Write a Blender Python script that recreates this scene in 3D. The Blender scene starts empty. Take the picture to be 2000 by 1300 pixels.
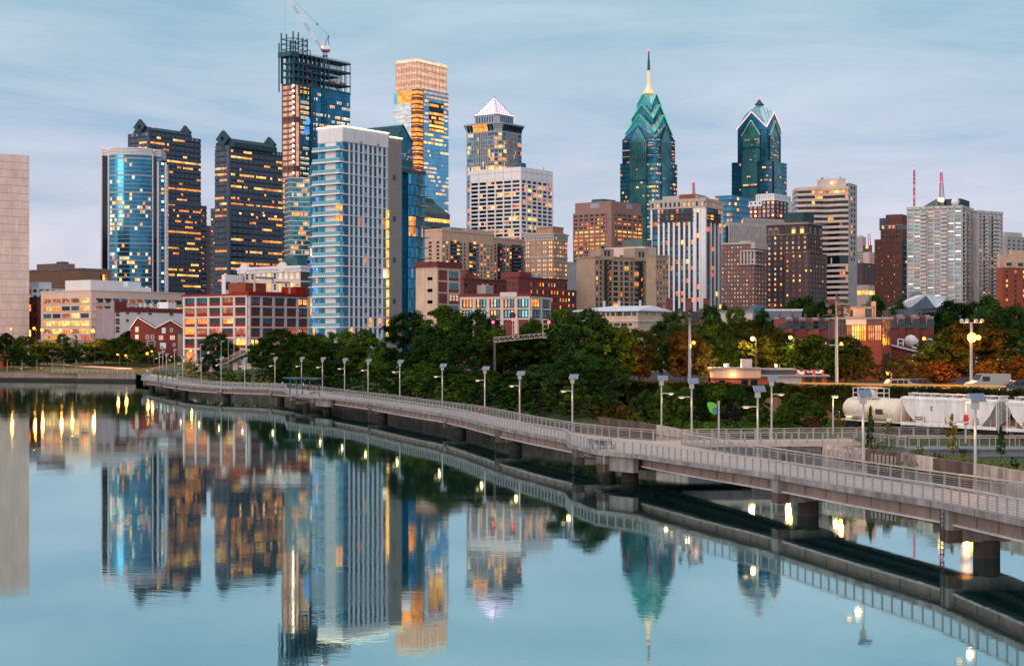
import bpy, math, random
from mathutils import Vector, noise as mnoise
C = bpy.context.scene.collection
scene = bpy.context.scene
R = math.radians
# ------------------------------------------------------------------ camera, world, sun, exposure
FOC, CAMH, YH = 3200.0, 13.0, 670.0          # focal length in photo pixels, eye height over the river, horizon row
cd = bpy.data.cameras.new('camera'); cam = bpy.data.objects.new('camera', cd); C.objects.link(cam)
cam.location = (0, 0, CAMH); cam.rotation_euler = (R(90), 0, 0)
cd.sensor_width = 36; cd.lens = 57.6; cd.shift_y = 0.01; cd.clip_start = 0.5; cd.clip_end = 30000
scene.camera = cam
SUN_AZ = Vector((-0.62, -0.78, 0)).normalized()   # where the after-glow of the sunset stands (left, behind the camera)
SUN_EL = 7.0
w = bpy.data.worlds.new('World'); scene.world = w; w.use_nodes = True
nt = w.node_tree; N = nt.nodes; L = nt.links
for n in list(N): N.remove(n)
def nd(t, **k):
    n = N.new(t)
    for a, b in k.items():
        if a[0] == 'i' and a[1:].isdigit(): n.inputs[int(a[1:])].default_value = b
        else: setattr(n, a, b)
    return n
def ramp(node, stops):
    e = node.color_ramp.elements
    while len(e) < len(stops): e.new(0.5)
    for x, (p, c) in zip(e, stops): x.position = p; x.color = (*c, 1)
sky = nd('ShaderNodeTexSky', sky_type='NISHITA', sun_disc=False)
sky.sun_elevation = R(4); sky.sun_rotation = math.atan2(SUN_AZ.x, SUN_AZ.y)
sky.air_density = 1.0; sky.dust_density = 0.6; sky.ozone_density = 2.0
tc = nd('ShaderNodeTexCoord'); sep = nd('ShaderNodeSeparateXYZ'); L.new(tc.outputs['Generated'], sep.inputs[0])
# thin high dusk overcast: colour by elevation, streaked by stretched noise
rmp = nd('ShaderNodeValToRGB'); L.new(sep.outputs['Z'], rmp.inputs[0])
ramp(rmp, [(0.0, (.72, .67, .77)), (.05, (.62, .63, .77)), (.12, (.50, .59, .745)), (.2, (.40, .565, .675)), (.45, (.29, .42, .54)), (1, (.26, .36, .48))])
mp = nd('ShaderNodeMapping'); mp.inputs['Scale'].default_value = (2.6, 2.2, 15); mp.inputs['Location'].default_value = (3.3, 1.0, 0.4); mp.inputs['Rotation'].default_value = (0, .05, 0)
L.new(tc.outputs['Generated'], mp.inputs[0])
n1 = nd('ShaderNodeTexNoise'); n1.inputs['Scale'].default_value = 1.9; n1.inputs['Detail'].default_value = 7; n1.inputs['Roughness'].default_value = .55; n1.inputs['Distortion'].default_value = .5
L.new(mp.outputs[0], n1.inputs['Vector'])
cr = nd('ShaderNodeValToRGB'); L.new(n1.outputs[0], cr.inputs[0]); ramp(cr, [(.34, (.74, .86, .93)), (.46, (.95, .975, .985)), (.54, (1.04, 1.02, 1.01)), (.66, (1.19, 1.12, 1.09))])
mul = nd('ShaderNodeMixRGB', blend_type='MULTIPLY'); mul.inputs[0].default_value = 1
L.new(rmp.outputs[0], mul.inputs[1]); L.new(cr.outputs[0], mul.inputs[2])
dot = nd('ShaderNodeVectorMath', operation='DOT_PRODUCT'); L.new(tc.outputs['Generated'], dot.inputs[0]); dot.inputs[1].default_value = (SUN_AZ.x * .97, SUN_AZ.y * .97, .22)
gl = nd('ShaderNodeMapRange'); L.new(dot.outputs['Value'], gl.inputs[0]); gl.inputs[1].default_value = -.4; gl.inputs[2].default_value = 1.0
gm = nd('ShaderNodeMixRGB'); L.new(gl.outputs[0], gm.inputs[0]); L.new(mul.outputs[0], gm.inputs[1]); gm.inputs[2].default_value = (1.55, 1.34, 1.34, 1)
sk = nd('ShaderNodeMixRGB'); sk.inputs[0].default_value = .15
sm = nd('ShaderNodeVectorMath', operation='SCALE'); L.new(sky.outputs[0], sm.inputs[0]); sm.inputs['Scale'].default_value = .12   # the Nishita sky at its own strength of 0.12
L.new(gm.outputs[0], sk.inputs[1]); L.new(sm.outputs[0], sk.inputs[2])
bg = nd('ShaderNodeBackground'); L.new(sk.outputs[0], bg.inputs[0]); bg.inputs[1].default_value = 1.14
wo = nd('ShaderNodeOutputWorld'); L.new(bg.outputs[0], wo.inputs[0])
sl = bpy.data.lights.new('sun', 'SUN'); sl.energy = .9; sl.angle = R(25); sl.color = (1, .80, .68)
so = bpy.data.objects.new('sun', sl); C.objects.link(so)
so.rotation_euler = (-Vector((SUN_AZ.x * math.cos(R(SUN_EL)), SUN_AZ.y * math.cos(R(SUN_EL)), math.sin(R(SUN_EL))))).to_track_quat('-Z', 'Y').to_euler()
vs = scene.view_settings; vs.view_transform = 'Standard'; vs.look = 'None'; vs.exposure = 0; vs.gamma = 1
scene.cycles.max_bounces = 6; scene.cycles.diffuse_bounces = 2; scene.cycles.glossy_bounces = 4; scene.cycles.transparent_max_bounces = 8
scene.cycles.use_denoising = True; scene.cycles.sample_clamp_indirect = 6
scene.cycles.caustics_reflective = False; scene.cycles.caustics_refractive = False
# ------------------------------------------------------------------ helpers
def W(px, py, d): return Vector(((px - 1000) / FOC * d, d, CAMH - (py - YH) / FOC * d))
def zat(py, d): return CAMH - (py - YH) / FOC * d
def gx(px, d): return Vector(((px - 1000) / FOC * d, d))
def tag(o, label=None, cat=None, group=None, kind=None):
    for k, v in (('label', label), ('category', cat), ('group', group), ('kind', kind)):
        if v: o[k] = v
    return o
def empty(name, loc, rz=0, label=None, cat=None, group=None, kind=None):
    o = bpy.data.objects.new(name, None); C.objects.link(o); o.location = loc; o.rotation_euler = (0, 0, rz); o.empty_display_size = .1
    return tag(o, label, cat, group, kind)
class MB:
    def __init__(s): s.v = []; s.f = []; s.m = []
    def add(s, vs, fs, mi=0):
        b = len(s.v); s.v += [tuple(p) for p in vs]; s.f += [tuple(b + i for i in f) for f in fs]; s.m += [mi] * len(fs); return s
    def hexa(s, p, mi=0):   # p: 4 bottom ccw, 4 top ccw
        return s.add(p, [(3, 2, 1, 0), (4, 5, 6, 7), (0, 1, 5, 4), (1, 2, 6, 5), (2, 3, 7, 6), (3, 0, 4, 7)], mi)
    def box(s, x0, x1, y0, y1, z0, z1, mi=0):
        return s.hexa([(x0, y0, z0), (x1, y0, z0), (x1, y1, z0), (x0, y1, z0), (x0, y0, z1), (x1, y0, z1), (x1, y1, z1), (x0, y1, z1)], mi)
    def fbox(s, F, u0, u1, z0, z1, e0, e1, mi=0):
        P = F.P
        return s.hexa([P(u0, z0, e1), P(u1, z0, e1), P(u1, z0, e0), P(u0, z0, e0), P(u0, z1, e1), P(u1, z1, e1), P(u1, z1, e0), P(u0, z1, e0)], mi)
    def quad(s, a, b, c, d, mi=0): return s.add([a, b, c, d], [(0, 1, 2, 3)], mi)
    def prism(s, pts, z0, z1, mi=0, cap=True):
        n = len(pts); vs = [(p[0], p[1], z0) for p in pts] + [(p[0], p[1], z1) for p in pts]
        fs = [(i, (i + 1) % n, n + (i + 1) % n, n + i) for i in range(n)]
        if cap: fs += [tuple(range(n - 1, -1, -1)), tuple(range(n, 2 * n))]
        return s.add(vs, fs, mi)
    def bar(s, p, q, w, h=None, mi=0):
        p = Vector(p); q = Vector(q); h = h or w; d = q - p
        if d.length < 1e-6: return s
        d.normalize(); up = Vector((0, 0, 1)) if abs(d.z) < .95 else Vector((1, 0, 0))
        r = d.cross(up).normalized() * (w / 2); u = r.cross(d).normalized() * (h / 2)
        return s.hexa([p - r - u, p + r - u, q + r - u, q - r - u, p - r + u, p + r + u, q + r + u, q - r + u], mi)
    def tube(s, p, q, r0, r1=None, n=8, mi=0):
        p = Vector(p); q = Vector(q); r1 = r0 if r1 is None else r1; d = (q - p).normalized()
        a = d.orthogonal().normalized(); b = d.cross(a)
        vs = []
        for c, r in ((p, r0), (q, r1)):
            for i in range(n):
                t = 2 * math.pi * i / n; vs.append(c + a * (r * math.cos(t)) + b * (r * math.sin(t)))
        fs = [(i, (i + 1) % n, n + (i + 1) % n, n + i) for i in range(n)] + [tuple(range(n - 1, -1, -1)), tuple(range(n, 2 * n))]
        return s.add(vs, fs, mi)
    def path(s, pts, r, n=6, mi=0):
        pts = [Vector(p) for p in pts]; vs = []; k = len(pts)
        for i, p in enumerate(pts):
            d = (pts[min(i + 1, k - 1)] - pts[max(i - 1, 0)]).normalized()
            side = d.cross(Vector((0, 0, 1)))
            side = side.normalized() if side.length > 1e-4 else d.orthogonal().normalized()
            up = side.cross(d)
            rr = r[i] if isinstance(r, (list, tuple)) else r
            for j in range(n):
                t = 2 * math.pi * j / n; vs.append(p + side * (rr * math.cos(t)) + up * (rr * math.sin(t)))
        fs = [(i * n + j, i * n + (j + 1) % n, (i + 1) * n + (j + 1) % n, (i + 1) * n + j) for i in range(k - 1) for j in range(n)]
        fs += [tuple(range(n - 1, -1, -1)), tuple((k - 1) * n + j for j in range(n))]
        return s.add(vs, fs, mi)
    def ball(s, c, rx, ry=None, rz=None, mi=0, seg=10, ring=6):
        ry = rx if ry is None else ry; rz = rx if rz is None else rz; vs = [(c[0], c[1], c[2] - rz)]
        for i in range(1, ring):
            t = -math.pi / 2 + math.pi * i / ring
            for j in range(seg):
                a = 2 * math.pi * j / seg; vs.append((c[0] + rx * math.cos(t) * math.cos(a), c[1] + ry * math.cos(t) * math.sin(a), c[2] + rz * math.sin(t)))
        vs.append((c[0], c[1], c[2] + rz)); fs = []
        for j in range(seg): fs.append((0, 1 + (j + 1) % seg, 1 + j))
        for i in range(ring - 2):
            for j in range(seg):
                a = 1 + i * seg + j; b = 1 + i * seg + (j + 1) % seg; fs.append((a, b, b + seg, a + seg))
        t = len(vs) - 1; o = 1 + (ring - 2) * seg
        for j in range(seg): fs.append((o + j, o + (j + 1) % seg, t))
        return s.add(vs, fs, mi)
    def build(s, name, mats, parent=None, smooth=False, loc=None, rz=0):
        me = bpy.data.meshes.new(name); me.from_pydata(s.v, [], s.f)
        for m in (mats if isinstance(mats, (list, tuple)) else [mats]): me.materials.append(M[m])
        if any(s.m): me.polygons.foreach_set('material_index', s.m)
        if smooth: me.polygons.foreach_set('use_smooth', [True] * len(s.f))
        me.update()
        o = bpy.data.objects.new(name, me); C.objects.link(o)
        if parent: o.parent = parent
        if loc is not None: o.location = loc
        o.rotation_euler.z = rz
        return o
class Face:
    def __init__(s, o, d, n): s.o = o; s.d = d; s.n = n
    def P(s, u, z, e=0): return (s.o[0] + s.d[0] * u + s.n[0] * e, s.o[1] + s.d[1] * u + s.n[1] * e, z)
def children(o): return [c for c in bpy.data.objects if c.parent == o]
_kids = {}
def copy_thing(o, loc=None, rz=None, scale=None, label=None, parent=None, kids=None):
    c = o.copy(); C.objects.link(c)
    if parent: c.parent = parent
    if loc is not None: c.location = loc
    if rz is not None: c.rotation_euler.z = rz
    if scale is not None: c.scale = scale
    if label: c['label'] = label
    if o.name not in _kids: _kids[o.name] = children(o)
    for ch in _kids[o.name]: copy_thing(ch, parent=c)
    return c
# ------------------------------------------------------------------ materials
M = {}
def mk(name):
    m = bpy.data.materials.new(name); m.use_nodes = True; M[name] = m
    return m.node_tree, m.node_tree.nodes['Principled BSDF'], m.node_tree.nodes['Material Output']
def lk(t, a, b): t.links.new(a, b)
def varied(t, col, scale, amt, coord='Object', stretch=(1, 1, 1), scale2=None, amt2=0, stretch2=(1, 1, 1)):
    """colour with soft mottling; returns a colour socket"""
    tc = t.nodes.new('ShaderNodeTexCoord') if coord == 'Object' else t.nodes.new('ShaderNodeNewGeometry')
    src = tc.outputs['Object'] if coord == 'Object' else tc.outputs['Position']
    out = None
    for sc, am, st in ((scale, amt, stretch), (scale2, amt2, stretch2)):
        if not sc: continue
        mp = t.nodes.new('ShaderNodeMapping'); mp.inputs['Scale'].default_value = st; lk(t, src, mp.inputs[0])
        n = t.nodes.new('ShaderNodeTexNoise'); n.inputs['Scale'].default_value = sc; n.inputs['Detail'].default_value = 5; n.inputs['Roughness'].default_value = .6
        lk(t, mp.outputs[0], n.inputs['Vector'])
        r = t.nodes.new('ShaderNodeMapRange'); lk(t, n.outputs[0], r.inputs[0]); r.inputs[1].default_value = .3; r.inputs[2].default_value = .7
        r.inputs[3].default_value = 1 - am; r.inputs[4].default_value = 1 + am
        mx = t.nodes.new('ShaderNodeVectorMath'); mx.operation = 'SCALE'; lk(t, r.outputs[0], mx.inputs['Scale'])
        if out is None: mx.inputs[0].default_value = col
        else: lk(t, out, mx.inputs[0])
        out = mx.outputs[0]
    return out
def wall(name, col, rough=.85, s1=.25, a1=.16, s2=1.2, a2=.14, st2=(1, 1, .12), spec=.3):
    t, p, o = mk(name)
    lk(t, varied(t, col, s1, a1, scale2=s2, amt2=a2, stretch2=st2), p.inputs['Base Color'])
    p.inputs['Roughness'].default_value = rough; p.inputs['Specular IOR Level'].default_value = spec
    return name
def brick(name, col, mortar, scale=1.0):
    t, p, o = mk(name)
    tc = t.nodes.new('ShaderNodeTexCoord'); sp = t.nodes.new('ShaderNodeSeparateXYZ'); lk(t, tc.outputs['Object'], sp.inputs[0])
    ad = t.nodes.new('ShaderNodeMath'); ad.operation = 'ADD'; lk(t, sp.outputs[0], ad.inputs[0]); lk(t, sp.outputs[1], ad.inputs[1])
    cb = t.nodes.new('ShaderNodeCombineXYZ'); lk(t, ad.outputs[0], cb.inputs[0]); lk(t, sp.outputs[2], cb.inputs[1])
    b = t.nodes.new('ShaderNodeTexBrick'); lk(t, cb.outputs[0], b.inputs['Vector']); b.inputs['Scale'].default_value = scale
    b.inputs['Brick Width'].default_value = .6; b.inputs['Row Height'].default_value = .25; b.inputs['Mortar Size'].default_value = .03
    v = varied(t, col, .22, .18, scale2=1.5, amt2=.2)
    lk(t, v, b.inputs['Color1']); mx = t.nodes.new('ShaderNodeVectorMath'); mx.operation = 'SCALE'; mx.inputs['Scale'].default_value = .8; lk(t, v, mx.inputs[0]); lk(t, mx.outputs[0], b.inputs['Color2'])
    b.inputs['Mortar'].default_value = (*mortar, 1); lk(t, b.outputs[0], p.inputs['Base Color']); p.inputs['Roughness'].default_value = .9; p.inputs['Specular IOR Level'].default_value = .2
    return name
def glass(name, col, metal=.55, rough=.12, amt=.35, s=.12):
    t, p, o = mk(name)
    lk(t, varied(t, col, s, amt, coord='Geo', scale2=.9, amt2=amt * .6, stretch2=(1, 1, 1)), p.inputs['Base Color'])
    p.inputs['Metallic'].default_value = metal; p.inputs['Roughness'].default_value = rough
    n = t.nodes.new('ShaderNodeTexNoise'); n.inputs['Scale'].default_value = .5; g = t.nodes.new('ShaderNodeNewGeometry'); lk(t, g.outputs['Position'], n.inputs['Vector'])
    bp = t.nodes.new('ShaderNodeBump'); bp.inputs['Strength'].default_value = .12; bp.inputs['Distance'].default_value = .25; lk(t, n.outputs[0], bp.inputs['Height']); lk(t, bp.outputs[0], p.inputs['Normal'])
    return name
def lit(name, c0, c1, c2, st, s=.8, lo=.45):
    t, p, o = mk(name)
    g = t.nodes.new('ShaderNodeNewGeometry'); n = t.nodes.new('ShaderNodeTexNoise'); n.inputs['Scale'].default_value = s; n.inputs['Detail'].default_value = 3; n.inputs['Roughness'].default_value = .7
    lk(t, g.outputs['Position'], n.inputs['Vector'])
    r = t.nodes.new('ShaderNodeValToRGB'); lk(t, n.outputs[0], r.inputs[0])
    e = r.color_ramp.elements; e.new(.5)
    for x, (q, c) in zip(e, ((.30, c0), (.5, c1), (.68, c2))): x.position = q; x.color = (*c, 1)
    lk(t, r.outputs[0], p.inputs['Emission Color']); n2 = t.nodes.new('ShaderNodeTexNoise'); n2.inputs['Scale'].default_value = .21; n2.inputs['Detail'].default_value = 4; lk(t, g.outputs['Position'], n2.inputs['Vector']); r2 = t.nodes.new('ShaderNodeMapRange'); lk(t, n2.outputs[0], r2.inputs[0]); r2.inputs[1].default_value = .34; r2.inputs[2].default_value = .64; r2.inputs[3].default_value = st * lo; r2.inputs[4].default_value = st * (2.1 - lo); lk(t, r2.outputs[0], p.inputs['Emission Strength'])
    p.inputs['Base Color'].default_value = (.02, .02, .02, 1); p.inputs['Roughness'].default_value = .3
    return name
def plain(name, col, rough=.5, metal=0, emit=0, ecol=None):
    t, p, o = mk(name); p.inputs['Base Color'].default_value = (*col, 1); p.inputs['Roughness'].default_value = rough; p.inputs['Metallic'].default_value = metal
    if emit: p.inputs['Emission Color'].default_value = (*(ecol or col), 1); p.inputs['Emission Strength'].default_value = emit
    return name
wall('white_panel', (.80, .80, .83), a1=.05, a2=.05); wall('cool_white', (.72, .74, .77), a1=.05, a2=.05)
wall('cream_panel', (.80, .65, .57), s1=.12, a1=.14, a2=.12); wall('joint', (.42, .32, .28)); wall('pale_pink', (.66, .52, .45), a1=.06, a2=.06)
wall('taupe', (.27, .255, .24), a1=.06, a2=.05); wall('mauve_grey', (.26, .24, .29), a1=.06); wall('brown_panel', (.30, .175, .11), a1=.1)
wall('beige', (.56, .385, .29), a1=.07); wall('beige_dark', (.30, .21, .17)); wall('tan_brick', (.40, .235, .14)); wall('tan_stone', (.37, .285, .205), a1=.14, a2=.12)
wall('maroon', (.16, .035, .04)); wall('dark_red_brick', (.19, .05, .05)); wall('dark_brick', (.10, .04, .045))
brick('brick_red', (.20, .045, .04), (.16, .07, .06)); brick('brick_orange', (.34, .08, .04), (.25, .1, .07)); wall('red_paint', (.31, .022, .016), a1=.12)
wall('offwhite_frame', (.66, .63, .60), a1=.06, a2=.08); wall('cream_stone', (.62, .56, .50), a1=.08, a2=.1); wall('cream_warm', (.58, .45, .33), a1=.08)
wall('granite', (.085, .122, .172), a1=.08); wall('granite_dark', (.03, .072, .092), a1=.08); wall('teal_metal', (.03, .10, .13), rough=.5)
wall('brown_office', (.30, .185, .155), a1=.06); wall('mauve_brown', (.17, .095, .085)); wall('dark_stone', (.062, .05, .055)); wall('dark_plum', (.10, .07, .075))
wall('stone_light', (.44, .40, .385), a1=.08); wall('grey_fin', (.40, .405, .42)); wall('concrete', (.25, .245, .24), s1=.35, a1=.35, s2=1.4, a2=.42); wall('concrete_dark', (.13, .12, .12), s1=.5, a1=.25, a2=.3)
wall('weathered_wall', (.40, .33, .28), s1=.35, a1=.5, s2=1.0, a2=.5); wall('weathered_dark', (.12, .085, .07), s1=.4, a1=.4, s2=1.0, a2=.4)
wall('brown_tower', (.15, .07, .055)); wall('balcony_white', (.50, .50, .50)); wall('grey_concrete', (.33, .34, .345)); wall('band_cream', (.55, .46, .41), a1=.05)
wall('girder', (.225, .172, .152), a1=.12, a2=.2, rough=.6); wall('girder_flange', (.50, .47, .47), a1=.1); wall('deck', (.53, .43, .35), s1=.5, a1=.1, s2=3, a2=.12, st2=(1, 1, 1), rough=.7)
wall('roof_dark', (.045, .05, .055)); wall('roof_slate', (.05, .065, .075)); wall('roof_white', (.62, .68, .74), a1=.06); wall('roof_grey', (.22, .25, .28)); wall('roof_green', (.10, .16, .15))
wall('asphalt', (.06, .055, .055)); wall('grass', (.055, .085, .028), s1=.3, a1=.35, s2=3, a2=.4, st2=(1, 1, 1)); wall('dry_soil', (.16, .11, .07), s1=.3, a1=.3); wall('ballast', (.11, .085, .075), s1=2, a1=.4)
wall('bark', (.06, .042, .03)); wall('steel_blue', (.30, .36, .41), rough=.45, a1=.06); wall('galvanised', (.42, .42, .43), rough=.4, a1=.05); wall('rail_tan', (.40, .365, .33), rough=.45)
wall('steel_dark', (.026, .092, .125), rough=.6); wall('rust', (.13, .06, .035)); wall('wagon_white', (.70, .69, .68), rough=.5, a1=.10, s2=1.6, a2=.2); wall('wagon_cream', (.74, .68, .55), rough=.4, a1=.06, a2=.1); wall('wagon_dark', (.03, .025, .025))
wall('quay_stone', (.26, .21, .19), s1=.15, a1=.25, s2=.8, a2=.2, st2=(1, 1, .6)); wall('algae', (.035, .03, .028)); wall('vine_wall', (.24, .14, .085)); wall('slate_blue_concrete', (.17, .2, .23), a1=.1, a2=.15)
glass('glass_dark', (.018, .035, .05), .35); glass('glass_navy', (.018, .062, .11), .5); glass('glass_teal', (.05, .25, .32), .75, .14); glass('glass_blue', (.022, .145, .25), .8, .12); glass('glass_strip', (.010, .085, .14), .6, .1)
glass('glass_sky', (.16, .42, .60), .85, .1, .22); glass('glass_deep', (.022, .135, .205), .7, .12); glass('glass_green', (.075, .25, .26), .65); glass('glass_pale', (.42, .60, .68), .9, .1, .2); glass('glass_bright_blue', (.028, .22, .34), .85, .08, .3)
glass('roof_glass', (.46, .70, .74), .45, .2, .25); glass('glass_black', (.005, .014, .024), .35)
lit('lit_yellow', (.9, .24, .02), (1, .42, .07), (1, .66, .24), 1.9); lit('lit_orange', (.25, .04, .008), (.95, .22, .018), (1, .44, .08), 1.7); lit('lit_dim', (.05, .02, .015), (.36, .09, .03), (.85, .28, .07), 1.1)
lit('lit_white', (.75, .6, .45), (1, .85, .62), (1, .95, .85), 1.35); lit('lit_red', (.18, .02, .01), (.7, .10, .03), (1, .28, .08), 1.2)
lit('lit_blue', (.005, .03, .15), (.02, .22, .85), (.25, .75, 1), 1.1, 1.4); lit('lit_peach', (.50, .21, .12), (.78, .38, .24), (.95, .56, .36), .95, .25, 1); lit('lit_pale', (.55, .38, .26), (.95, .72, .48), (1, .9, .7), 1.0, .5, .85)
plain('bulb_orange', (1, .45, .08), emit=9, ecol=(1, .25, .02)); plain('bulb_warm', (1, .7, .35), emit=7, ecol=(1, .52, .14)); plain('bulb_red', (1, .08, .12), emit=3.2, ecol=(1, .10, .16)); plain('led_cornice', (1, .85, .6), emit=2.6, ecol=(1, .80, .50)); plain('bulb_hot', (1, .5, .1), emit=16, ecol=(1, .30, .03)); plain('bulb_white', (1, .9, .75), emit=6, ecol=(1, .86, .62))
plain('neon_green', (0, .6, .2), emit=.34, ecol=(.03, .66, .36)); plain('neon_pink', (.9, .6, .6), emit=.9, ecol=(1, .62, .55)); plain('pyramid_glow', (.9, .75, .95), emit=.95, ecol=(.93, .70, 1.0)); plain('spire_glow', (.8, .6, .3), emit=.5, ecol=(1, .58, .30), rough=.4)
plain('black', (.012, .012, .014), .5); plain('dark_grey', (.05, .055, .06), .5); plain('white', (.78, .78, .78), .45); plain('solar_cell', (.20, .27, .36), .15, .5); plain('red', (.5, .03, .03), .5); plain('crane_red', (.42, .05, .08), .5)
plain('leaf_sign_green', (.12, .50, .03), .45); plain('leaf_sign_blue', (.01, .22, .62), .45); plain('skin', (.46, .27, .19), .6); plain('cloth_white', (.75, .75, .75), .8); plain('cloth_dark', (.03, .03, .045), .8); plain('cloth_red', (.45, .04, .05), .8); plain('cloth_blue', (.05, .12, .3), .8); plain('hair', (.03, .02, .015), .7)
plain('car_yellow', (.75, .45, .03), .25); plain('car_white', (.36, .35, .34), .25); plain('car_dark', (.04, .06, .08), .25); plain('car_glass', (.02, .025, .03), .08); plain('tyre', (.015, .015, .015), .8); plain('orange_mark', (.7, .22, .04), .6); plain('maroon_plate', (.09, .05, .06), .6); plain('yellow_rail', (.75, .38, .02), .5); wall('column_dark', (.045, .04, .038), s1=.5, a1=.3, a2=.3); plain('cables', (.35, .36, .37), .35, .6)
plain('awning_red', (.5, .03, .02), .7); plain('flag_cream', (.6, .5, .35), .8); plain('balcony_glass', (.13, .34, .40), .15, .4)
# water: nearly still river, reflections smeared a little by ripples too fine to see
t, p, o = mk('river_water'); t.nodes.remove(p)
g = t.nodes.new('ShaderNodeBsdfGlossy'); g.inputs['Color'].default_value = (.67, .885, .885, 1); g.inputs['Roughness'].default_value = .04
df = t.nodes.new('ShaderNodeBsdfDiffuse'); df.inputs['Color'].default_value = (.012, .05, .05, 1)
rn = t.nodes.new('ShaderNodeTexNoise'); rm = t.nodes.new('ShaderNodeMapping'); rm.inputs['Scale'].default_value = (.012, .05, 1); rg = t.nodes.new('ShaderNodeNewGeometry'); lk(t, rg.outputs['Position'], rm.inputs[0]); lk(t, rm.outputs[0], rn.inputs['Vector']); rn.inputs['Detail'].default_value = 4; rr_ = t.nodes.new('ShaderNodeMapRange'); lk(t, rn.outputs[0], rr_.inputs[0]); rr_.inputs[1].default_value = .35; rr_.inputs[2].default_value = .7; rr_.inputs[3].default_value = .022; rr_.inputs[4].default_value = .052; lk(t, rr_.outputs[0], g.inputs['Roughness'])
fr = t.nodes.new('ShaderNodeFresnel'); fr.inputs['IOR'].default_value = 2.3
mr = t.nodes.new('ShaderNodeMapRange'); lk(t, fr.outputs[0], mr.inputs[0]); mr.inputs[1].default_value = .2; mr.inputs[2].default_value = .8; mr.inputs[3].default_value = .70; mr.inputs[4].default_value = .95
mx = t.nodes.new('ShaderNodeMixShader'); lk(t, mr.outputs[0], mx.inputs[0]); lk(t, df.outputs[0], mx.inputs[1]); lk(t, g.outputs[0], mx.inputs[2]); lk(t, mx.outputs[0], o.inputs[0])
gm_ = t.nodes.new('ShaderNodeNewGeometry'); hs = None
for (sx, sy, sc, wgt) in ((.5, .12, 1.0, .5), (2.2, .7, 1.0, .25), (.05, .02, 1.0, 3.0)):
    mp = t.nodes.new('ShaderNodeMapping'); mp.inputs['Scale'].default_value = (sx * .5, sy * 2.5, 1); lk(t, gm_.outputs['Position'], mp.inputs[0])
    n = t.nodes.new('ShaderNodeTexNoise'); n.inputs['Scale'].default_value = sc; n.inputs['Detail'].default_value = 2; lk(t, mp.outputs[0], n.inputs['Vector'])
    m_ = t.nodes.new('ShaderNodeMath'); m_.operation = 'MULTIPLY_ADD'; lk(t, n.outputs[0], m_.inputs[0]); m_.inputs[1].default_value = wgt
    if hs is not None: lk(t, hs, m_.inputs[2])
    hs = m_.outputs[0]
bp = t.nodes.new('ShaderNodeBump'); bp.inputs['Strength'].default_value = 1.0; bp.inputs['Distance'].default_value = .006; lk(t, hs, bp.inputs['Height']); lk(t, bp.outputs[0], g.inputs['Normal'])
def leaf(name, c1, c2):
    t, p, o = mk(name); t.nodes.remove(p)
    g = t.nodes.new('ShaderNodeNewGeometry'); n = t.nodes.new('ShaderNodeTexNoise'); n.inputs['Scale'].default_value = .55; n.inputs['Detail'].default_value = 4; lk(t, g.outputs['Position'], n.inputs['Vector'])
    wn = t.nodes.new('ShaderNodeMath'); wn.operation = 'MULTIPLY_ADD'; lk(t, g.outputs['Random Per Island'], wn.inputs[0]); wn.inputs[1].default_value = .22; lk(t, n.outputs[0], wn.inputs[2])
    r = t.nodes.new('ShaderNodeMapRange'); lk(t, wn.outputs[0], r.inputs[0]); r.inputs[1].default_value = .40; r.inputs[2].default_value = .82
    m = t.nodes.new('ShaderNodeMixRGB'); lk(t, r.outputs[0], m.inputs[0]); m.inputs[1].default_value = (*c1, 1); m.inputs[2].default_value = (*c2, 1)
    oi = t.nodes.new('ShaderNodeObjectInfo'); ov = t.nodes.new('ShaderNodeMapRange'); lk(t, oi.outputs['Random'], ov.inputs[0]); ov.inputs[3].default_value = .6; ov.inputs[4].default_value = 1.45
    vm = t.nodes.new('ShaderNodeVectorMath'); vm.operation = 'SCALE'; lk(t, m.outputs[0], vm.inputs[0]); lk(t, ov.outputs[0], vm.inputs['Scale']); m = vm
    d = t.nodes.new('ShaderNodeBsdfDiffuse'); tr = t.nodes.new('ShaderNodeBsdfTranslucent'); mx = t.nodes.new('ShaderNodeMixShader'); mx.inputs[0].default_value = .25
    lk(t, m.outputs[0], d.inputs[0]); lk(t, m.outputs[0], tr.inputs[0]); lk(t, d.outputs[0], mx.inputs[1]); lk(t, tr.outputs[0], mx.inputs[2]); lk(t, mx.outputs[0], o.inputs[0])
leaf('leaf_dark', (.004, .017, .007), (.050, .110, .020)); leaf('leaf_green', (.007, .028, .006), (.095, .165, .020)); leaf('leaf_bright', (.04, .075, .012), (.13, .18, .03)); leaf('leaf_olive', (.016, .026, .007), (.085, .090, .018)); leaf('leaf_red', (.06, .015, .015), (.17, .05, .04)); leaf('leaf_yellow', (.10, .085, .015), (.32, .24, .04)); leaf('leaf_plum', (.012, .012, .02), (.04, .03, .05)); leaf('leaf_grass', (.05, .06, .02), (.17, .17, .06)); leaf('leaf_rust', (.028, .022, .007), (.13, .080, .018))
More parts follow.
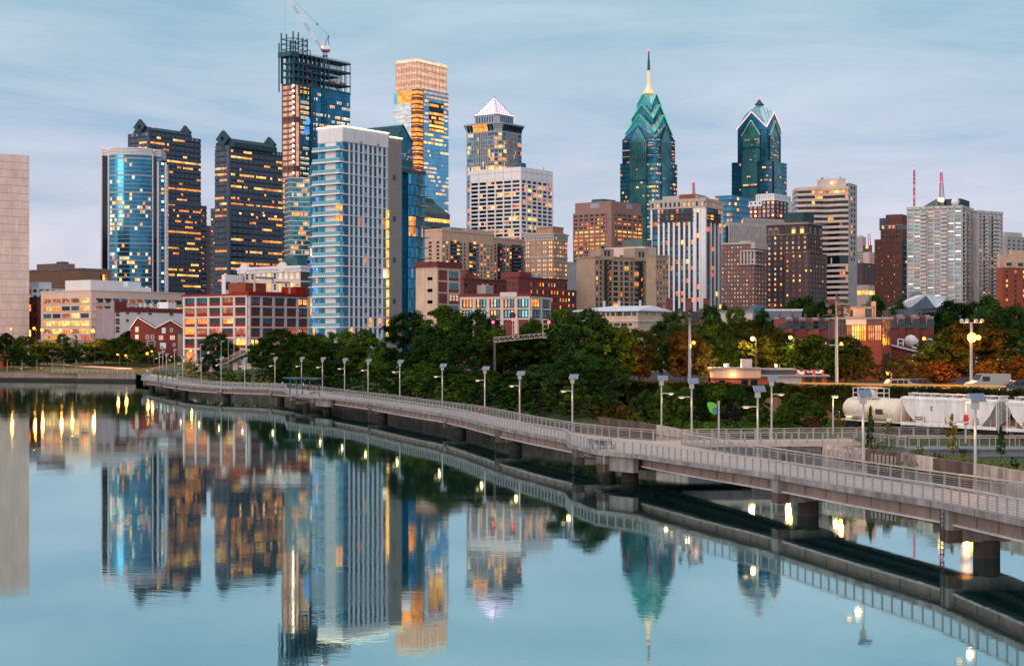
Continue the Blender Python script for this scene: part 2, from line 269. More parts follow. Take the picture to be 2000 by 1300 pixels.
# ------------------------------------------------------------------ river, ground
BANK = [(-900, 640), (-300, 600), (0, 578), (265, 555), (300, 520), (345, 462), (423, 436), (525, 408), (605, 350), (717, 314), (863, 266), (965, 237), (1060, 221), (1168, 209), (1340, 187), (1610, 157), (2000, 125), (2400, 100), (2900, 80)]
INNER = [(-900, 720), (-300, 690), (0, 672), (265, 655), (300, 640), (345, 600), (423, 560), (525, 500), (605, 425), (717, 368), (863, 312), (965, 282), (1060, 262), (1168, 246), (1250, 236), (1500, 216), (2000, 194), (2400, 172), (2900, 150)]
bank = [gx(*p) for p in BANK]; inner = [gx(*p) for p in INNER]
def bank_z(px): return 2.55 if px < 300 else 2.0 if px < 700 else 2.4 if px < 1300 else 2.1
def strip(name, A, B, za, zb, mat, kind='structure', label=None):
    mb = MB(); n = len(A); vs = [(p.x, p.y, z) for p, z in zip(A, za)] + [(p.x, p.y, z) for p, z in zip(B, zb)]
    mb.add(vs, [(i, i + 1, n + i + 1, n + i) for i in range(n - 1)]); o = mb.build(name, mat); return tag(o, label, None, None, kind)
mb = MB(); mb.add([(-6000, -800, 0), (6000, -800, 0), (6000, 9000, 0), (-6000, 9000, 0)], [(0, 1, 2, 3)]); tag(mb.build('river', 'river_water'), 'smooth dusk river mirroring the skyline', kind='structure')
mb = MB(); vs = [(p.x, p.y, 6.8) for p in inner] + [(9000, 200, 6.8), (9000, 15000, 6.8), (-9000, 15000, 6.8), (-9000, 720, 6.8)]; mb.add(vs, [tuple(range(len(vs)))]); tag(mb.build('city_ground', 'asphalt'), 'city ground behind the river bank', kind='structure')
bz = [bank_z(p[0]) for p in BANK]; iz = [6.8 if p[0] < 1200 else 2.6 for p in INNER]
strip('river_bank', bank, inner, bz, iz, 'grass', label='grassy river bank')
def lerp_line(L_, px):
    for (a, d0), (b_, d1) in zip(L_, L_[1:]):
        if a <= px <= b_: return d0 + (d1 - d0) * (px - a) / (b_ - a)
    return L_[-1][1] if px > L_[-1][0] else L_[0][1]
def ground_z(px, d):
    db = lerp_line(BANK, px); di = lerp_line(INNER, px)
    if d >= di: return 6.8
    f = max(0, min(1, (d - db) / (di - db))); a = bank_z(px); c_ = 6.8 if px < 1200 else 2.6
    return a + (c_ - a) * f
# ------------------------------------------------------------------ building kit
TH = R(54)
def draw_win(mb, F, u0, u1, z0, z1, e, style, mi, mf):
    mb.fbox(F, u0, u1, z0, z1, -.02, e, mi)
    w = u1 - u0; h = z1 - z0; g = e + .05
    if style == 'sash':
        t = min(.12, w * .12)
        for a, b in ((u0 - t * .5, u0 + t), (u1 - t, u1 + t * .5)): mb.fbox(F, a, b, z0, z1, e, g, mf)
        for a, b in ((z0 - t, z0 + t), (z0 + h / 2 - t / 2, z0 + h / 2 + t / 2), (z1 - t, z1 + t * .5)): mb.fbox(F, u0 + t, u1 - t, a, b, e, g, mf)
    elif style == 'grid':
        for i in range(1, 6): mb.fbox(F, u0 + w * i / 6 - .03, u0 + w * i / 6 + .03, z0, z1, e, g, mf)
        for i in range(1, 4): mb.fbox(F, u0, u1, z0 + h * i / 4 - .03, z0 + h * i / 4 + .03, e, g - .02, mf)
    elif style == 'triple':
        for i in (1, 2): mb.fbox(F, u0 + w * i / 3 - .06, u0 + w * i / 3 + .06, z0, z1, e, g, mf)
        mb.fbox(F, u0, u1, z0 + h * .55, z0 + h * .55 + .08, e, g - .02, mf)
    elif style == 'double':
        mb.fbox(F, u0 + w * .44, u0 + w * .56, z0, z1, e, g, mf); mb.fbox(F, u0, u1, z0 + h * .48, z0 + h * .52, e, g - .02, mf)
    elif style == 'sill':
        mb.fbox(F, u0 - .12, u1 + .12, z0 - .18, z0, -.02, g + .08, mf); mb.fbox(F, u0, u1, z0 + h * .48, z0 + h * .54, e, g - .02, mf)
WIN_MESH = {}
class Bld:
    def __init__(s, name, label, xl, xc, xr, ytop, d, th=54, zb=7.0, cat='building', group=None, La=None, Lb=None, seed=None):
        s.th = R(th); c = gx(xc, d); s.d = d; s.zb = zb; s.ytop = ytop; s.c = c
        ax, ay = math.cos(s.th), math.sin(s.th); bx, by = -ay, ax
        s.a = Vector((ax, ay)); s.b = Vector((bx, by))
        s.La = La if La else s.solve(xr, s.a); s.Lb = Lb if Lb else s.solve(xl, s.b)
        s.root = empty(name, (c.x, c.y, zb), s.th, label, cat, group)
        s.H = s.z(ytop); s.wins = []; s.rng = random.Random(seed if seed is not None else hash((xl, xc, xr)) % 9999)
        s.R = Face((0, 0), (1, 0), (0, -1)); s.L = Face((0, s.Lb), (0, -1), (-1, 0)); s.LR = s.La; s.LL = s.Lb
    def solve(s, px, v):
        u = (px - 1000) / FOC; return (u * s.c.y - s.c.x) / (v.x - u * v.y)
    def ua(s, px): return s.solve(px, s.a)                    # distance along the right face
    def ul(s, px): return s.Lb - s.solve(px, s.b)             # distance along the left face from its far end
    def z(s, py): return zat(py, s.d) - s.zb
    def box(s, name, mats, x0, x1, y0, y1, z0, z1, **k):
        mb = MB(); mb.box(x0, x1, y0, y1, z0, z1); return mb.build(name, mats, s.root, **k)
    def body(s, mat, z1=None, name='wall'): return s.box(name, mat, 0, s.La, 0, s.Lb, -6, z1 or s.H)
    def part(s, name, mb, mats, **k): return mb.build(name, mats, s.root, **k)
    def len(s, F): return s.La if F is s.R else s.Lb if F is s.L else F.len
    def win(s, F, u0, u1, z0, z1, mat, style=None, frame='white', e=.05): s.wins.append((F, u0, u1, z0, z1, mat, style, frame, e))
    def grid(s, F, z0, z1, nf, nb, wf, hf, dark='glass_dark', p=.15, lits=('lit_orange', 'lit_orange', 'lit_yellow', 'lit_dim'), u0=None, u1=None, style=None, frame='white', e=.05, rowp=None, run=.0, skip=None, voff=0., pair=0):
        if u0 is None: u0 = 0
        if u1 is None: u1 = s.len(F)
        fh = (z1 - z0) / nf; bw = (u1 - u0) / nb; r = s.rng
        for i in range(nf):           # i = 0 is the top row
            q = p * r.choice((.25, .5, 1, 1, 1.6, 2.6)) if run else p
            q = min(.92, q * 1.45)
            if rowp and i in rowp: q = rowp[i]
            on = False; lm = r.choice(lits)
            for j in range(nb):
                if skip and skip(i, j): continue
                if run: on = (r.random() < run + (1 - run) * q) if on else (r.random() < q * (1 - run) / max(1e-6, 1 - q * .999))
                else: on = r.random() < q
                if r.random() < (.3 if run else 1): lm = r.choice(lits)
                dk = dark if isinstance(dark, str) else r.choice(dark)
                zc = z1 - (i + .5) * fh + voff * fh; uc = u0 + (j + .5) * bw; m = lm if on else dk
                if pair:
                    for q_ in (-1, 1): s.win(F, uc + q_ * pair * bw / 2 - bw * wf / 2, uc + q_ * pair * bw / 2 + bw * wf / 2, zc - fh * hf / 2, zc + fh * hf / 2, m, style, frame, e)
                else: s.win(F, uc - bw * wf / 2, uc + bw * wf / 2, zc - fh * hf / 2, zc + fh * hf / 2, m, style, frame, e)
    def bands(s, mb, Fs, z0, z1, nf, frac, e=.35, mi=0, off=0.0, ext=.3):
        fh = (z1 - z0) / nf
        for i in range(nf + 1):
            for F in Fs:
                a = z0 + i * fh + off * fh
                mb.fbox(F, -ext if F is s.R else 0, s.len(F) + (0 if F is s.R else 0), max(z0 - fh, a - fh * frac / 2), min(z1 + .01, a + fh * frac / 2), -.05, e if F is s.R else e - .01, mi)
    def piers(s, mb, F, z0, z1, n, wd, e=.5, mi=0, u0=None, u1=None):
        u0 = 0 if u0 is None else u0; u1 = s.len(F) if u1 is None else u1
        for i in range(n + 1):
            u = u0 + (u1 - u0) * i / n; mb.fbox(F, u - wd / 2, u + wd / 2, z0, z1, -.05, e, mi)
    def done(s, n=100, name='window'):
        ws = sorted(s.wins, key=lambda w: (-round((w[2] - w[1]) * (w[4] - w[3]), 1), -w[4])) if n else s.wins
        for w_ in ws[:n]:
            F, u0, u1, z0, z1, m, st, fr, e = w_
            ww = round(u1 - u0, 2); hh = round(z1 - z0, 2); key = (ww, hh, m, st, fr, tuple(F.d), tuple(F.n), e)
            if key not in WIN_MESH:
                mb = MB(); draw_win(mb, Face((0, 0), F.d, F.n), -ww / 2, ww / 2, -hh / 2, hh / 2, e, st, 0, 1)
                o = mb.build(name, [m] + ([fr] if st else []), s.root); WIN_MESH[key] = o.data
            else:
                o = bpy.data.objects.new(name, WIN_MESH[key]); C.objects.link(o); o.parent = s.root
            o.location = F.P((u0 + u1) / 2, (z0 + z1) / 2)
        rest = ws[n:]
        if rest:
            mats = sorted({w_[5] for w_ in rest} | {w_[7] for w_ in rest if w_[6]}); ix = {m: i for i, m in enumerate(mats)}; mb = MB()
            for F, u0, u1, z0, z1, m, st, fr, e in rest: draw_win(mb, F, u0, u1, z0, z1, e, st, ix[m], ix.get(fr, 0))
            tag(mb.build('windows', mats, s.root), kind='stuff')
        return s
def parapet(b, mat, h=1.0, t=.5, e=.25, name='parapet', z=None):
    z = b.H if z is None else z; mb = MB()
    mb.box(-e, b.La + e, -e, -e + t, z, z + h); mb.box(-e, b.La + e, b.Lb + e - t, b.Lb + e, z, z + h)
    mb.box(-e, -e + t, -e + t, b.Lb + e - t, z, z + h); mb.box(b.La + e - t, b.La + e, -e + t, b.Lb + e - t, z, z + h)
    return b.part(name, mb, mat)
def beacon(root, loc, r=.5, name='beacon'):
    mb = MB(); mb.tube((0, 0, -r * 1.8), (0, 0, -r * .6), r * .35, n=6, mi=1); mb.ball((0, 0, 0), r)
    o = mb.build(name, ['bulb_red', 'dark_grey'], root, loc=loc); return o
# ------------------------------------------------------------------ skyline, left to right
# far left cream panelled block
b = Bld('panelled_block', 'cream panelled windowless high block cut by the left edge of the picture', -420, -150, 57, 289, 690, th=38)
mb = MB(); mb.box(0, b.La, 0, b.Lb, -6, b.H, 1); n = 26; fh = b.H / n
for i in range(n + 2):
    for k in range(6):
        a = b.La * k / 6 + .02; c2 = b.La * (k + 1) / 6 - .02
        mb.fbox(b.R, a, c2, b.H - (i + 1) * fh + .16, b.H - i * fh - (0.01), 0, .12, 0)
b.part('wall', mb, ['cream_panel', 'joint']); b.done()
# tan brown box
b = Bld('windowless_hall', 'brown windowless box building with a small raised penthouse beside the cream block', 40, 158, 218, 526, 900)
mb = MB(); mb.box(0, b.La, 0, b.Lb, -6, b.H)
for k in (.33, .66): 
    for F in (b.L, b.R): mb.fbox(F, 0, b.len(F), b.H * k + 7, b.H * k + 7.25, 0, .05, 1)
b.part('wall', mb, ['brown_panel', 'joint']); parapet(b, 'concrete', .8)
b.box('penthouse', 'brown_office', b.La * .05, b.La * .5, b.Lb * .35, b.Lb * .75, b.H, b.z(512))
mb = MB(); mb.box(b.La * .2, b.La * .4, b.Lb * .4, b.Lb * .5, b.z(512), b.z(508)); b.part('cooling_unit', mb, 'teal_metal')
b.grid(b.R, b.z(548), b.z(533), 1, 3, .7, .8, 'glass_dark', .5, u0=b.La * .62, u1=b.La * .85); b.done()
# dark red brick building squeezed between panelled block and pale office
b = Bld('brick_building', 'dark red brick building squeezed between the cream block and the pale office', 44, 74, 100, 584, 725)
b.body('dark_red_brick'); parapet(b, 'dark_brick'); b.grid(b.L, 2, b.H - 1, 4, 3, .4, .55, 'glass_dark', .1, style='sash', frame='dark_brick'); b.done()
# pale low wing behind
b = Bld('low_white_building', 'low white building with dark windows behind the pale office roof', 20, 62, 158, 562, 760)
b.body('cool_white'); b.grid(b.R, b.z(585), b.z(562), 2, 8, .55, .5, 'glass_dark', .06); b.grid(b.L, b.z(585), b.z(562), 2, 4, .55, .5, 'glass_teal', .1); b.box('roof_box', 'cool_white', b.La * .2, b.La * .45, 2, b.Lb * .6, b.H, b.H + 3); b.done()
# pale pink office
b = Bld('office_building', 'pale pinkish five storey office with glowing yellow window bands', 80, 178, 360, 568, 690, seed=5)
b.body('pale_pink'); ys = [581.7, 597, 611.6, 626.6, 642.3]
mb = MB()
for i, y in enumerate(ys):
    z1 = b.z(y); z0 = b.z(y + 8.6); pl = (.2, .45, .35, 1, .9)[i]
    lt = ('lit_orange', 'lit_yellow', 'lit_dim') if i != 3 else ('lit_yellow',)
    r = b.rng
    for F, nb in ((b.L, 5), (b.R, 11)):
        A = b.len(F)
        for j in range(nb):
            u0 = A * (.05 + .93 * j / nb); u1 = A * (.05 + .93 * (j + .86) / nb)
            on = r.random() < (pl if F is b.L else pl * .35); m = r.choice(lt) if on else r.choice(('glass_dark', 'glass_teal', 'lit_dim'))
            b.win(F, u0, u1, z0 + .0, z1, m, 'triple', 'dark_grey')
            mb.fbox(F, u0 - .35, u0 + .5, z0 - .1, z0 + 1.0, 0, .4)
    for F in (b.L, b.R): mb.fbox(F, 0, b.len(F), z0 - .35, z0 - .12, 0, .3)
b.part('ledge', mb, 'pale_pink'); parapet(b, 'pale_pink', .5)
for (x0, x1, y0, y1, yt, m, nm) in ((.02, .36, .05, .55, 546, 'cool_white', 'roof_penthouse'), (.45, .80, .3, .8, 555, 'cool_white', 'roof_penthouse'), (.6, .74, .4, .7, 544, 'roof_white', 'roof_box')):
    b.box(nm, m, b.La * x0, b.La * x1, b.Lb * y0, b.Lb * y1, b.H, b.z(yt))
b.done()
# mauve blank wall building
b = Bld('loft_building', 'white low building with a maroon roof band and a blank mauve side wall', 189, 223, 362, 603, 662)
b.body('cool_white'); mb = MB(); mb.box(-.15, .1, -.15, b.Lb + .1, -6, b.H + .2); mb.box(-.15, b.La * .16, -.15, b.Lb * .2, b.H + .2, b.z(588)); b.part('blank_wall', mb, 'mauve_grey')
mb = MB(); mb.fbox(b.R, .2, b.La, b.H - 1.2, b.H + .6, 0, .2); mb.fbox(b.R, b.La * .0, b.La * .16, b.H + .6, b.z(588), 0.16, .35); b.part('roof_band', mb, 'maroon')
for px0, px1, y0, y1 in ((225, 234, 606, 618), (225, 234, 621, 634), (225, 234, 637, 650), (245, 253, 606, 613.5), (267, 275, 606, 613), (289, 297, 606, 614), (330, 339, 607, 615), (245, 252, 622, 629)):
    b.win(b.R, b.ua(px0), b.ua(px1), b.z(y1), b.z(y0), 'glass_dark' if px0 != 225 else 'glass_pale', 'sash', 'white')
mb = MB(); mb.box(b.ua(330), b.ua(345), 0.5, 7, b.H, b.z(587)); b.part('stair_box', mb, 'cool_white')
mb = MB()
for px in (283, 292, 304, 318): 
    u = b.ua(px); mb.tube((u, 3, b.H), (u, 3, b.H + 1.2), .08); mb.add([(u - .9, 2.6, b.H + 1.2), (u + .9, 2.6, b.H + 1.2), (u + .6, 3.1, b.H + 2.7), (u - .6, 3.1, b.H + 2.7)], [(0, 1, 2, 3)])
b.part('satellite_dishes', mb, 'white'); b.done()
# brick gabled houses
def gable_house(name, label, xl, xr, ype, ye, xp, d, depth, zb, wl, group=None):
    x0 = gx(xl, d); x1 = gx(xr, d); Wd = x1.x - x0.x; root = empty(name, (x0.x, d, zb), R(8), label, 'house', group)
    zp = zat(ype, d) - zb; ze = zat(ye, d) - zb; k = Wd * xp
    mb = MB(); mb.add([(0, 0, -6), (Wd, 0, -6), (Wd, 0, ze), (k, 0, zp), (0, 0, ze), (0, depth, -6), (Wd, depth, -6), (Wd, depth, ze), (k, depth, zp), (0, depth, ze)],
                      [(0, 1, 2, 3, 4), (9, 8, 7, 6, 5), (0, 4, 9, 5), (1, 6, 7, 2)]); mb.build('wall', 'brick_red', root)
    mb = MB()
    for a, c_ in (((-.3, ze - .1), (k, zp + .12)), ((k, zp + .12), (Wd + .3, ze - .1))):
        mb.hexa([(a[0], -.4, a[1]), (c_[0], -.4, c_[1]), (c_[0], depth + .3, c_[1]), (a[0], depth + .3, a[1]), (a[0], -.4, a[1] + .3), (c_[0], -.4, c_[1] + .3), (c_[0], depth + .3, c_[1] + .3), (a[0], depth + .3, a[1] + .3)])
    mb.build('roof', 'roof_slate', root)
    mb = MB()
    for a, c_ in (((-.3, ze), (k, zp + .25)), ((k, zp + .25), (Wd + .3, ze))): mb.bar((a[0], -.5, a[1]), (c_[0], -.5, c_[1]), .16, .4)
    mb.build('barge_board', 'white', root)
    F = Face((0, 0), (1, 0), (0, -1))
    for (fx, zz, w_, h_, m) in wl:
        mb = MB(); draw_win(mb, F, -w_ / 2, w_ / 2, -h_ / 2, h_ / 2, .06, 'sash', 0, 1); o = mb.build('window', [m, 'white'], root, loc=(Wd * fx, 0, zat(zz, d) - zb))
    return root, Wd, zp, ze
gable_house('gabled_house', 'red brick gabled house with slate roof, left one of the riverside pair', 255, 304, 621, 642, .28, 628, 14, 5, [(.25, 643, 1.2, 1.9, 'lit_pale'), (.25, 657.5, 1.2, 1.6, 'lit_pale'), (.66, 658, 1.1, 1.5, 'glass_dark'), (.86, 658, 1.1, 1.5, 'glass_dark'), (.8, 671, 3, 2, 'glass_dark')])
r_, Wd, zp, ze = gable_house('gabled_house', 'red brick gabled house with steep white edged gable touching the red and white block', 304, 356, 626, 641, .55, 622, 16, 5, [(.3, 645, 1.3, 1.9, 'glass_pale'), (.58, 644, .9, 1.3, 'glass_dark'), (.2, 659, 1.5, 1.5, 'lit_peach'), (.62, 659, 1.7, 1.5, 'lit_peach'), (.27, 675, 2.1, 2.2, 'glass_pale'), (.68, 673, .9, 1.2, 'glass_dark')])
mb = MB(); mb.box(Wd * .82, Wd * 1.0, -1.2, 2, -6, ze - 2); mb.add([(Wd * .78, -1.5, ze - 2), (Wd * 1.02, -1.5, ze - 2), (Wd * 1.02, 2.5, ze + .3), (Wd * .78, 2.5, ze + .3)], [(0, 1, 2, 3)], 1); mb.build('bay', ['taupe', 'roof_slate'], r_)
# red and white industrial block
b = Bld('factory_building', 'five storey red brick factory block with white frame grid and many paned windows', 360, 485, 602, 574, 560, seed=11, zb=5)
b.body('red_paint'); fy = [577.5, 597.5, 618, 638.5, 659, 681]; fr = MB(); r = b.rng
for F, key in ((b.L, 'L'), (b.R, 'R')):
    A = b.len(F)
    for j in range(6):
        u = A * j / 5; wd = .85 if j not in (0, 5) else 1.2
        fr.fbox(F, min(max(u - wd / 2, 0), A - .75), max(min(u + wd / 2, A), .75), -2, b.z(576.2), -.05, .62)
    for y in fy: fr.fbox(F, 0, A, b.z(y) - .38, b.z(y) + .2, -.05, .55)
    for j in range(5):
        for i in range(5):
            u0 = A * j / 5 + .62; u1 = A * (j + 1) / 5 - .62; zt = b.z(fy[i]) - .5; zl = b.z(fy[i + 1]) + .35; zb_ = zl + (zt - zl) * .34
            m = r.choice(('glass_dark', 'glass_black', 'glass_navy', 'glass_deep'))
            if key == 'L': m = {(3, 0): 'lit_orange', (3, 1): 'lit_dim', (2, 0): 'lit_orange', (2, 1): 'lit_orange', (2, 3): 'lit_yellow', (1, 3): 'lit_dim', (1, 0): 'lit_dim', (1, 1): 'lit_dim', (3, 2): 'lit_red', (3, 4): 'lit_dim', (4, 4): 'lit_yellow', (0, 3): 'lit_dim'}.get((i, j), m)
            else: m = {(0, 4): 'lit_yellow', (4, 0): 'lit_yellow', (3, 3): 'lit_red', (3, 4): 'lit_red'}.get((i, j), m)
            if key == 'R' and j in (0, 4):
                for q in (0, 1): b.win(F, u0 + (u1 - u0) * (.08 + .5 * q), u0 + (u1 - u0) * (.42 + .5 * q), zb_ - .3, zt - .2, m, 'double', 'dark_grey')
            else: b.win(F, u0, u1, zb_, zt, m, 'grid', 'dark_grey')
b.part('frame', fr, 'offwhite_frame')
mb = MB(); mb.box(-.9, b.La + .6, -.9, b.Lb + .6, b.z(576.2), b.z(573)); mb.box(-.3, b.La * .6, -.3, b.Lb * .25, b.z(573), b.z(568.5)); mb.box(b.La * .7, b.La + .2, -.2, 2, b.z(573), b.z(570)); b.part('cornice', mb, 'red_paint')
mb = MB(); mb.box(b.La * .12, b.La * .46, b.Lb * .16, b.Lb * .42, b.z(573), b.z(550.5)); b.part('penthouse', mb, 'brick_orange')
mb = MB(); mb.box(b.La * .82, b.La * .99, 1, 8, b.z(573), b.z(556)); mb.box(b.La * .9, b.La * 1.0, .5, 3, b.z(573), b.z(562)); b.part('stair_tower', mb, 'red_paint')
mb = MB(); pts = [(b.La * .2, 3, b.z(573)), (b.La * .2, 3, b.z(540)), (b.La * .5, 3, b.z(540)), (b.La * .5, 3, b.z(551))]; mb.path(pts, .5); pts = [(b.La * .5, 2, b.z(548)), (b.La * .75, 2, b.z(548)), (b.La * .75, 2, b.z(570))]; mb.path(pts, .35); b.part('roof_pipe', mb, 'cream_warm')
mb = MB()
for F in (b.L, b.R):
    for j in range(5): A = b.len(F); mb.fbox(F, A * j / 5 + .8, A * (j + 1) / 5 - .8, -2, b.z(684), -.02, .04, 0 if (j * 7 + (F is b.R)) % 3 else 1)
b.part('ground_floor_glazing', mb, ['glass_dark', 'lit_dim']); b.done()
# ornate cream building + its neighbour
b = Bld('ornate_building', 'cream ornate building with bracketed cornice behind the red and white factory block', 467, 587, 625, 523, 690)
b.body('cream_stone'); mb = MB(); mb.box(-1, b.La + 1, -1, b.Lb + 1, b.H, b.H + 1); mb.box(-.6, b.La + .6, -.6, b.Lb + .6, b.H - 1.6, b.H)
for j in range(40): mb.fbox(b.L, b.Lb * j / 40, b.Lb * j / 40 + .35, b.H - .9, b.H, .6, 1)
for u in (.1, .72): mb.tube((-.9, b.Lb * (1 - u), b.H + .6), (.5, b.Lb * (1 - u), b.H + .6), 2.2, n=16)
b.part('cornice', mb, 'cool_white')
b.grid(b.L, b.z(546), b.z(529), 1, 11, .5, .72, ('glass_dark', 'glass_pale', 'lit_pale'), .3, ('lit_yellow', 'lit_pale'), style='sash'); b.grid(b.L, b.z(568), b.z(550), 1, 11, .5, .72, 'glass_dark', .2, style='sash')
mb = MB(); mb.box(.02, b.La, -.12, 0, -6, b.z(551)); mb.box(.02, b.La, -.12, 0, b.z(547), b.H - 1.7); b.part('side_wall', mb, 'dark_grey')
mb = MB(); mb.box(2, 8, b.Lb * .1, b.Lb * .34, b.H + 1, b.z(503)); b.part('cooling_tower', mb, 'teal_metal'); b.done()
b = Bld('annex_building', 'small white louvred building between the dark twin towers and the ornate cream one', 433, 440, 474, 536, 700)
b.body('cool_white'); b.grid(b.R, 4, b.H - 1, 4, 3, .8, .45, ('glass_dark', 'glass_pale'), .1); b.done()
# curved glass tower
root = empty('curved_tower', (*gx(255, 1000), 7.0), R(6), 'blue glass tower with bowed front, white ribs and a louvred silver crown', 'tower')
zz = lambda y: zat(y, 1000) - 7
arc = [(-12.5 + 25.5 * i / 14, -1.5 - 5.2 * math.sin(math.pi * (i + .6) / 15.2)) for i in range(15)]
out = [(-18, 9), (-17.2, 2), (-13.2, .5)] + arc + [(14.5, 1.2), (18, 2.5), (18.6, 24), (-18, 24)]
mb = MB(); mb.prism(out, -6, zz(305)); mb.prism([(17.8, 2.6), (20.4, 6), (20.4, 22), (17.8, 23)], -6, zz(315)); mb.build('curtain_wall', 'glass_blue', root)
mb = MB()
for i in range(33):
    y = 311 + i * 8.25; big = i % 4 == 0; k = 1.012 if big else 1.006
    mb.prism([(p[0] * k, (p[1] - 8) * k + 8) for p in out], zz(y) - (.5 if big else .16), zz(y) + (.5 if big else .16))
    mb.prism([(17.8, 2.5), (20.5, 5.9), (20.5, 22), (17.8, 22)], zz(y) - .15, zz(y) + .15)
mb.build('floor_band', 'steel_blue', root)
mb = MB()
for (x, y) in ((-17.4, 1.7), (-13, -.2), (13.2, -1.0), (16.2, 1.3), (20.4, 5.8)): mb.box(x - .55, x + .55, y - .75, y + .4, -6, zz(300 if x < 15 else 315))
mb.build('rib', 'white_panel', root)
mb = MB(); mb.box(-16.9, -13.6, -.35, .5, -6, zz(305)); mb.box(13.8, 15.6, -.2, .5, -6, zz(305)); mb.build('dark_strip', 'glass_black', root)
crown = [(p[0] * 1.0, p[1] + .2) for p in out]; mb = MB(); mb.prism(crown, zz(306), zz(291), 0)
for i in range(5): mb.prism([(p[0] * 1.015, (p[1] - 8) * 1.015 + 8) for p in out], zz(304 - i * 3), zz(304 - i * 3) + .5, 1)
mb.build('crown', ['steel_blue', 'white_panel'], root)
for x, y, py in ((-17, 2, 288), (-13, -1, 293), (-11.5, 2, 287.5), (6, -4.5, 289), (14, 0, 293)): beacon(root, (x, y, zz(py)), .55)
rng = random.Random(3)
def arcpos(x):
    for (a, b_) in zip(arc, arc[1:]):
        if a[0] <= x <= b_[0]: t_ = (x - a[0]) / (b_[0] - a[0]); return a[1] + (b_[1] - a[1]) * t_, math.atan2(b_[1] - a[1], b_[0] - a[0])
    return -1.5, 0
mats = ['lit_white', 'lit_yellow', 'lit_pale', 'lit_orange']; nwin = 0
for i in range(32):
    y0 = 311 + i * 8.25; q = .24 if 385 < y0 < 445 or y0 > 485 else .07
    for j in range(16):
        x = -12 + 24.5 * j / 16 + .7
        dens = q * (2.2 if (x < -4 and 385 < y0 < 445) else .8)
        if rng.random() < dens:
            yy, an = arcpos(x); mb = MB(); mb.box(-.7, .7, -.12, .1, -.9, .9); mb.build('window', rng.choice(mats), root, loc=(x, yy - .05, zz(y0) - 1.35), rz=an); nwin += 1
for i in range(30):
    if rng.random() < .28: mb = MB(); mb.box(-.9, .9, -.1, .1, -.7, .7); mb.build('window', rng.choice(mats), root, loc=(18.9, 3.6, zz(318 + i * 8.25)), rz=.9)
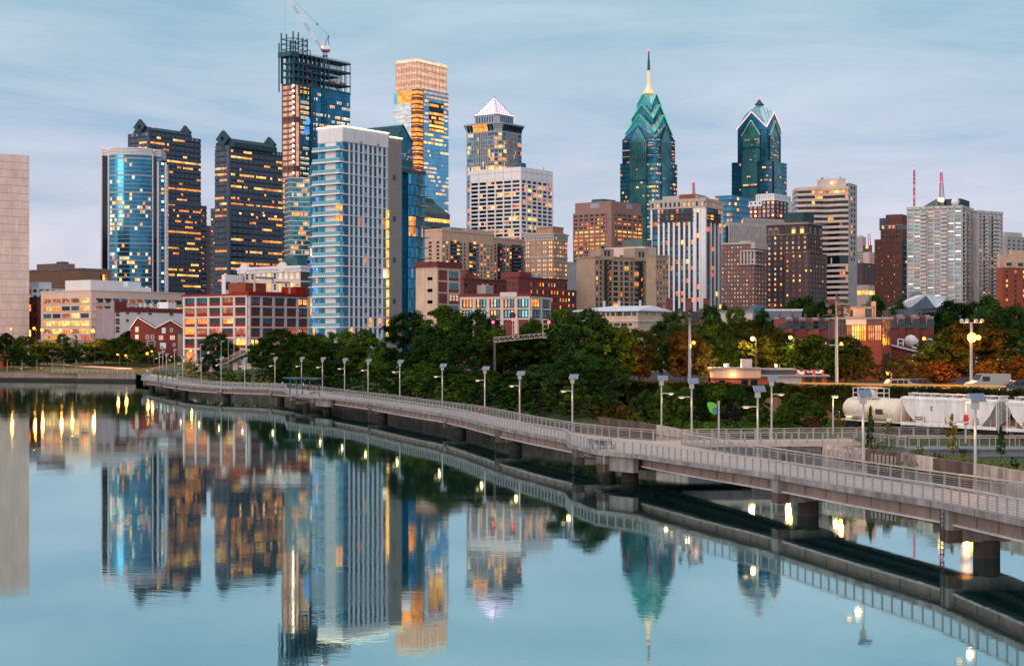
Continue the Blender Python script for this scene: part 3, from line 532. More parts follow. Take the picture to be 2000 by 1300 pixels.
# twin stone towers
def twin(name, label, xl, xc, xr, ytop, d, ystep, xl2, xc2, xr2, dia, seed):
    b = Bld(name, label, xl, xc, xr, ytop, d, seed=seed, cat='tower'); b.body('glass_black')
    nf = int((b.H) / 3.9); fh = b.H / nf
    mb = MB()
    for F in (b.R, b.L):
        for i in range(nf + 1): mb.fbox(F, 0 if F is b.L else -.3, b.len(F), b.H - i * fh - fh * .64, b.H - i * fh - .0, -.05, .3 if F is b.R else .29)
    mb.box(-.35, 1.6, -.35, 1.6, 0, b.H); b.part('spandrel', mb, 'granite')
    mb = MB()
    for F in (b.R, b.L):
        n = max(2, int(b.len(F) / 4.6))
        for i in range(nf):
            for j in range(n): u = b.len(F) * (j + .5) / n; mb.fbox(F, u - .55, u + .55, b.H - i * fh - fh * .5, b.H - i * fh - fh * .18, .3, .34)
    tag(b.part('small_opening', mb, 'glass_black'), kind='stuff')
    for F in (b.R, b.L): b.grid(F, 0, b.H, nf, int(b.len(F) / 1.9), .86, .33, 'glass_black', .2, ('lit_yellow', 'lit_orange', 'lit_orange'), run=.66, voff=-.32, e=.02)
    b.wins = [w_ for w_ in b.wins if w_[5] != 'glass_black']
    # lower, wider shaft
    zs = b.z(ystep); x1 = b.ua(xr2); y1 = b.solve(xl2, b.b); mb = MB(); mb.box(-.02, x1, .6, y1, -6, zs - .1); b.part('podium_glazing', mb, 'glass_black')
    mb = MB(); F2 = Face((b.La, .6), (1, 0), (0, -1)); F2.len = x1 - b.La; F3 = Face((0, y1), (0, -1), (-1, 0)); F3.len = y1 - b.Lb
    k = int(zs / fh)
    for i in range(k):
        for F in (F2, F3): mb.fbox(F, 0, F.len + .3, zs - i * fh - fh * .64, zs - i * fh, -.05, .33)
    mb.fbox(b.R, 0, b.La, zs - fh * .3, zs + fh * .6, .3, .5); b.part('podium_spandrel', mb, 'granite')
    for F in (F2, F3): b.grid(F, 0, zs, k, max(1, int(F.len / 1.9)), .86, .33, 'lit_orange', .0, run=.5, voff=-.32)
    b.wins = [w_ for w_ in b.wins if w_[0] not in (F2, F3) or b.rng.random() < .22]
    # roof block with diamond gable ends
    (xd, yd), (xe, ye) = dia; m0 = b.ua(xd) if False else -1.0; z0 = b.H; zd = b.z(yd); s_ = zd - z0 - .5
    yc = b.Lb * .42; Lr = b.La * .84; mb = MB(); mb.box(1.5, Lr, yc - 8.5, yc + 8.5, z0 - 1, z0 + s_ * .55)
    mb.add([(1.5, yc - 8.5, z0 + s_ * .55), (Lr, yc - 8.5, z0 + s_ * .55), (Lr, yc, z0 + s_ * 1.35), (1.5, yc, z0 + s_ * 1.35), (1.5, yc + 8.5, z0 + s_ * .55), (Lr, yc + 8.5, z0 + s_ * .55)], [(0, 1, 2, 3), (3, 2, 5, 4), (0, 3, 4), (1, 5, 2)])
    b.part('ridge_block', mb, 'granite_dark')
    mb = MB()
    for j in range(9): mb.box(3 + Lr * .9 * j / 9, 3 + Lr * .9 * j / 9 + 1.6, yc - 8.58, yc - 8.4, z0 + s_ * .12, z0 + s_ * .4)
    b.part('roof_openings', mb, 'glass_dark')
    for x in (-.8, Lr):
        mb = MB(); hw = 6.2; hz = 5.6; zc = z0 + s_ + .5; q = .24
        o_ = [(0, -hz), (hw, 0), (0, hz), (-hw, 0)]; i_ = [(-1.1, -2), (1.1, -2), (1.1, 2), (-1.1, 2)]
        i_ = [(0, -2.2), (1.5, 0), (0, 2.2), (-1.5, 0)]
        vs = [(x_, yc + p[0], zc + p[1]) for x_ in (x, x + 2.2) for p in o_ + i_]; fs = []
        for k_ in range(4):
            n_ = (k_ + 1) % 4; fs += [(k_, n_, 4 + n_, 4 + k_), (8 + k_, 12 + k_, 12 + n_, 8 + n_), (k_, 8 + k_, 8 + n_, n_), (4 + k_, 4 + n_, 12 + n_, 12 + k_)]
        mb.add(vs, fs); mb.box(x + .3, x + 2, yc - 2, yc + 2, z0 - 2, zc - hz + 1.5); b.part('diamond_gable', mb, 'granite_dark')
    mb = MB()
    for F in (b.R, b.L):
        n = int(b.len(F) / 2.2)
        for j in range(n):
            if b.rng.random() < .6 and not (F is b.R and j < n * .8): mb.fbox(F, b.len(F) * j / n, b.len(F) * j / n + .8, b.H - 2, b.H - 1, .3, .36)
    b.part('parapet_slots', mb, 'glass_pale')
    return b
b = twin('stone_tower', 'dark stone office tower with diamond roof gables behind the curved blue glass tower', 250, 290, 392, 258, 1180, 392, 247, 290, 404, ((277, 246), (364, 257)), 21); beacon(b.root, (12, b.Lb * .42, b.z(243)), .6); b.done()
b = twin('stone_tower', 'dark stone office tower with diamond roof gables beside the unfinished glass skyscraper', 420, 447, 551, 284, 1090, 405, 412, 447, 567, ((446, 270), (523, 278)), 22)
mb = MB()
for j in range(4): mb.ball((b.La * (.2 + .22 * j), -.6, b.z(415)), .55)
b.part('floodlight', mb, 'bulb_warm'); b.done()
b = Bld('slab_building', 'narrow mauve brown slab seen in the gap between the two dark stone towers', 380, 398, 424, 440, 1400); b.body('mauve_brown'); b.done()
# unfinished skyscraper
b = Bld('unfinished_skyscraper', 'unfinished blue glass skyscraper with bare steel frame top and lit hoist shaft', 552, 574, 684, 120, 1500, seed=31, cat='skyscraper')
zg = b.z(161); uR = lambda px: b.ua(px)
mb = MB(); mb.box(uR(606), b.La, 0, b.Lb, -6, zg); b.part('curtain_wall', mb, 'glass_blue')
mb = MB(); mb.box(uR(585), uR(606) - .02, 1.0, b.Lb, -6, b.z(165)); b.part('dark_curtain_wall', mb, 'glass_deep')
mb = MB(); mb.box(.3, uR(585), .6, b.Lb - .3, -6, b.z(163)); b.part('core_wall', mb, 'mauve_brown')
mb = MB(); nf = 52; fh = (zg + 2) / nf
for i in range(nf):
    mb.fbox(b.R, uR(606), b.La, i * fh, i * fh + .5, 0, .2); mb.fbox(b.R, uR(585), uR(606), i * fh, i * fh + .7, -1, -.7)
b.part('floor_band', mb, 'glass_bright_blue')
b.grid(b.R, 0, zg, nf, 22, .8, .5, 'glass_blue', .05, ('lit_yellow', 'lit_white', 'lit_pale'), u0=uR(610), u1=b.La, run=.55, rowp={2: .25, 5: .6, 6: .5, 7: .6, 8: .6, 9: .3, 12: .2})
b.wins = [w_ for w_ in b.wins if w_[5] != 'glass_blue']
R2 = Face((0, 1.0), (1, 0), (0, -1)); R2.len = b.La
b.grid(R2, 0, zg, nf, 6, .8, .5, 'glass_deep', .35, ('lit_yellow', 'lit_pale'), u0=uR(587), u1=uR(605), run=.5); b.wins = [w_ for w_ in b.wins if w_[5] != 'glass_deep']
b.done(n=60)
# hoist bays: lit open floors
mb = MB(); mb2 = MB(); mb3 = MB(); nb = 44
for i in range(nb):
    z0 = b.z(163) - (i + 1) * 5.0
    if i in (6, 15, 24): continue
    mb.fbox(b.L, .4, b.Lb - .4, z0 + .4, z0 + 3.9, -.2, .15); mb.fbox(b.R, .3, uR(575.5), z0 + .4, z0 + 3.9, -.4, .15)
    mb2.fbox(b.R, uR(578.5), uR(583.5), z0 + .05, z0 + 4.8, -.4, .1)
    mb3.ball((-.6, .2, z0 + 3), 1.05); 
b.part('hoist_bay', mb, 'lit_peach'); b.part('lit_shaft', mb2, 'lit_peach'); b.part('work_lamp', mb3, 'bulb_white')
mb = MB()
for i in range(nb): z0 = b.z(163) - (i + 1) * 5.0; mb.fbox(b.L, 0, b.Lb, z0 + 3.5, z0 + 5.4, 0, .5); mb.fbox(b.R, 0, uR(576), z0 + 3.5, z0 + 5.4, 0, .5)
for u in (0, b.Lb * .5, b.Lb): mb.fbox(b.L, u - .5, u + .5, 0, b.z(163), 0, .6)
for px in (576, 585): mb.fbox(b.R, uR(px) - .6, uR(px) + .6, 0, b.z(163), 0, .6)
b.part('hoist_frame', mb, 'mauve_brown')
# steel frame
mb = MB(); zt = b.z(103); lv = [zg - 1, zg + (zt - zg) * .22, zg + (zt - zg) * .45, zg + (zt - zg) * .68, zt]
for i, z in enumerate(lv):
    mb.box(-.5, b.La + .5 if i not in (2,) else b.La * .78, -.5, b.Lb, z - .9, z + .5)
for i in range(14):
    x = b.La * i / 13
    for y in (0, b.Lb * .5, b.Lb): mb.bar((x, y, zg - 12 if i < 4 else zg), (x, y, zt), 1.0 if x < b.La * .66 else .55)
for i in range(7):
    x = b.La * .05 + i * b.La * .09
    mb.bar((x, 0, lv[2]), (x + b.La * .045, 0, lv[3]), .5); mb.bar((x + b.La * .09, 0, lv[2]), (x + b.La * .045, 0, lv[3]), .5)
mb.box(b.La * .16, b.La * .5, b.Lb * .3, b.Lb * .9, zg - 1, zt - 6)
mb.bar((b.La * .8, 0, zg), (b.La * .62, 0, lv[1]), .8)
for i in range(8): z = lv[1] + (zt - lv[1]) * i / 8; mb.bar((b.La * .7, -.2, z), (b.La, -.2, z), .2)
b.part('steel_frame', mb, 'steel_dark')
mb = MB()
for i in range(26): x = b.La * i / 26; mb.bar((x, -.4, zt + .5), (x, -.4, zt + 1.7), .2)
mb.box(0, b.La, -.5, -.3, zt + 1.3, zt + 1.7)
for (x, z) in ((.22, lv[3]), (.24, lv[2]), (.2, lv[1]), (.25, lv[0])): mb.box(b.La * x, b.La * x + 4, -.8, -.5, z + .6, z + 1.8)
for x in (.62, .8): mb.box(b.La * x, b.La * (x + .1), -.8, -.5, lv[1] + .6, lv[1] + 2)
b.part('safety_netting', mb, 'crane_red')
mb = MB(); zc = b.z(66); x0, x1, y1 = -1.0, uR(600), b.Lb * 1.05
for (x, y) in ((x0, 0), (x0, y1), (x1 * .33, 0), (x1 * .33, y1), (x1 * .66, 0), (x1 * .66, y1), (x1, 0), (x1, y1)):
    mb.bar((x, y, zg), (x, y, zc + (2 if x < x1 * .5 else -2)), .95)
for z in (zt + 4, zt + 9, zt + 13.5):
    for y in (0, y1): mb.bar((x0, y, z), (x1, y, z), .6)
    for x in (x0, x1): mb.bar((x, 0, z), (x, y1, z), .6)
for i in range(3):
    for z in (zt, zt + 4.5, zt + 9): mb.bar((x0 + (x1 - x0) * i / 3, 0, z), (x0 + (x1 - x0) * (i + 1) / 3, 0, z + 4.5), .4)
for (x, y) in ((x0 - 3, 1), (x0 - 3, y1)): mb.bar((x, y, zg - 8), (x, y, b.z(82)), .9)
mb.box(x0 - 4.5, x1 * .3, -1, y1, zt - 3.5, zt + 1)
mb.bar((uR(600), 0, zt + 5), (uR(606), 0, zt + 5), .6); mb.bar((uR(606), 0, zt + 5), (uR(606), 0, zt), .6)
b.part('core_scaffold', mb, 'steel_blue' if False else 'steel_dark')
mb = MB(); xm = uR(616); xm = uR(633)
for xx in (uR(611), uR(633)):
    for k in (-1, 1): mb.bar((xx + k * 1.5, -1.6, 0), (xx + k * 1.5, -1.6, zg + 4), .7)
    for i in range(44): z = i * 5.0; mb.bar((xx - 1.5, -1.6, z), (xx + 1.5, -1.6, z + 5), .4); mb.bar((xx - 1.5, -1.6, z), (xx + 1.5, -1.6, z), .4)
b.part('hoist_mast', mb, 'steel_dark')
for (px, yy, m) in ((602, 225, 'lit_blue'), (599, 243, 'lit_blue')):
    mb = MB(); mb.fbox(b.R, uR(px - 4), uR(px + 6), b.z(yy + 14), b.z(yy), -.6, -.4); b.part('light_artwork', mb, 'lit_blue')
# tower crane on it (stands on the frame, a thing of its own)
cr = empty('tower_crane', b.root.matrix_basis @ Vector((uR(634), 3, b.zb + zt - b.zb)), 0, 'red and white luffing tower crane standing on the unfinished skyscraper', 'crane')
cl = gx(635, 1510); cr.location = (cl.x, 1510, zat(104, 1510)); k = 1510 / FOC
mb = MB()
for sx in (-1, 1):
    for sy in (-1, 1): mb.bar((sx * 1.4, sy * 1.4, -14), (sx * 1.4, sy * 1.4, 4), .5)
for i in range(6): mb.bar((-1.4, -1.4, -14 + i * 3), (1.4, -1.4, -11 + i * 3), .3)
mb.box(-2.6, 2.6, -2.6, 2.6, 1, 2); mb.box(-2.2, 2.2, -2.2, 2.2, -3, -2.2); mb.build('mast', 'steel_dark', cr)
mb = MB(); mb.box(-2.5, 4.2, -1.7, 1.7, 3.2, 6.6); mb.build('machinery_house', 'white', cr); mb = MB(); mb.box(-4, 4.4, -1.8, 1.8, 2.4, 3.4); mb.box(1.5, 4.2, -1.2, 1.2, .8, 2.4); mb.build('turntable', 'crane_red', cr)
A = Vector((3.2, 0, (104 - 69) * k)); mb = MB(); mb.bar((-1.5, 0, 4), A, .55); mb.bar((3.4, 0, 4), A, .55); mb.build('a_frame', 'steel_dark', cr)
tip = Vector(((556 - 635) * k, 0, (104 + 14) * k)); foot = Vector((-3.4, 0, 4.2)); dv = tip - foot; up = Vector((dv.z, 0, -dv.x)).normalized()
mb = MB(); nseg = 26
for i in range(nseg):
    p = foot + dv * (i / nseg); q = foot + dv * ((i + 1) / nseg); mi = 0 if (i // 4) % 2 == 0 else 1; wd = 1.0
    for s_ in (-1, 1):
        for t_ in (-1, 1): o_ = up * s_ * wd + Vector((0, t_ * .9, 0)); mb.bar(p + o_, q + o_, .26, mi=mi)
    mb.bar(p + up * wd, q - up * wd, .2, mi=mi); mb.bar(p - up * wd, p + up * wd, .2, mi=mi)
mb.build('jib', ['crane_red', 'white'], cr)
mb = MB(); mb.bar(A, tip, .16); mb.ball(A + (tip - A) * .26, .9, mi=0); mb.bar(tip + Vector((.5, 0, 0)), (tip.x + .5, 0, (104 - 70) * k), .12); mb.bar(tip + Vector((3, 0, 0)), A + Vector((-.6, 0, 0)), .12); mb.build('cables', 'steel_dark', cr)
mb = MB(); mb.ball((-2.6, -1.6, 5.4), .75); mb.build('lamp', 'bulb_warm', cr)
# green glass apartment block left of the white tower
b = Bld('apartment_block', 'green glass apartment block with thin white floor slabs left of the white tower', 556, 567, 640, 347, 1000, th=22, seed=41, cat='apartment block')
b.body('glass_green'); nf = 19; fh = (b.z(347) - b.z(525)) / nf; mb = MB()
for i in range(nf + 4): mb.box(-.6, b.La, -.7, b.Lb, b.H - i * fh - .22, b.H - i * fh + .22)
b.part('floor_slab', mb, 'cool_white')
b.grid(b.R, b.z(525), b.H, nf, 12, .82, .66, ('glass_green', 'glass_deep', 'glass_teal'), .12, ('lit_orange', 'lit_pale', 'lit_peach'), u1=b.ua(604), run=.5, e=.1); b.done()
# white apartment tower
b = Bld('white_tower', 'white slab tower with glowing roof edge, balcony corner and blue window stripes', 622, 669, 757, 247.5, 515, seed=51, cat='apartment tower')
b.body('white_panel'); ys = [293, 316, 338, 358.5, 378.5, 399, 419.4, 439.7] + [459.5 + 19.9 * i for i in range(11)]
fl = [b.z(y) for y in ys]; tops = [b.z(276)] + fl[:-1]
mb = MB()
for z in fl:      # balcony slabs wrap the left face, thin slab lines on the right one
    mb.box(-1.9, .3, -.5, b.Lb + 1.2, z - .22, z + .22); mb.fbox(b.R, .3, b.La, z - .1, z + .1, 0, .2)
b.part('floor_slab', mb, 'white_panel')
mb = MB(); mb.fbox(b.L, b.Lb * .3, b.Lb * .72, -6, b.z(276), -.05, .15); b.part('end_wall', mb, 'pale_pink' if False else 'white_panel')
zt = b.z(276)
for F, u0, u1 in ((b.L, .2, b.Lb * .29), (b.L, b.Lb * .74, b.Lb - .05), (b.R, .05, b.La * .125)):
    for i, z in enumerate(fl):
        m = 'glass_bright_blue' if F is b.L else 'glass_strip'; m = 'glass_deep' if i > 14 else m
        if i in (6, 7) and u1 > b.Lb * .28 and F is b.R: m = 'lit_yellow' if i == 7 else 'lit_orange'
        if i in (6, 7) and F is b.L and u0 > 1: m = 'lit_orange'
        b.win(F, u0, u1, z + .22, tops[i] - .22, m, 'double' if F is b.L else None, 'glass_navy')
n = 8; us = [b.La * (.165 + .105 * j) for j in range(n)]
for j, u in enumerate(us):
    for i, z in enumerate(fl):
        m = 'glass_strip' if i < 15 else 'glass_navy'; rr = b.rng.random()
        if i in (6, 7, 11) and rr < .25: m = 'lit_dim'
        if i >= 16 and rr < .3: m = 'lit_orange'
        wd = b.La * .054
        if j in (3, 6) : b.win(b.R, u + wd * .1, u + wd * .9, z + .16, z + 1.3, 'grey_fin', e=.12)
        b.win(b.R, u, u + wd, z + .16, tops[i] - .16, m)
for i, z in enumerate(fl):
    if i >= 11: b.win(b.R, b.La * .90, b.La * .995, z + .16, tops[i] - .16, 'lit_white' if i == 12 else 'glass_bright_blue' if i < 15 else 'glass_deep', 'triple', 'steel_blue', e=.09)
mb = MB()
for i in range(1, len(fl)):
    for F in (b.L,): mb.fbox(F, -1.0, b.Lb + .4, fl[i - 1] + .25, fl[i - 1] + 1.25, 1.78, 1.84)
    mb.box(-1.85, .2, -.46, -.40, fl[i - 1] + .25, fl[i - 1] + 1.25)
b.part('balcony_rail', mb, 'balcony_glass')
mb = MB(); mb.box(-.5, b.La + .2, -.55, -.2, b.H, b.H + .35); mb.box(-.55, -.2, -.2, b.Lb + .3, b.H, b.H + .35); b.part('cornice_light', mb, 'led_cornice')
mb = MB(); mb.fbox(b.R, -.2, b.La, zt, b.H, 0, .35); mb.fbox(b.L, 0, b.Lb + .2, zt, b.H, 0, .35)
for k in (.25, .5, .75): mb.fbox(b.R, b.La * k - .04, b.La * k + .04, zt, b.H, .35, .37, 1)
for k in (.5,): mb.fbox(b.L, b.Lb * k - .04, b.Lb * k + .04, zt, b.H, .35, .37, 1)
mb.fbox(b.R, b.La * .36, b.La * .41, zt + .1, zt + .8, .35, .4, 1); mb.fbox(b.R, b.La * .74, b.La * .79, zt + .1, zt + .8, .35, .4, 1); b.part('parapet', mb, ['cool_white', 'joint'])
u0, u1 = b.ua(757.5), b.ua(782)
mb = MB(); zt2 = b.z(267) + (b.z(247.5) - b.z(247.5)); zw = zat(267, b.d + b.La * .83) - b.zb
mb.box(b.La + .03, u1, -.6, b.Lb + .4, -6, zw - .3)
for i in range(1, 10): mb.fbox(b.R, b.La + .1, u1, zw - i * 8, zw - i * 8 + .12, .6, .63, 1)
b.part('blank_wall', mb, ['taupe', 'joint']); mb = MB(); mb.box(b.La + .3, u1 + .2, -.85, -.5, zw - .3, zw + .1); b.part('cornice_light', mb, 'led_cornice')
mb = MB()
for i in range(8): z = zw - 14 - i * 13.4; mb.fbox(b.R, u1 - 4.5, u1 - 3.2, z, z + 1.6, .6, .7)
b.part('vent', mb, 'dark_grey')
mb = MB()
for i in range(6, 19): mb.fbox(b.R, b.La - .8, b.La + .02, fl[i] + .3, tops[i] - .5, .02, .62)
b.part('stair_light', mb, 'lit_yellow')
# blue glass wing on the right, lower blue glass wing on the left
x2 = b.ua(832); z2 = zat(336, b.d + b.La * 1.25) - b.zb
mb = MB(); mb.box(u1 + .02, u1 + 4.5, 2, b.Lb + 2, -6, z2); b.part('wing_side', mb, 'glass_deep')
mb = MB(); mb.box(u1 + 4.5, x2, .5, b.Lb + 1, -6, z2 - .4); b.part('wing_curtain_wall', mb, 'glass_bright_blue')
mb = MB(); mb.box(u1 - .2, x2 + .2, .2, b.Lb + 1.5, z2 - .4, z2 + .9)
WF = Face((0, .5), (1, 0), (0, -1)); WF.len = x2
for i in range(19): mb.fbox(WF, u1 + 4.4, x2, z2 - 4.2 - i * 3.45, z2 - 3.9 - i * 3.45, 0, .25); mb.box(x2 - 3, x2 + 1.5, -.9, 4, z2 - 4.2 - i * 3.45, z2 - 3.95 - i * 3.45, 1)
mb.fbox(WF, (u1 + x2) / 2 + 3, (u1 + x2) / 2 + 4.6, -6, z2, 0, .15, 2)
b.part('wing_slab', mb, ['dark_grey', 'grey_fin', 'roof_green'])
for i in range(18):
    z = z2 - 3.9 - i * 3.45
    for j in range(6):
        ua_ = u1 + 5 + j * (x2 - u1 - 6) / 6; m = 'lit_orange' if i in (4, 5) and j < 3 else 'lit_peach' if i == 5 and j > 3 else None
        m = m or ('glass_blue' if (i + j) % 2 else 'glass_sky' if (i * 7 + j * 3) % 11 == 0 else 'glass_bright_blue'); b.win(WF, ua_, ua_ + (x2 - u1 - 6) / 6 * .86, z + .05, z + 3.05, m, 'double' if j in (2, 5) else None, 'glass_navy')
y0 = b.Lb + .02; y1 = b.solve(600, b.b); zl = b.z(322) + 1
mb = MB(); mb.box(1.2, 16, y0, y1, -6, zl); b.part('low_wing', mb, 'glass_deep'); mb = MB()
LF = Face((1.2, y1), (0, -1), (-1, 0)); LF.len = y1 - y0
for i, z in enumerate(fl[2:]): mb.fbox(LF, -.3, LF.len, z - .25, z + .25, 0, .5)
b.part('low_wing_slab', mb, 'steel_blue')
for i, z in enumerate(fl[2:]):
    for j in range(4):
        rr = b.rng.random(); m = 'lit_blue' if rr < .28 else 'lit_orange' if (rr < .5 and i > 9) else 'lit_pale' if rr < .38 else 'glass_deep' if rr < .8 else 'glass_navy'  # blue and orange glow paints neon signs mirrored in the wing's glass
        b.win(LF, LF.len * j / 4 + .2, LF.len * (j + 1) / 4 - .2, z + .3, z + 2.9, m)
b.done()
# gabled teal glass tower behind
b = Bld('gabled_tower', 'teal glass tower with a steep gabled roof peeking over the white tower', 690, 772, 806, 275, 1250, cat='tower', seed=61)
b.body('glass_deep'); zr = b.z(241); c2 = b.La / 2
mb = MB(); mb.add([(0, 0, b.H), (b.La, 0, b.H), (b.La * .42, 0, zr), (0, b.Lb + 10, b.H), (b.La, b.Lb + 10, b.H), (b.La * .42, b.Lb + 10, zr)], [(0, 3, 5, 2), (1, 2, 5, 4)]); b.part('roof', mb, 'glass_teal')
mb = MB(); mb.add([(0.02, -.1, b.H), (b.La, -.1, b.H), (b.La * .42, -.1, zr)], [(0, 1, 2)]); b.part('gable_wall', mb, 'glass_deep')
mb = MB()
for i in range(14): f = i / 14; mb.bar((b.La * .42 * f - .1, 0, b.H + (zr - b.H) * f), (b.La * .42 * f - .1, b.Lb + 10, b.H + (zr - b.H) * f), .5)
mb.bar((0, -.2, b.H), (b.La * .42, -.2, zr), .8); mb.bar((b.La, -.2, b.H), (b.La * .42, -.2, zr), .8); b.part('roof_rib', mb, 'steel_dark')
mb = MB(); mb.fbox(b.R, 0, b.La, b.z(321), b.z(311), 0, .4); b.part('dark_band', mb, 'steel_dark')
b.grid(b.R, b.z(310), b.z(282), 6, 14, .6, .5, 'glass_deep', .12, ('lit_pale', 'lit_red')); b.wins = [w_ for w_ in b.wins if w_[5] != 'glass_deep']
beacon(b.root, (b.La * .42, 0, zr + 1.4), .6); beacon(b.root, (b.La * .42, b.Lb + 9, zr + 1.4), .6); b.done()
# tall tower with the glowing lantern top
b = Bld('lantern_tower', 'tallest pale blue glass skyscraper with a glowing peach lantern top', 769, 815, 876, 172, 1620, cat='skyscraper', seed=71)
zl = b.z(174); mb = MB(); mb.box(1.0, b.La - 1, 1.0, b.Lb - 1, -6, zl); b.part('core', mb, 'lit_orange')
us = b.ua(827); ys_ = b.solve(803, b.b)
mb = MB(); mb.box(us, b.La, 0, b.Lb, -6, b.z(171)); 
b.part('right_curtain_wall', mb, 'glass_blue' if False else 'glass_sky')
mb = MB(); mb.box(-.0, us - 2, ys_, b.Lb, -6, b.z(200)); b.part('left_curtain_wall', mb, 'glass_pale')
mb = MB(); mb.box(0.5, us, b.Lb - 4, b.Lb + .3, -6, b.z(176)); b.part('side_fin', mb, 'glass_sky')
mb = MB()
for i in range(60):
    z = b.z(175) - i * 4.6
    if z < 0: break
    mb.box(.6, us - .1, .6, ys_ - .1, z - .8, z + .8)
    if i % 3 == 1: mb.box(.5, us - .1, .5, ys_ - .1, z - 3.6, z - 2.0)
b.part('corner_floor', mb, 'mauve_brown')
zt = b.z(114); mb = MB(); mb.box(2, b.La - 1, 2, b.Lb - 1.5, zl, zt); b.part('lantern', mb, 'lit_peach')
mb = MB(); n = 9
for i in range(n + 1):
    z = zl + (zt - zl) * i / n
    mb.box(1.7, b.La - .7, 1.7, b.Lb - 1.2, z - .32, z + .32, 0 if i % 2 else 1)
b.part('lantern_band', mb, ['lit_pale', 'beige']); mb = MB()
LR_ = Face((0, 1.9), (1, 0), (0, -1)); LL_ = Face((1.9, b.Lb), (0, -1), (-1, 0))
for i in range(9): mb.fbox(LR_, 2 + (b.La - 3) * i / 8 - .18, 2 + (b.La - 3) * i / 8 + .18, zl, zt + 1, 0, .3); mb.fbox(LL_, 1.5 + (b.Lb - 3.5) * i / 8 - .18, 1.5 + (b.Lb - 3.5) * i / 8 + .18, zl, zt + 1, 0, .3)
b.part('lantern_mullion', mb, 'beige'); mb = MB()
mb.fbox(LR_, 1.8, b.La - .8, zt - 2.6, zt + .3, .3, .5); mb.fbox(LL_, 1.3, b.Lb - 1.8, zt - 2.6, zt + .3, .3, .5); b.part('crown_light', mb, 'lit_pale')
mb = MB(); mb.bar((b.La * .35, 8, zt + 2), (b.La * .75, 8, zt + 2), 1.2, .8); mb.bar((b.La * .5, 8, zt), (b.La * .5, 8, zt + 2), .8); b.part('roof_crane', mb, 'steel_dark')
mb = MB(); o0, o1 = b.ua(838), b.ua(866); mb.fbox(b.R, o0, o1, b.z(253), b.z(194), -.2, .05); b.part('recess', mb, 'glass_black')
RF = Face((0, -.06), (1, 0), (0, -1)); RF.len = b.La
b.grid(RF, b.z(253), b.z(196), 7, 6, .9, .6, 'glass_black', .55, ('lit_orange', 'lit_yellow'), u0=o0, u1=o1, run=.4)
b.grid(b.R, 0, b.z(173), 62, 22, .92, .5, 'glass_sky', .2, ('lit_pale', 'lit_peach', 'lit_yellow'), u0=us + .5, run=.75, e=.04, skip=lambda i, j: False)
F2 = Face((0, b.Lb), (0, -1), (-1, 0)); F2.len = b.Lb - ys_
b.grid(F2, 0, b.z(202), 54, 12, .92, .5, 'glass_pale', .14, ('lit_pale', 'lit_peach'), run=.75, e=.04)
b.wins = [w_ for w_ in b.wins if w_[5] not in ('glass_sky', 'glass_pale') and not (w_[0] is b.R and w_[2] > o0 and w_[1] < o1 and w_[4] > b.z(254) and w_[3] < b.z(193))]
mb = MB()
for i in range(62): z = b.z(173) * i / 62; mb.fbox(b.R, us, b.La, z - .1, z + .1, 0, .05); mb.fbox(F2, 0, F2.len, min(z, b.z(202)) - .1, min(z, b.z(202)) + .1, 0, .05)
b.part('floor_line', mb, 'glass_blue'); b.done()
# dark banded block with a green mansard
b = Bld('mansard_block', 'dark banded office block with a green mansard roof beside the white tower', 800, 812, 878, 412, 900, seed=81)
b.body('glass_black'); mb = MB()
for i in range(8): z = b.H - i * 5.2; mb.box(-.3, b.La + .02, -.3, b.Lb, z - 2.6, z); mb.fbox(b.R, -.3, b.La, z - 1.5, z - 1.2, .3, .36)
b.part('spandrel', mb, 'granite'); mb = MB()
mb.hexa([(.1, .1, b.H), (b.La - .1, .1, b.H), (b.La - .1, b.Lb, b.H), (.1, b.Lb, b.H), (1, 3, b.z(384)), (b.La * .55, 3, b.z(384)), (b.La * .55, b.Lb - 3, b.z(384)), (1, b.Lb - 3, b.z(384))]); b.part('roof', mb, 'roof_green')
b.grid(b.R, b.H - 5.2, b.H, 1, 12, .85, .38, 'glass_black', .7, ('lit_yellow',), voff=-.28, run=.5); b.done()
# pyramid topped tower
def quad_root(name, label, px, d, cat='skyscraper', zb=7.0): c = gx(px, d); return empty(name, (c.x, c.y, zb), TH, label, cat)
def sq(w, ch=0):
    if not ch: return [(-w, -w), (w, -w), (w, w), (-w, w)]
    return [(-w + ch, -w), (w - ch, -w), (w, -w + ch), (w, w - ch), (w - ch, w), (-w + ch, w), (-w, w - ch), (-w, -w + ch)]
class Tower(Bld):
    def __init__(s, name, label, px, d, w, zb=7.0, seed=1, cat='skyscraper'):
        s.root = quad_root(name, label, px, d, cat, zb); s.d = d; s.zb = zb; s.wins = []; s.rng = random.Random(seed); s.w = w
        s.faces(w)
    def faces(s, w, ch=0):
        s.R = Face((-w, -w), (1, 0), (0, -1)); s.L = Face((-w, w), (0, -1), (-1, 0)); s.R.len = s.L.len = 2 * w; s.La = s.Lb = 2 * w
        q = .7071; s.K = Face((-w, -w + ch), (q, -q), (-q, -q)); s.K.len = ch * 1.414
    def len(s, F): return F.len
b = Tower('pyramid_tower', 'granite and glass tower crowned by a glowing lilac pyramid', 965, 1500, 20.2, seed=91); w_ = 20.2; ch = 5.2; b.faces(w_, ch)
zt = b.z(262); mb = MB(); mb.prism(sq(w_, ch), -6, zt); b.part('wall', mb, 'slate_blue_concrete' if False else 'steel_blue')
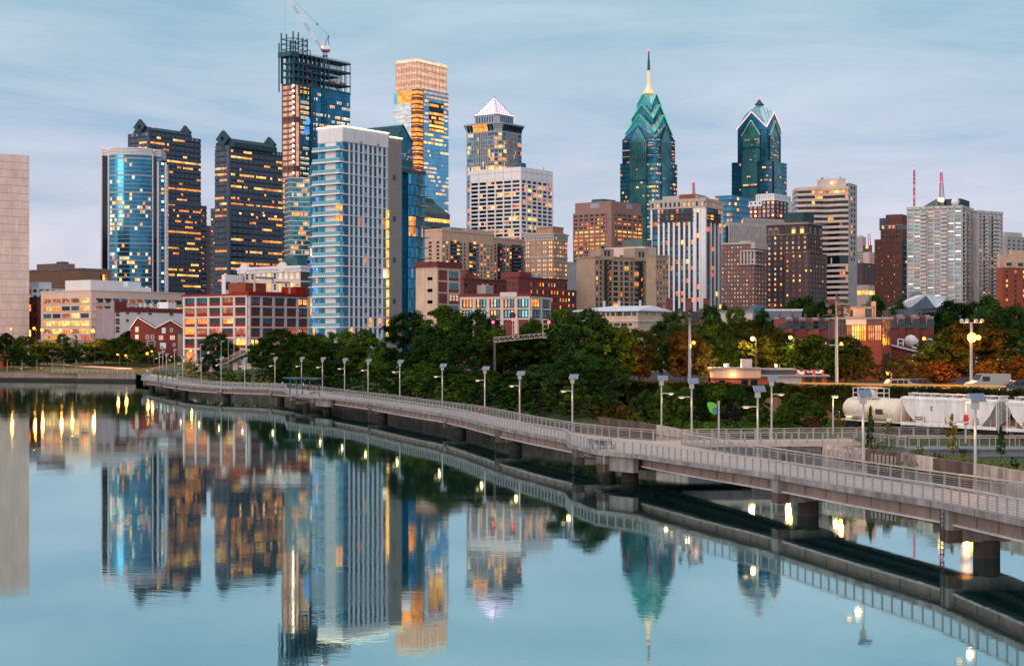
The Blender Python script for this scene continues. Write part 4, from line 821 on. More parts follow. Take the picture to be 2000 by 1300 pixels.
for F in (b.R, b.L):
    b.grid(F, 0, zt - 1, 52, 3, .8, .78, ('glass_teal', 'glass_blue', 'glass_navy'), .14, ('lit_yellow', 'lit_orange', 'lit_pale'), u0=ch, u1=ch + 6.4, run=.5, rowp={8: .8, 18: .9})
    b.grid(F, 0, zt - 1, 52, 8, .62, .92, ('glass_teal', 'glass_deep', 'glass_blue'), .03, ('lit_yellow', 'lit_orange'), u0=ch + 7, u1=2 * w_ - ch - 7, rowp={8: .85, 16: .7, 18: .9, 25: .5})
    b.grid(F, 0, zt - 1, 52, 3, .8, .78, ('glass_teal', 'glass_blue', 'glass_navy'), .14, ('lit_yellow', 'lit_orange'), u0=2 * w_ - ch - 6.4, u1=2 * w_ - ch, run=.5, rowp={8: .8, 18: .9})
b.grid(b.K, 0, zt - 1, 52, 2, .74, .6, 'glass_navy', .45, ('lit_yellow', 'lit_orange'), rowp={8: 1, 18: 1})
mb = MB()
for F in (b.R, b.L):
    for i in range(9): u = ch + 7 + (2 * w_ - 2 * ch - 14) * i / 8; mb.fbox(F, u - .35, u + .35, 0, zt, 0, .6)
    for i in range(26): z = zt - 1 - i * 7; mb.fbox(F, ch, 2 * w_ - ch, z - .3, z + .3, 0, .35)
b.part('pier', mb, 'slate_blue_concrete' if False else 'grey_fin')
mb = MB(); z2 = b.z(246)
for i, (k, za, zb_) in enumerate(((1.0, 0, .35), (1.03, .35, .6), (1.07, .6, .8), (1.11, .8, 1.0))): mb.prism(sq(w_ * k, ch * k), zt + (z2 - zt) * za, zt + (z2 - zt) * zb_)
b.part('flared_cornice', mb, 'steel_blue'); mb = MB()
for F in (b.R, b.L):
    for i in range(9): u = ch + (2 * w_ - 2 * ch) * (i + .5) / 9; mb.hexa([F.P(u - 1.1, zt, .1), F.P(u + 1.1, zt, .1), F.P(u + 1.1, zt, -.3), F.P(u - 1.1, zt, -.3), F.P(u - 1.1, z2 - 1.6, 2.4), F.P(u + 1.1, z2 - 1.6, 2.4), F.P(u + 1.1, z2 - 1.6, 1.5), F.P(u - 1.1, z2 - 1.6, 1.5)], 1 if F is b.L and 1 < i < 7 else 0)
b.part('cornice_window', mb, ['glass_navy', 'lit_orange'])
mb = MB(); w2 = 14.2; z3 = b.z(227); mb.prism(sq(w2, 4), z2, z3); mb.prism(sq(w2 + .8, 4.2), z3 - 1, z3); b.part('drum', mb, 'steel_blue')
D = Face((-w2, -w2), (1, 0), (0, -1)); D2 = Face((-w2, w2), (0, -1), (-1, 0)); D.len = D2.len = 2 * w2
for F in (D, D2): b.grid(F, z2 + .5, z3 - 1.6, 1, 7, .5, .85, 'glass_navy', 0, u0=4, u1=2 * w2 - 4)
zp = b.z(190); mb = MB(); w3 = 12.6; mb.add([(-w3, -w3, z3), (w3, -w3, z3), (w3, w3, z3), (-w3, w3, z3), (0, 0, zp)], [(0, 1, 4), (1, 2, 4), (2, 3, 4), (3, 0, 4)]); b.part('pyramid_roof', mb, 'pyramid_glow')  # floodlight on the roof is painted in as the material's own emission
mb = MB()
for r_ in range(7):
    f = (r_ + .6) / 8.5; wl = w3 * (1 - f); z = z3 + (zp - z3) * f; n = 8 - r_
    for j in range(n):
        x = -wl + 2 * wl * (j + .5) / n; mb.box(x - .42, x + .42, -wl - .25, -wl + .3, z, z + 1.2); mb.box(-wl - .25, -wl + .3, x - .42, x + .42, z, z + 1.2)
for s1, s2 in ((-1, -1), (1, -1), (-1, 1)): mb.bar((w3 * s1, w3 * s2, z3 + .2), (0, 0, zp + .4), .5)
b.part('pyramid_lattice', mb, 'steel_blue'); mb = MB()
for j in range(12):
    mb.ball((-w2 + 4 + (2 * w2 - 8) * j / 11, -w2 - .9, z3 - .2), .6); mb.ball((-w2 - .9, -w2 + 4 + (2 * w2 - 8) * j / 11, z3 - .2), .6)
b.part('floodlight', mb, 'pyramid_glow'); mb = MB(); mb.tube((0, 0, zp), (0, 0, zp + 3), .2, .05); b.part('finial', mb, 'steel_blue'); b.done()
# white grid office
b = Bld('grid_office', 'white gridded office block with dark windows in front of the pyramid tower', 920, 1017, 1078, 326, 1250, seed=95)
b.body('glass_black', z1=b.z(350)); zt = b.z(350); nf = 19; z0 = zt - nf * 4.05 * (1250 / 1250) * 1.0; fh = (b.z(350) - b.z(478)) / 16; z0 = zt - nf * fh; mb = MB()
for i in range(nf + 1):
    for F in (b.R, b.L): mb.fbox(F, 0 if F is b.L else -.5, b.len(F), zt - i * fh - .55, zt - i * fh + .55, -.05, .5 if F is b.R else .49)
for F, n in ((b.R, 6), (b.L, 6)):
    for j in range(n + 1): u = b.len(F) * j / n; mb.fbox(F, u - .55, u + .55, z0, zt, -.05, .8)
b.part('frame', mb, 'white_panel'); mb = MB(); mb.box(-.6, b.La + .3, -.6, b.Lb + .3, zt + .6, b.H)
b.part('parapet', mb, 'white_panel'); mb = MB()
for F in (b.R, b.L):
    for j in range(1, 6): u = b.len(F) * j / 6; mb.fbox(F, u - .12, u + .12, zt, b.H, .6, .65)
    mb.fbox(F, 0, b.len(F), b.H - 3.6, b.H - 3.3, .6, .65)
b.part('panel_joint', mb, 'joint')
for F in (b.R, b.L): b.grid(F, z0, zt, nf, 30 if F is b.L else 18, .98, .62, 'glass_black', .10, ('lit_yellow', 'lit_orange', 'lit_dim', 'lit_red'), run=.65, rowp={1: .2, 3: .4, 12: .3, 15: .5} if F is b.L else {3: .35, 5: .5})
b.wins = [w_ for w_ in b.wins if w_[5] != 'glass_black']
mb = MB(); mb.box(b.La * .15, b.La * .3, 4, 9, b.H, b.H + 4); mb.tube((b.La * .8, 2, b.H), (b.La * .8, 2, b.H + 3), .2); b.part('roof_unit', mb, 'teal_metal'); b.done()
def cross_gable(b, w, ze, zr, zc, zbase, nm, roofm, gm_, trim=None, tw=.7):
    """square stage with a gable on every side; roofs meet over the middle"""
    mb = MB(); vs = [(-w, -w, zbase), (w, -w, zbase), (w, w, zbase), (-w, w, zbase), (-w, -w, ze), (w, -w, ze), (w, w, ze), (-w, w, ze), (0, -w, zr), (w, 0, zr), (0, w, zr), (-w, 0, zr)]
    mb.add(vs, [(0, 1, 5, 8, 4), (1, 2, 6, 9, 5), (2, 3, 7, 10, 6), (3, 0, 4, 11, 7)]); b.part(nm + '_wall', mb, gm_)
    mb = MB(); o = w + .5; c = (0, 0, zc)
    P = [(-o, -o, ze), (o, -o, ze), (o, o, ze), (-o, o, ze)]; A = [(0, -o, zr), (o, 0, zr), (0, o, zr), (-o, 0, zr)]
    for i in range(4): mb.add([P[i], A[i], c, A[i - 1]], [(0, 1, 2), (0, 2, 3)])
    b.part(nm + '_roof', mb, roofm)
    mb = MB()
    for i in range(4):
        for f in (.25, .5, .75):      # roof ribs parallel to the valley
            for q in (A[i], A[i - 1]):
                p0 = Vector(P[i]).lerp(Vector(q), f); p1 = Vector(c) + (Vector(q) - Vector(c)) * f; mb.bar(p0 + Vector((0, 0, .15)), p1 + Vector((0, 0, .15)), .28)
    b.part(nm + '_rib', mb, 'glass_deep')
    if trim:
        mb = MB(); q = w + .75
        for (x0, y0, x1, y1) in ((-q, -q, 0, -q), (q, -q, 0, -q), (-q, -q, -q, 0), (-q, q, -q, 0), (q, -q, q, 0), (q, q, q, 0)): mb.bar((x0, y0, ze), (x1, y1, zr), tw)
        b.part(nm + '_edge_light', mb, trim)
def shaft_details(b, w, z0, z1, nf, bays, pw, lightm, darkm, p):
    mb = MB()
    for F in (b.R, b.L):
        for i in range(nf + 1):
            z = z0 + (z1 - z0) * i / nf
            mb.fbox(F, 0, pw, z - .9, z + .5, -.05, .35); mb.fbox(F, 2 * w - pw, 2 * w, z - .9, z + .5, -.05, .35)
            if i % 8 == 0: mb.fbox(F, pw, 2 * w - pw, z - .6, z + .6, -.05, 1.3)
        mb.fbox(F, pw - .5, pw + .5, z0, z1, 0, 1.0); mb.fbox(F, 2 * w - pw - .5, 2 * w - pw + .5, z0, z1, 0, 1.0)
    b.part('corner_spandrel', mb, darkm)
    mb = MB()
    for F in (b.R, b.L): mb.fbox(F, pw + .6, 2 * w - pw - .6, z0, z1, 0, .9)
    b.part('centre_bay', mb, lightm); mb = MB()
    for F in (b.R, b.L):
        for j in range(1, 9): u = pw + (2 * w - 2 * pw) * j / 9; mb.fbox(F, u - .13, u + .13, z0, z1, .9, 1.05)
    b.part('bay_mullion', mb, 'glass_deep')
    for F in (b.R, b.L):
        b.grid(F, z0, z1, nf, 5, .8, .4, 'glass_blue', p, ('lit_orange', 'lit_peach', 'lit_yellow'), u0=.3, u1=pw - .6, e=.06, run=.3)
        b.grid(F, z0, z1, nf, 5, .8, .4, 'glass_blue', p, ('lit_orange', 'lit_peach', 'lit_yellow'), u0=2 * w - pw + .6, u1=2 * w - .3, e=.06, run=.3)
        b.grid(F, z0, z1, nf, 12, .85, .36, 'glass_blue', p * .3, ('lit_pale', 'lit_peach', 'lit_yellow'), u0=pw + .8, u1=2 * w - pw - .8, e=1.0, run=.6)
    b.wins = [x for x in b.wins if x[5] != 'glass_blue' or (b.R.len and (x[2] < pw or x[1] > 2 * w - pw))]
# spired tower
b = Tower('spired_tower', 'teal glass tower with green lit chevron gables and a tall golden spire', 1267, 1560, 19.6, seed=101)
w_ = 19.6; z1 = b.z(322); z2 = b.z(275); mb = MB(); mb.prism(sq(w_), -6, z1); b.part('lower_shaft', mb, 'glass_teal')
shaft_details(b, w_, z1 - 150, z1, 36, 3, 10, 'glass_green', 'glass_deep', .16)
w2 = 18.2; mb = MB(); mb.prism(sq(w2), z1, z2); b.part('upper_shaft', mb, 'glass_deep'); b.faces(w2)
mb = MB()
for F in (b.R, b.L):
    mb.fbox(F, 9, 2 * w2 - 9, z1, z2 - 3, 0, 1.3); P = F.P; a, c_, m_ = 9, 2 * w2 - 9, w2
    mb.add([P(a, z2 - 3, 1.3), P(c_, z2 - 3, 1.3), P(m_, b.z(252), 1.3), P(a, z2 - 3, 0), P(c_, z2 - 3, 0), P(m_, b.z(252), 0)], [(0, 1, 2), (0, 2, 5, 3), (1, 4, 5, 2)])
b.part('gabled_bay', mb, 'glass_green'); mb = MB()
for F in (b.R, b.L):
    for j in range(10): u = 9 + (2 * w2 - 18) * j / 9; mb.fbox(F, u - .2, u + .2, z1, z2 - 3, 1.3, 1.5)
    for i in range(7): z = z1 + (z2 - z1) * i / 6; mb.fbox(F, 0, 9, z - .5, z + .5, 0, .3); mb.fbox(F, 2 * w2 - 9, 2 * w2, z - .5, z + .5, 0, .3)
b.part('mullion', mb, 'glass_navy')
for F in (b.R, b.L):
    b.grid(F, z1, z2, 8, 5, .8, .36, 'glass_blue', .2, ('lit_orange', 'lit_peach'), u0=.5, u1=8.5, run=.4); b.grid(F, z1, z2, 8, 5, .8, .36, 'glass_blue', .2, ('lit_orange', 'lit_peach'), u0=2 * w2 - 8.5, u1=2 * w2 - .5, run=.4)
mb = MB()
for s_ in (0,): mb.prism([(-w2 - .3, -w2 - .3), (-w2 + 2.2, -w2 - .3), (-w2 + 2.2, -w2 + 2.2), (-w2 - .3, -w2 + 2.2)], b.z(320), z2 - 2)
b.part('corner_pier', mb, 'glass_bright_blue')
cross_gable(b, 18.0, b.z(276), b.z(248), b.z(236), z2 - .5, 'lower_gable', 'roof_glass', 'glass_deep', None)
cross_gable(b, 16.0, b.z(264), b.z(228), b.z(222), b.z(268), 'second_gable', 'roof_glass', 'glass_teal', 'neon_green', .55)
cross_gable(b, 11.8, b.z(236), b.z(207), b.z(202), b.z(245), 'third_gable', 'roof_glass', 'glass_deep', 'neon_green', .55)
cross_gable(b, 8.0, b.z(207), b.z(185), b.z(177), b.z(226), 'top_gable', 'roof_glass', 'glass_teal', 'neon_green', .5)
b.faces(16.0); b.grid(b.L, b.z(268), b.z(248), 5, 12, .7, .4, 'glass_blue', .12, ('lit_peach', 'lit_yellow'), u0=4, u1=28); b.grid(b.R, b.z(268), b.z(248), 5, 12, .7, .4, 'glass_blue', .12, ('lit_peach', 'lit_yellow'), u0=4, u1=28)
b.wins = [x for x in b.wins if x[5] != 'glass_blue']
mb = MB(); mb.tube((0, 0, b.z(184)), (0, 0, b.z(173)), 6.0, 2.8, 12); mb.tube((0, 0, b.z(173)), (0, 0, b.z(163)), 2.8, 1.4, 12); mb.tube((0, 0, b.z(163)), (0, 0, b.z(138)), 1.4, 1.1, 10)
for i in range(5): z = b.z(160 - i * 5); mb.ball((0, 0, z), 2.0, 2.0, .6)
b.part('spire_base', mb, 'spire_glow'); mb = MB(); mb.tube((0, 0, b.z(138)), (0, 0, b.z(118)), 1.5, 1.1, 8); mb.tube((0, 0, b.z(118)), (0, 0, b.z(99)), .9, .5, 8); b.part('spire', mb, 'steel_dark')
beacon(b.root, (0, 0, b.z(98)), .9); b.done()
# its smaller sister
b = Tower('gabled_skyscraper', 'teal blue tower with a pale outlined gable crown and small pyramid tip', 1483, 1620, 19.9, seed=111); w_ = 19.9
z1 = b.z(320); mb = MB(); mb.prism(sq(w_), -6, z1); b.part('lower_shaft', mb, 'glass_blue'); shaft_details(b, w_, z1 - 90, z1, 22, 3, 11, 'glass_green', 'glass_navy', .06)
w2 = 15.7; b.faces(w2); z2 = b.z(258); mb = MB(); mb.prism(sq(w2), z1, z2); b.part('upper_shaft', mb, 'glass_blue'); mb = MB()
for F in (b.R, b.L):
    P = F.P; a, c_, m_ = 6.5, 2 * w2 - 6.5, w2; zz_ = b.z(268); mb.fbox(F, a, c_, z1, zz_, 0, 1.2)
    mb.add([P(a, zz_, 1.2), P(c_, zz_, 1.2), P(m_, b.z(243), 1.2), P(a, zz_, 0), P(c_, zz_, 0), P(m_, b.z(243), 0)], [(0, 1, 2), (0, 2, 5, 3), (1, 4, 5, 2)])
b.part('gabled_bay', mb, 'glass_green'); mb = MB()
for F in (b.R, b.L):
    for j in range(10): u = 6.5 + (2 * w2 - 13) * j / 9; mb.fbox(F, u - .15, u + .15, z1, b.z(268), 1.2, 1.35)
    for z in (b.z(292), b.z(320)): mb.fbox(F, 6, 2 * w2 - 6, z - .8, z + .8, 0, 1.4)
    for u in (6.2, 2 * w2 - 6.2, 2, 2 * w2 - 2): mb.fbox(F, u - .35, u + .35, z1, z2, 0, .5)
b.part('mullion', mb, 'glass_navy')
for F in (b.R, b.L): b.grid(F, z1, b.z(268), 16, 10, .8, .4, 'glass_blue', .08, ('lit_peach', 'lit_orange'), u0=6.5, u1=2 * w2 - 6.5, run=.4, e=1.3)
b.wins = [x for x in b.wins if x[5] != 'glass_blue']
cross_gable(b, 15.7, b.z(254), b.z(222), b.z(203), z2 - .5, 'crown_gable', 'roof_glass', 'glass_blue', 'neon_pink', .7)
mb = MB()
for F in (b.R, b.L):
    P = F.P; a, c_, m_ = 5.6, 2 * w2 - 5.6, w2; z0 = b.z(269); zt_ = b.z(240)
    for u0, u1 in ((a, m_), (c_, m_)): mb.hexa([P(u0, z0, 2.6), P(u1, zt_, 2.6), P(u1, zt_, -2), P(u0, z0, -2), P(u0, z0 + 1, 2.6), P(u1, zt_ + 1, 2.6), P(u1, zt_ + 1, -2), P(u0, z0 + 1, -2)])
b.part('bay_roof', mb, 'roof_glass'); mb = MB(); mb.prism(sq(3.4), b.z(206), b.z(203)); mb.add([(-2.6, -2.6, b.z(203)), (2.6, -2.6, b.z(203)), (2.6, 2.6, b.z(203)), (-2.6, 2.6, b.z(203)), (0, 0, b.z(193))], [(0, 1, 4), (1, 2, 4), (2, 3, 4), (3, 0, 4)]); b.part('finial', mb, 'steel_dark'); beacon(b.root, (0, 0, b.z(192.5)), 1.0)
b.done()
b = Bld('low_glass_wing', 'low blue glass wing lit in patches at the foot of the pale outlined gable tower', 1397, 1430, 1500, 381, 1480, seed=113)
b.body('glass_navy'); mb = MB()
for i in range(24): z = b.H - i * 5; mb.fbox(b.R, 0, b.La, z - 1.5, z, 0, .3); mb.fbox(b.L, 0, b.Lb, z - 1.5, z, 0, .3)
b.part('spandrel', mb, 'glass_deep'); b.grid(b.L, b.H - 120, b.H, 24, 10, .8, .5, 'glass_bright_blue', .12, ('lit_yellow', 'lit_orange'), run=.4); b.grid(b.R, b.H - 120, b.H, 24, 16, .8, .5, 'glass_bright_blue', .12, ('lit_yellow', 'lit_orange'), run=.4); b.done()
# beige apartment slab
b = Bld('apartment_slab', 'long beige apartment slab with columns of dark balconies below the white grid office', 818, 863, 963, 451, 800, seed=121, cat='apartment block')
b.body('beige'); parapet(b, 'beige', 1.2); zt = b.z(469); fh = (b.z(474) - b.z(585)) / 14.5
nf = 15; z0 = zt - nf * fh; A = b.La
b.grid(b.L, z0, zt, nf, 3, .34, .5, ('glass_dark', 'glass_black'), .05, style='sill', frame='beige_dark')
bal = ((.16, .34), (.52, .66)); skip = lambda i, j: any(a - .03 < (j + .5) / 15 < c_ + .03 for a, c_ in bal)
b.grid(b.R, z0, zt, nf, 15, .42, .52, ('glass_dark', 'glass_black', 'glass_teal'), .16, ('lit_orange', 'lit_red', 'lit_yellow'), skip=skip, style='sill', frame='beige_dark')
def balcony_stack(b, F, a, c_, z0, fh, nf, dark='dark_stone', rail='granite', plit=.2):
    mb = MB(); mb.fbox(F, a, c_, z0, z0 + nf * fh, -.02, .08); b.part('balcony_recess', mb, dark); mb = MB()
    for i in range(nf): mb.fbox(F, a - .2, c_ + .2, z0 + i * fh, z0 + i * fh + .25, 0, 1.5); mb.fbox(F, a - .2, c_ + .2, z0 + i * fh + .25, z0 + i * fh + 1.1, 1.35, 1.5)
    b.part('balcony', mb, rail)
    for i in range(nf):
        n = max(2, int((c_ - a) / 2.5))
        for j in range(n):
            if b.rng.random() < plit: b.win(F, a + (c_ - a) * j / n + .3, a + (c_ - a) * (j + 1) / n - .3, z0 + i * fh + 1.1, z0 + i * fh + 2.4, b.rng.choice(('lit_yellow', 'lit_orange', 'lit_red')), e=.14)
for a, c_ in bal: balcony_stack(b, b.R, A * a, A * c_, z0, fh, nf)
mb = MB(); mb.box(A * .3, A * .95, b.Lb * .3, b.Lb * .7, b.H, b.z(440)); b.part('penthouse', mb, 'roof_grey'); mb = MB(); mb.box(A * .5, A * 1.02, .5, b.Lb * .5, b.H + .3, b.z(443)); b.part('lift_house', mb, 'beige'); b.done()
b = Bld('apartment_slab', 'lower stepped beige apartment wing between the long beige slab and the tan hotel', 930, 958, 1024, 466, 842, seed=122, cat='apartment block')
b.body('beige'); parapet(b, 'beige', 1); A = b.La; zt = b.z(474); z0 = zt - 16 * fh
b.grid(b.R, z0, zt, 16, 11, .45, .52, ('glass_dark', 'glass_black'), .16, ('lit_orange', 'lit_yellow'), style='sill', frame='beige_dark', skip=lambda i, j: j in (2, 3, 7, 8, 9)); balcony_stack(b, b.R, A * .2, A * .34, z0, fh, 16); balcony_stack(b, b.R, A * .62, A * .9, z0, fh, 16); b.done()
# tan hotel
b = Bld('old_hotel', 'tan orange brick hotel with pale stone top storey and stepped penthouse', 1025, 1081, 1108, 458, 830, seed=123, th=60)
b.body('tan_brick'); zt = b.z(469); fh = (b.z(469) - b.z(600)) / 15; z0 = zt - 15 * fh
mb = MB(); mb.box(-.25, b.La + .2, -.25, b.Lb + .2, zt, b.H); mb.box(-.8, b.La + .7, -.8, b.Lb + .7, b.H, b.H + .7); mb.box(-.3, b.La + .3, -.3, b.Lb + .3, zt - 4 * fh + .2, zt - 4 * fh + 1.0); b.part('stone_course', mb, 'stone_light')
b.grid(b.L, z0, zt, 15, 5, .18, .52, ('glass_sky', 'glass_pale', 'glass_dark'), .28, ('lit_yellow', 'lit_pale'), pair=.34, style='sash', frame='white'); b.grid(b.R, z0, zt, 15, 5, .2, .52, ('glass_sky', 'glass_dark'), .38, ('lit_yellow', 'lit_orange'), pair=.32, style='sash', frame='white')
b.grid(b.L, zt + .2, b.H - .6, 1, 12, .3, .5, 'glass_dark', .05, e=.3); b.grid(b.R, zt + .2, b.H - .6, 1, 9, .3, .5, 'glass_dark', .05, e=.3)
mb = MB(); mb.box(b.La * .15, b.La * .9, 1.5, b.Lb * .68, b.H, b.z(443)); mb.box(0, b.La * .98, .6, b.Lb * .85, b.H, b.z(453)); b.part('penthouse', mb, 'tan_brick'); mb = MB(); mb.box(b.La * .12, b.La * .93, 1.2, b.Lb * .7, b.z(443), b.z(441)); b.part('penthouse_cornice', mb, 'grey_fin'); b.done()
# cream and brick loft, warehouse, dark brick apartments
b = Bld('loft_building', 'cream and brick loft building with blank cream side touching the blue glass wing', 812, 854, 899, 521, 470, seed=124)
b.body('cream_warm'); A = b.La; mb = MB(); ys = (527, 550, 572.5, 595)
mb2 = MB(); mb3 = MB()
for i in range(4):
    za, zb_ = b.z(ys[i]), b.z(ys[i] + 19.5)
    mb2.fbox(b.R, A * .05, A * .42, zb_, za, 0, .06); mb2.fbox(b.R, A * .50, A * .93, zb_, zb_ + .7, 0, .1)
    for j in range(3): b.win(b.R, A * (.52 + .14 * j), A * (.52 + .14 * j + .1), zb_ + .7, za - .2, 'lit_peach' if i == 2 else 'glass_teal', 'sash', 'dark_grey')
    for k in (.1, .62): b.win(b.L, b.Lb * (.45 + .1), b.Lb * .78, za - 2.9, za - 2.0, 'glass_black')
b.part('brick_panel', mb2, 'dark_red_brick'); mb = MB(); mb.box(-.5, A + .5, -.5, b.Lb + .4, b.H, b.H + .9); mb.box(-.2, A + .2, -.2, b.Lb, b.H + .9, b.H + 1.5); b.part('cornice', mb, 'maroon'); b.done()
b = Bld('brick_apartments', 'dark red brick apartment block with rows of lit windows in front of the tan hotel', 990, 1013, 1108, 543, 640, seed=125, cat='apartment block')
b.body('dark_red_brick'); parapet(b, 'dark_brick', .6); zt = b.z(546); fh = 2.95; nf = 9; z0 = zt - nf * fh; A = b.La
b.grid(b.R, z0, zt, nf, 13, .42, .5, ('glass_dark', 'glass_black', 'glass_teal'), .3, ('lit_yellow', 'lit_orange', 'lit_peach'), u0=A * .22, style='sash', frame='dark_brick', rowp={}); b.grid(b.L, z0, zt, nf, 3, .4, .5, ('glass_dark',), .3, style='sash', frame='dark_brick')
mb = MB(); mb.box(2, A * .3, 1, 10, b.H, b.z(530)); b.part('penthouse', mb, 'dark_red_brick'); mb = MB(); mb.box(A * .48, A * .53, 2, 4, b.H, b.H + 2.4); mb.box(A * .7, A * .78, 2, 4, b.H, b.H + .8); mb.box(A * .36, A * .42, 2, 5, b.H, b.H + 1.6); b.part('roof_units', mb, 'grey_fin'); b.done()
b = Bld('brick_apartments', 'dark red brick block with roof huts right of the cream loft building', 880, 906, 996, 546, 660, seed=126, cat='apartment block')
b.body('dark_red_brick'); parapet(b, 'dark_brick', .6); A = b.La; b.grid(b.R, z0, b.z(549), 9, 11, .42, .5, ('glass_dark', 'glass_black', 'glass_teal'), .22, ('lit_yellow', 'lit_peach'), style='double', frame='dark_brick', skip=lambda i, j: j in (2, 8)); b.grid(b.L, z0, b.z(549), 9, 3, .4, .5, 'glass_dark', .2)
mb = MB(); mb.box(A * .1, A * .3, 2, 8, b.H, b.z(533)); mb.tube((A * .2, 4, b.z(533)), (A * .2, 4, b.z(525)), 1.3, n=10); mb.box(A * .02, A * .4, 1, 9, b.H, b.z(541)); b.part('roof_hut', mb, 'dark_red_brick')
mb = MB(); mb.box(A * .25, A * .42, -5, -.5, 0, b.z(556)); b.part('stair_tower', mb, 'stone_light'); b.done()
b = Bld('warehouse', 'low warehouse with cream frame, brick panels and tall lit windows above the trees', 900, 1036, 1074, 578, 440, seed=127, th=66)
b.body('dark_red_brick'); fr = MB(); r = b.rng
for F, nb in ((b.L, 5), (b.R, 2)):
    A = b.len(F)
    for j in range(nb + 1): u = A * j / nb; fr.fbox(F, max(0, u - .45), min(A, u + .45), -4, b.H, -.02, .35)
    for zt_, zb_ in ((b.H, b.H - .7), (b.z(601), b.z(604)), (b.z(621), b.z(624))): fr.fbox(F, 0, A, zb_, zt_, -.02, .33)
    for j in range(nb):
        for i, (ya, yb) in enumerate(((583, 599), (605.5, 619))):
            n = 3
            for q in range(n):
                u0 = A * j / nb + .7 + (A / nb - 1.4) * q / n; m = 'lit_orange' if (i == 0 and j == 0) or (i == 0 and j == 2 and F is b.L and q == 0) or (r.random() < .14) else r.choice(('glass_teal', 'glass_dark', 'glass_deep'))
                b.win(F, u0 + .08, u0 + (A / nb - 1.4) / n * .86, b.z(yb), b.z(ya), m, 'sash', 'dark_grey')
b.part('frame', fr, 'cream_stone'); mb = MB(); mb.box(-.5, b.La + .3, -.5, b.Lb + .4, b.H, b.H + .8); b.part('cornice', mb, 'maroon'); mb = MB(); mb.fbox(b.L, b.Lb * .58, b.Lb * .82, b.H - .2, b.H + 1.1, .35, .6); b.part('raised_pediment', mb, 'cream_stone'); b.done()
b = Bld('blank_tower', 'plain grey windowless block in the gap beside the tan hotel', 1080, 1108, 1140, 511, 980); b.body('grey_fin'); b.done()
b = Bld('small_brick_building', 'dark plum brick building with three small lit windows beside the sandy apartments', 1095, 1107, 1140, 566, 900, seed=128); b.body('dark_plum'); b.grid(b.R, b.z(602), b.z(568), 3, 4, .25, .5, 'glass_black', .4, ('lit_red', 'lit_yellow')); b.done()
# brown office
b = Bld('brown_office', 'brown banded office block glowing in rows, left of the spired tower', 1120, 1194, 1254, 413, 1080, seed=131, th=50)
b.body('glass_black', z1=b.z(414)); nf = 18; fh = (b.z(418) - b.z(494)) / 9.5; z0 = b.H - nf * fh; mb = MB()
for i in range(nf + 1):
    for F in (b.R, b.L): z = b.H - i * fh; mb.fbox(F, -.3 if F is b.R else 0, b.len(F), z - fh * .42, z, -.05, .35 if F is b.R else .34)
for F, n in ((b.R, 6), (b.L, 7)):
    for j in range(n + 1): u = b.len(F) * j / n; mb.fbox(F, max(0, u - .6), min(b.len(F), u + .6), z0, b.H, -.05, .5)
mb.box(-.8, 3.2, -.8, 3.2, 0, b.H); mb.box(.5, b.La - .5, .5, b.Lb - 1, b.H, b.z(392)); b.part('wall', mb, 'brown_office')
mb = MB(); mb.box(b.La * .1, b.La * .5, b.Lb * .3, b.Lb * .6, b.z(392), b.z(386)); b.part('penthouse', mb, 'teal_metal')
mb = MB(); u = b.Lb * .45; mb.fbox(Face((.5, b.Lb), (0, -1), (-1, 0)), u, u + 7, b.H + 3, b.H + 6, 0, .15); b.part('roof_louvre', mb, 'steel_blue'); mb = MB(); mb.fbox(Face((0, .5), (1, 0), (0, -1)), b.La * .5, b.La * .7, b.H + 3, b.H + 6, 0, .15); b.part('roof_louvre', mb, 'steel_blue')
for F in (b.R, b.L): b.grid(F, z0, b.H, nf, 28, .8, .42, 'glass_navy', .08, ('lit_orange', 'lit_yellow', 'lit_orange'), run=.75, voff=-.22, rowp={4: .3, 5: .6, 6: .75, 7: .8, 8: .45, 9: .5} if F is b.L else {2: .4, 4: .8, 5: .85, 6: .4})
b.wins = [x for x in b.wins if x[5] != 'glass_navy']; mb = MB()
for F in (b.R, b.L):
    for j in range(29): u = b.len(F) * j / 28; mb.fbox(F, u - .1, u + .1, z0, b.H, 0, .12)
b.part('mullion', mb, 'brown_office'); b.done()
b = Bld('low_office', 'low mauve grid office with a green metal roof behind the sandy apartments', 1182, 1258, 1280, 487, 760, seed=132); b.body('glass_black'); mb = MB()
for i in range(7):
    for F in (b.R, b.L): mb.fbox(F, 0, b.len(F), b.H - i * 4.2 - 1.0, b.H - i * 4.2, -.05, .4)
for j in range(9): u = b.Lb * j / 8; mb.fbox(b.L, u - .4, u + .4, 0, b.H, -.05, .45)
mb.fbox(b.L, 0, b.Lb, b.H - 2.4, b.H + 1.4, 0, .5); mb.fbox(b.R, 0, b.La, b.H - 2.4, b.H + 1.4, 0, .5); b.part('frame', mb, 'pale_pink'); mb = MB(); mb.box(2, b.La, 2, b.Lb * .6, b.H, b.z(466)); b.part('roof_storey', mb, 'roof_green'); b.grid(b.L, b.H - 4.2 * 4, b.H, 4, 8, .7, .5, 'glass_black', .35, ('lit_orange', 'lit_yellow'), voff=-.3); b.done()
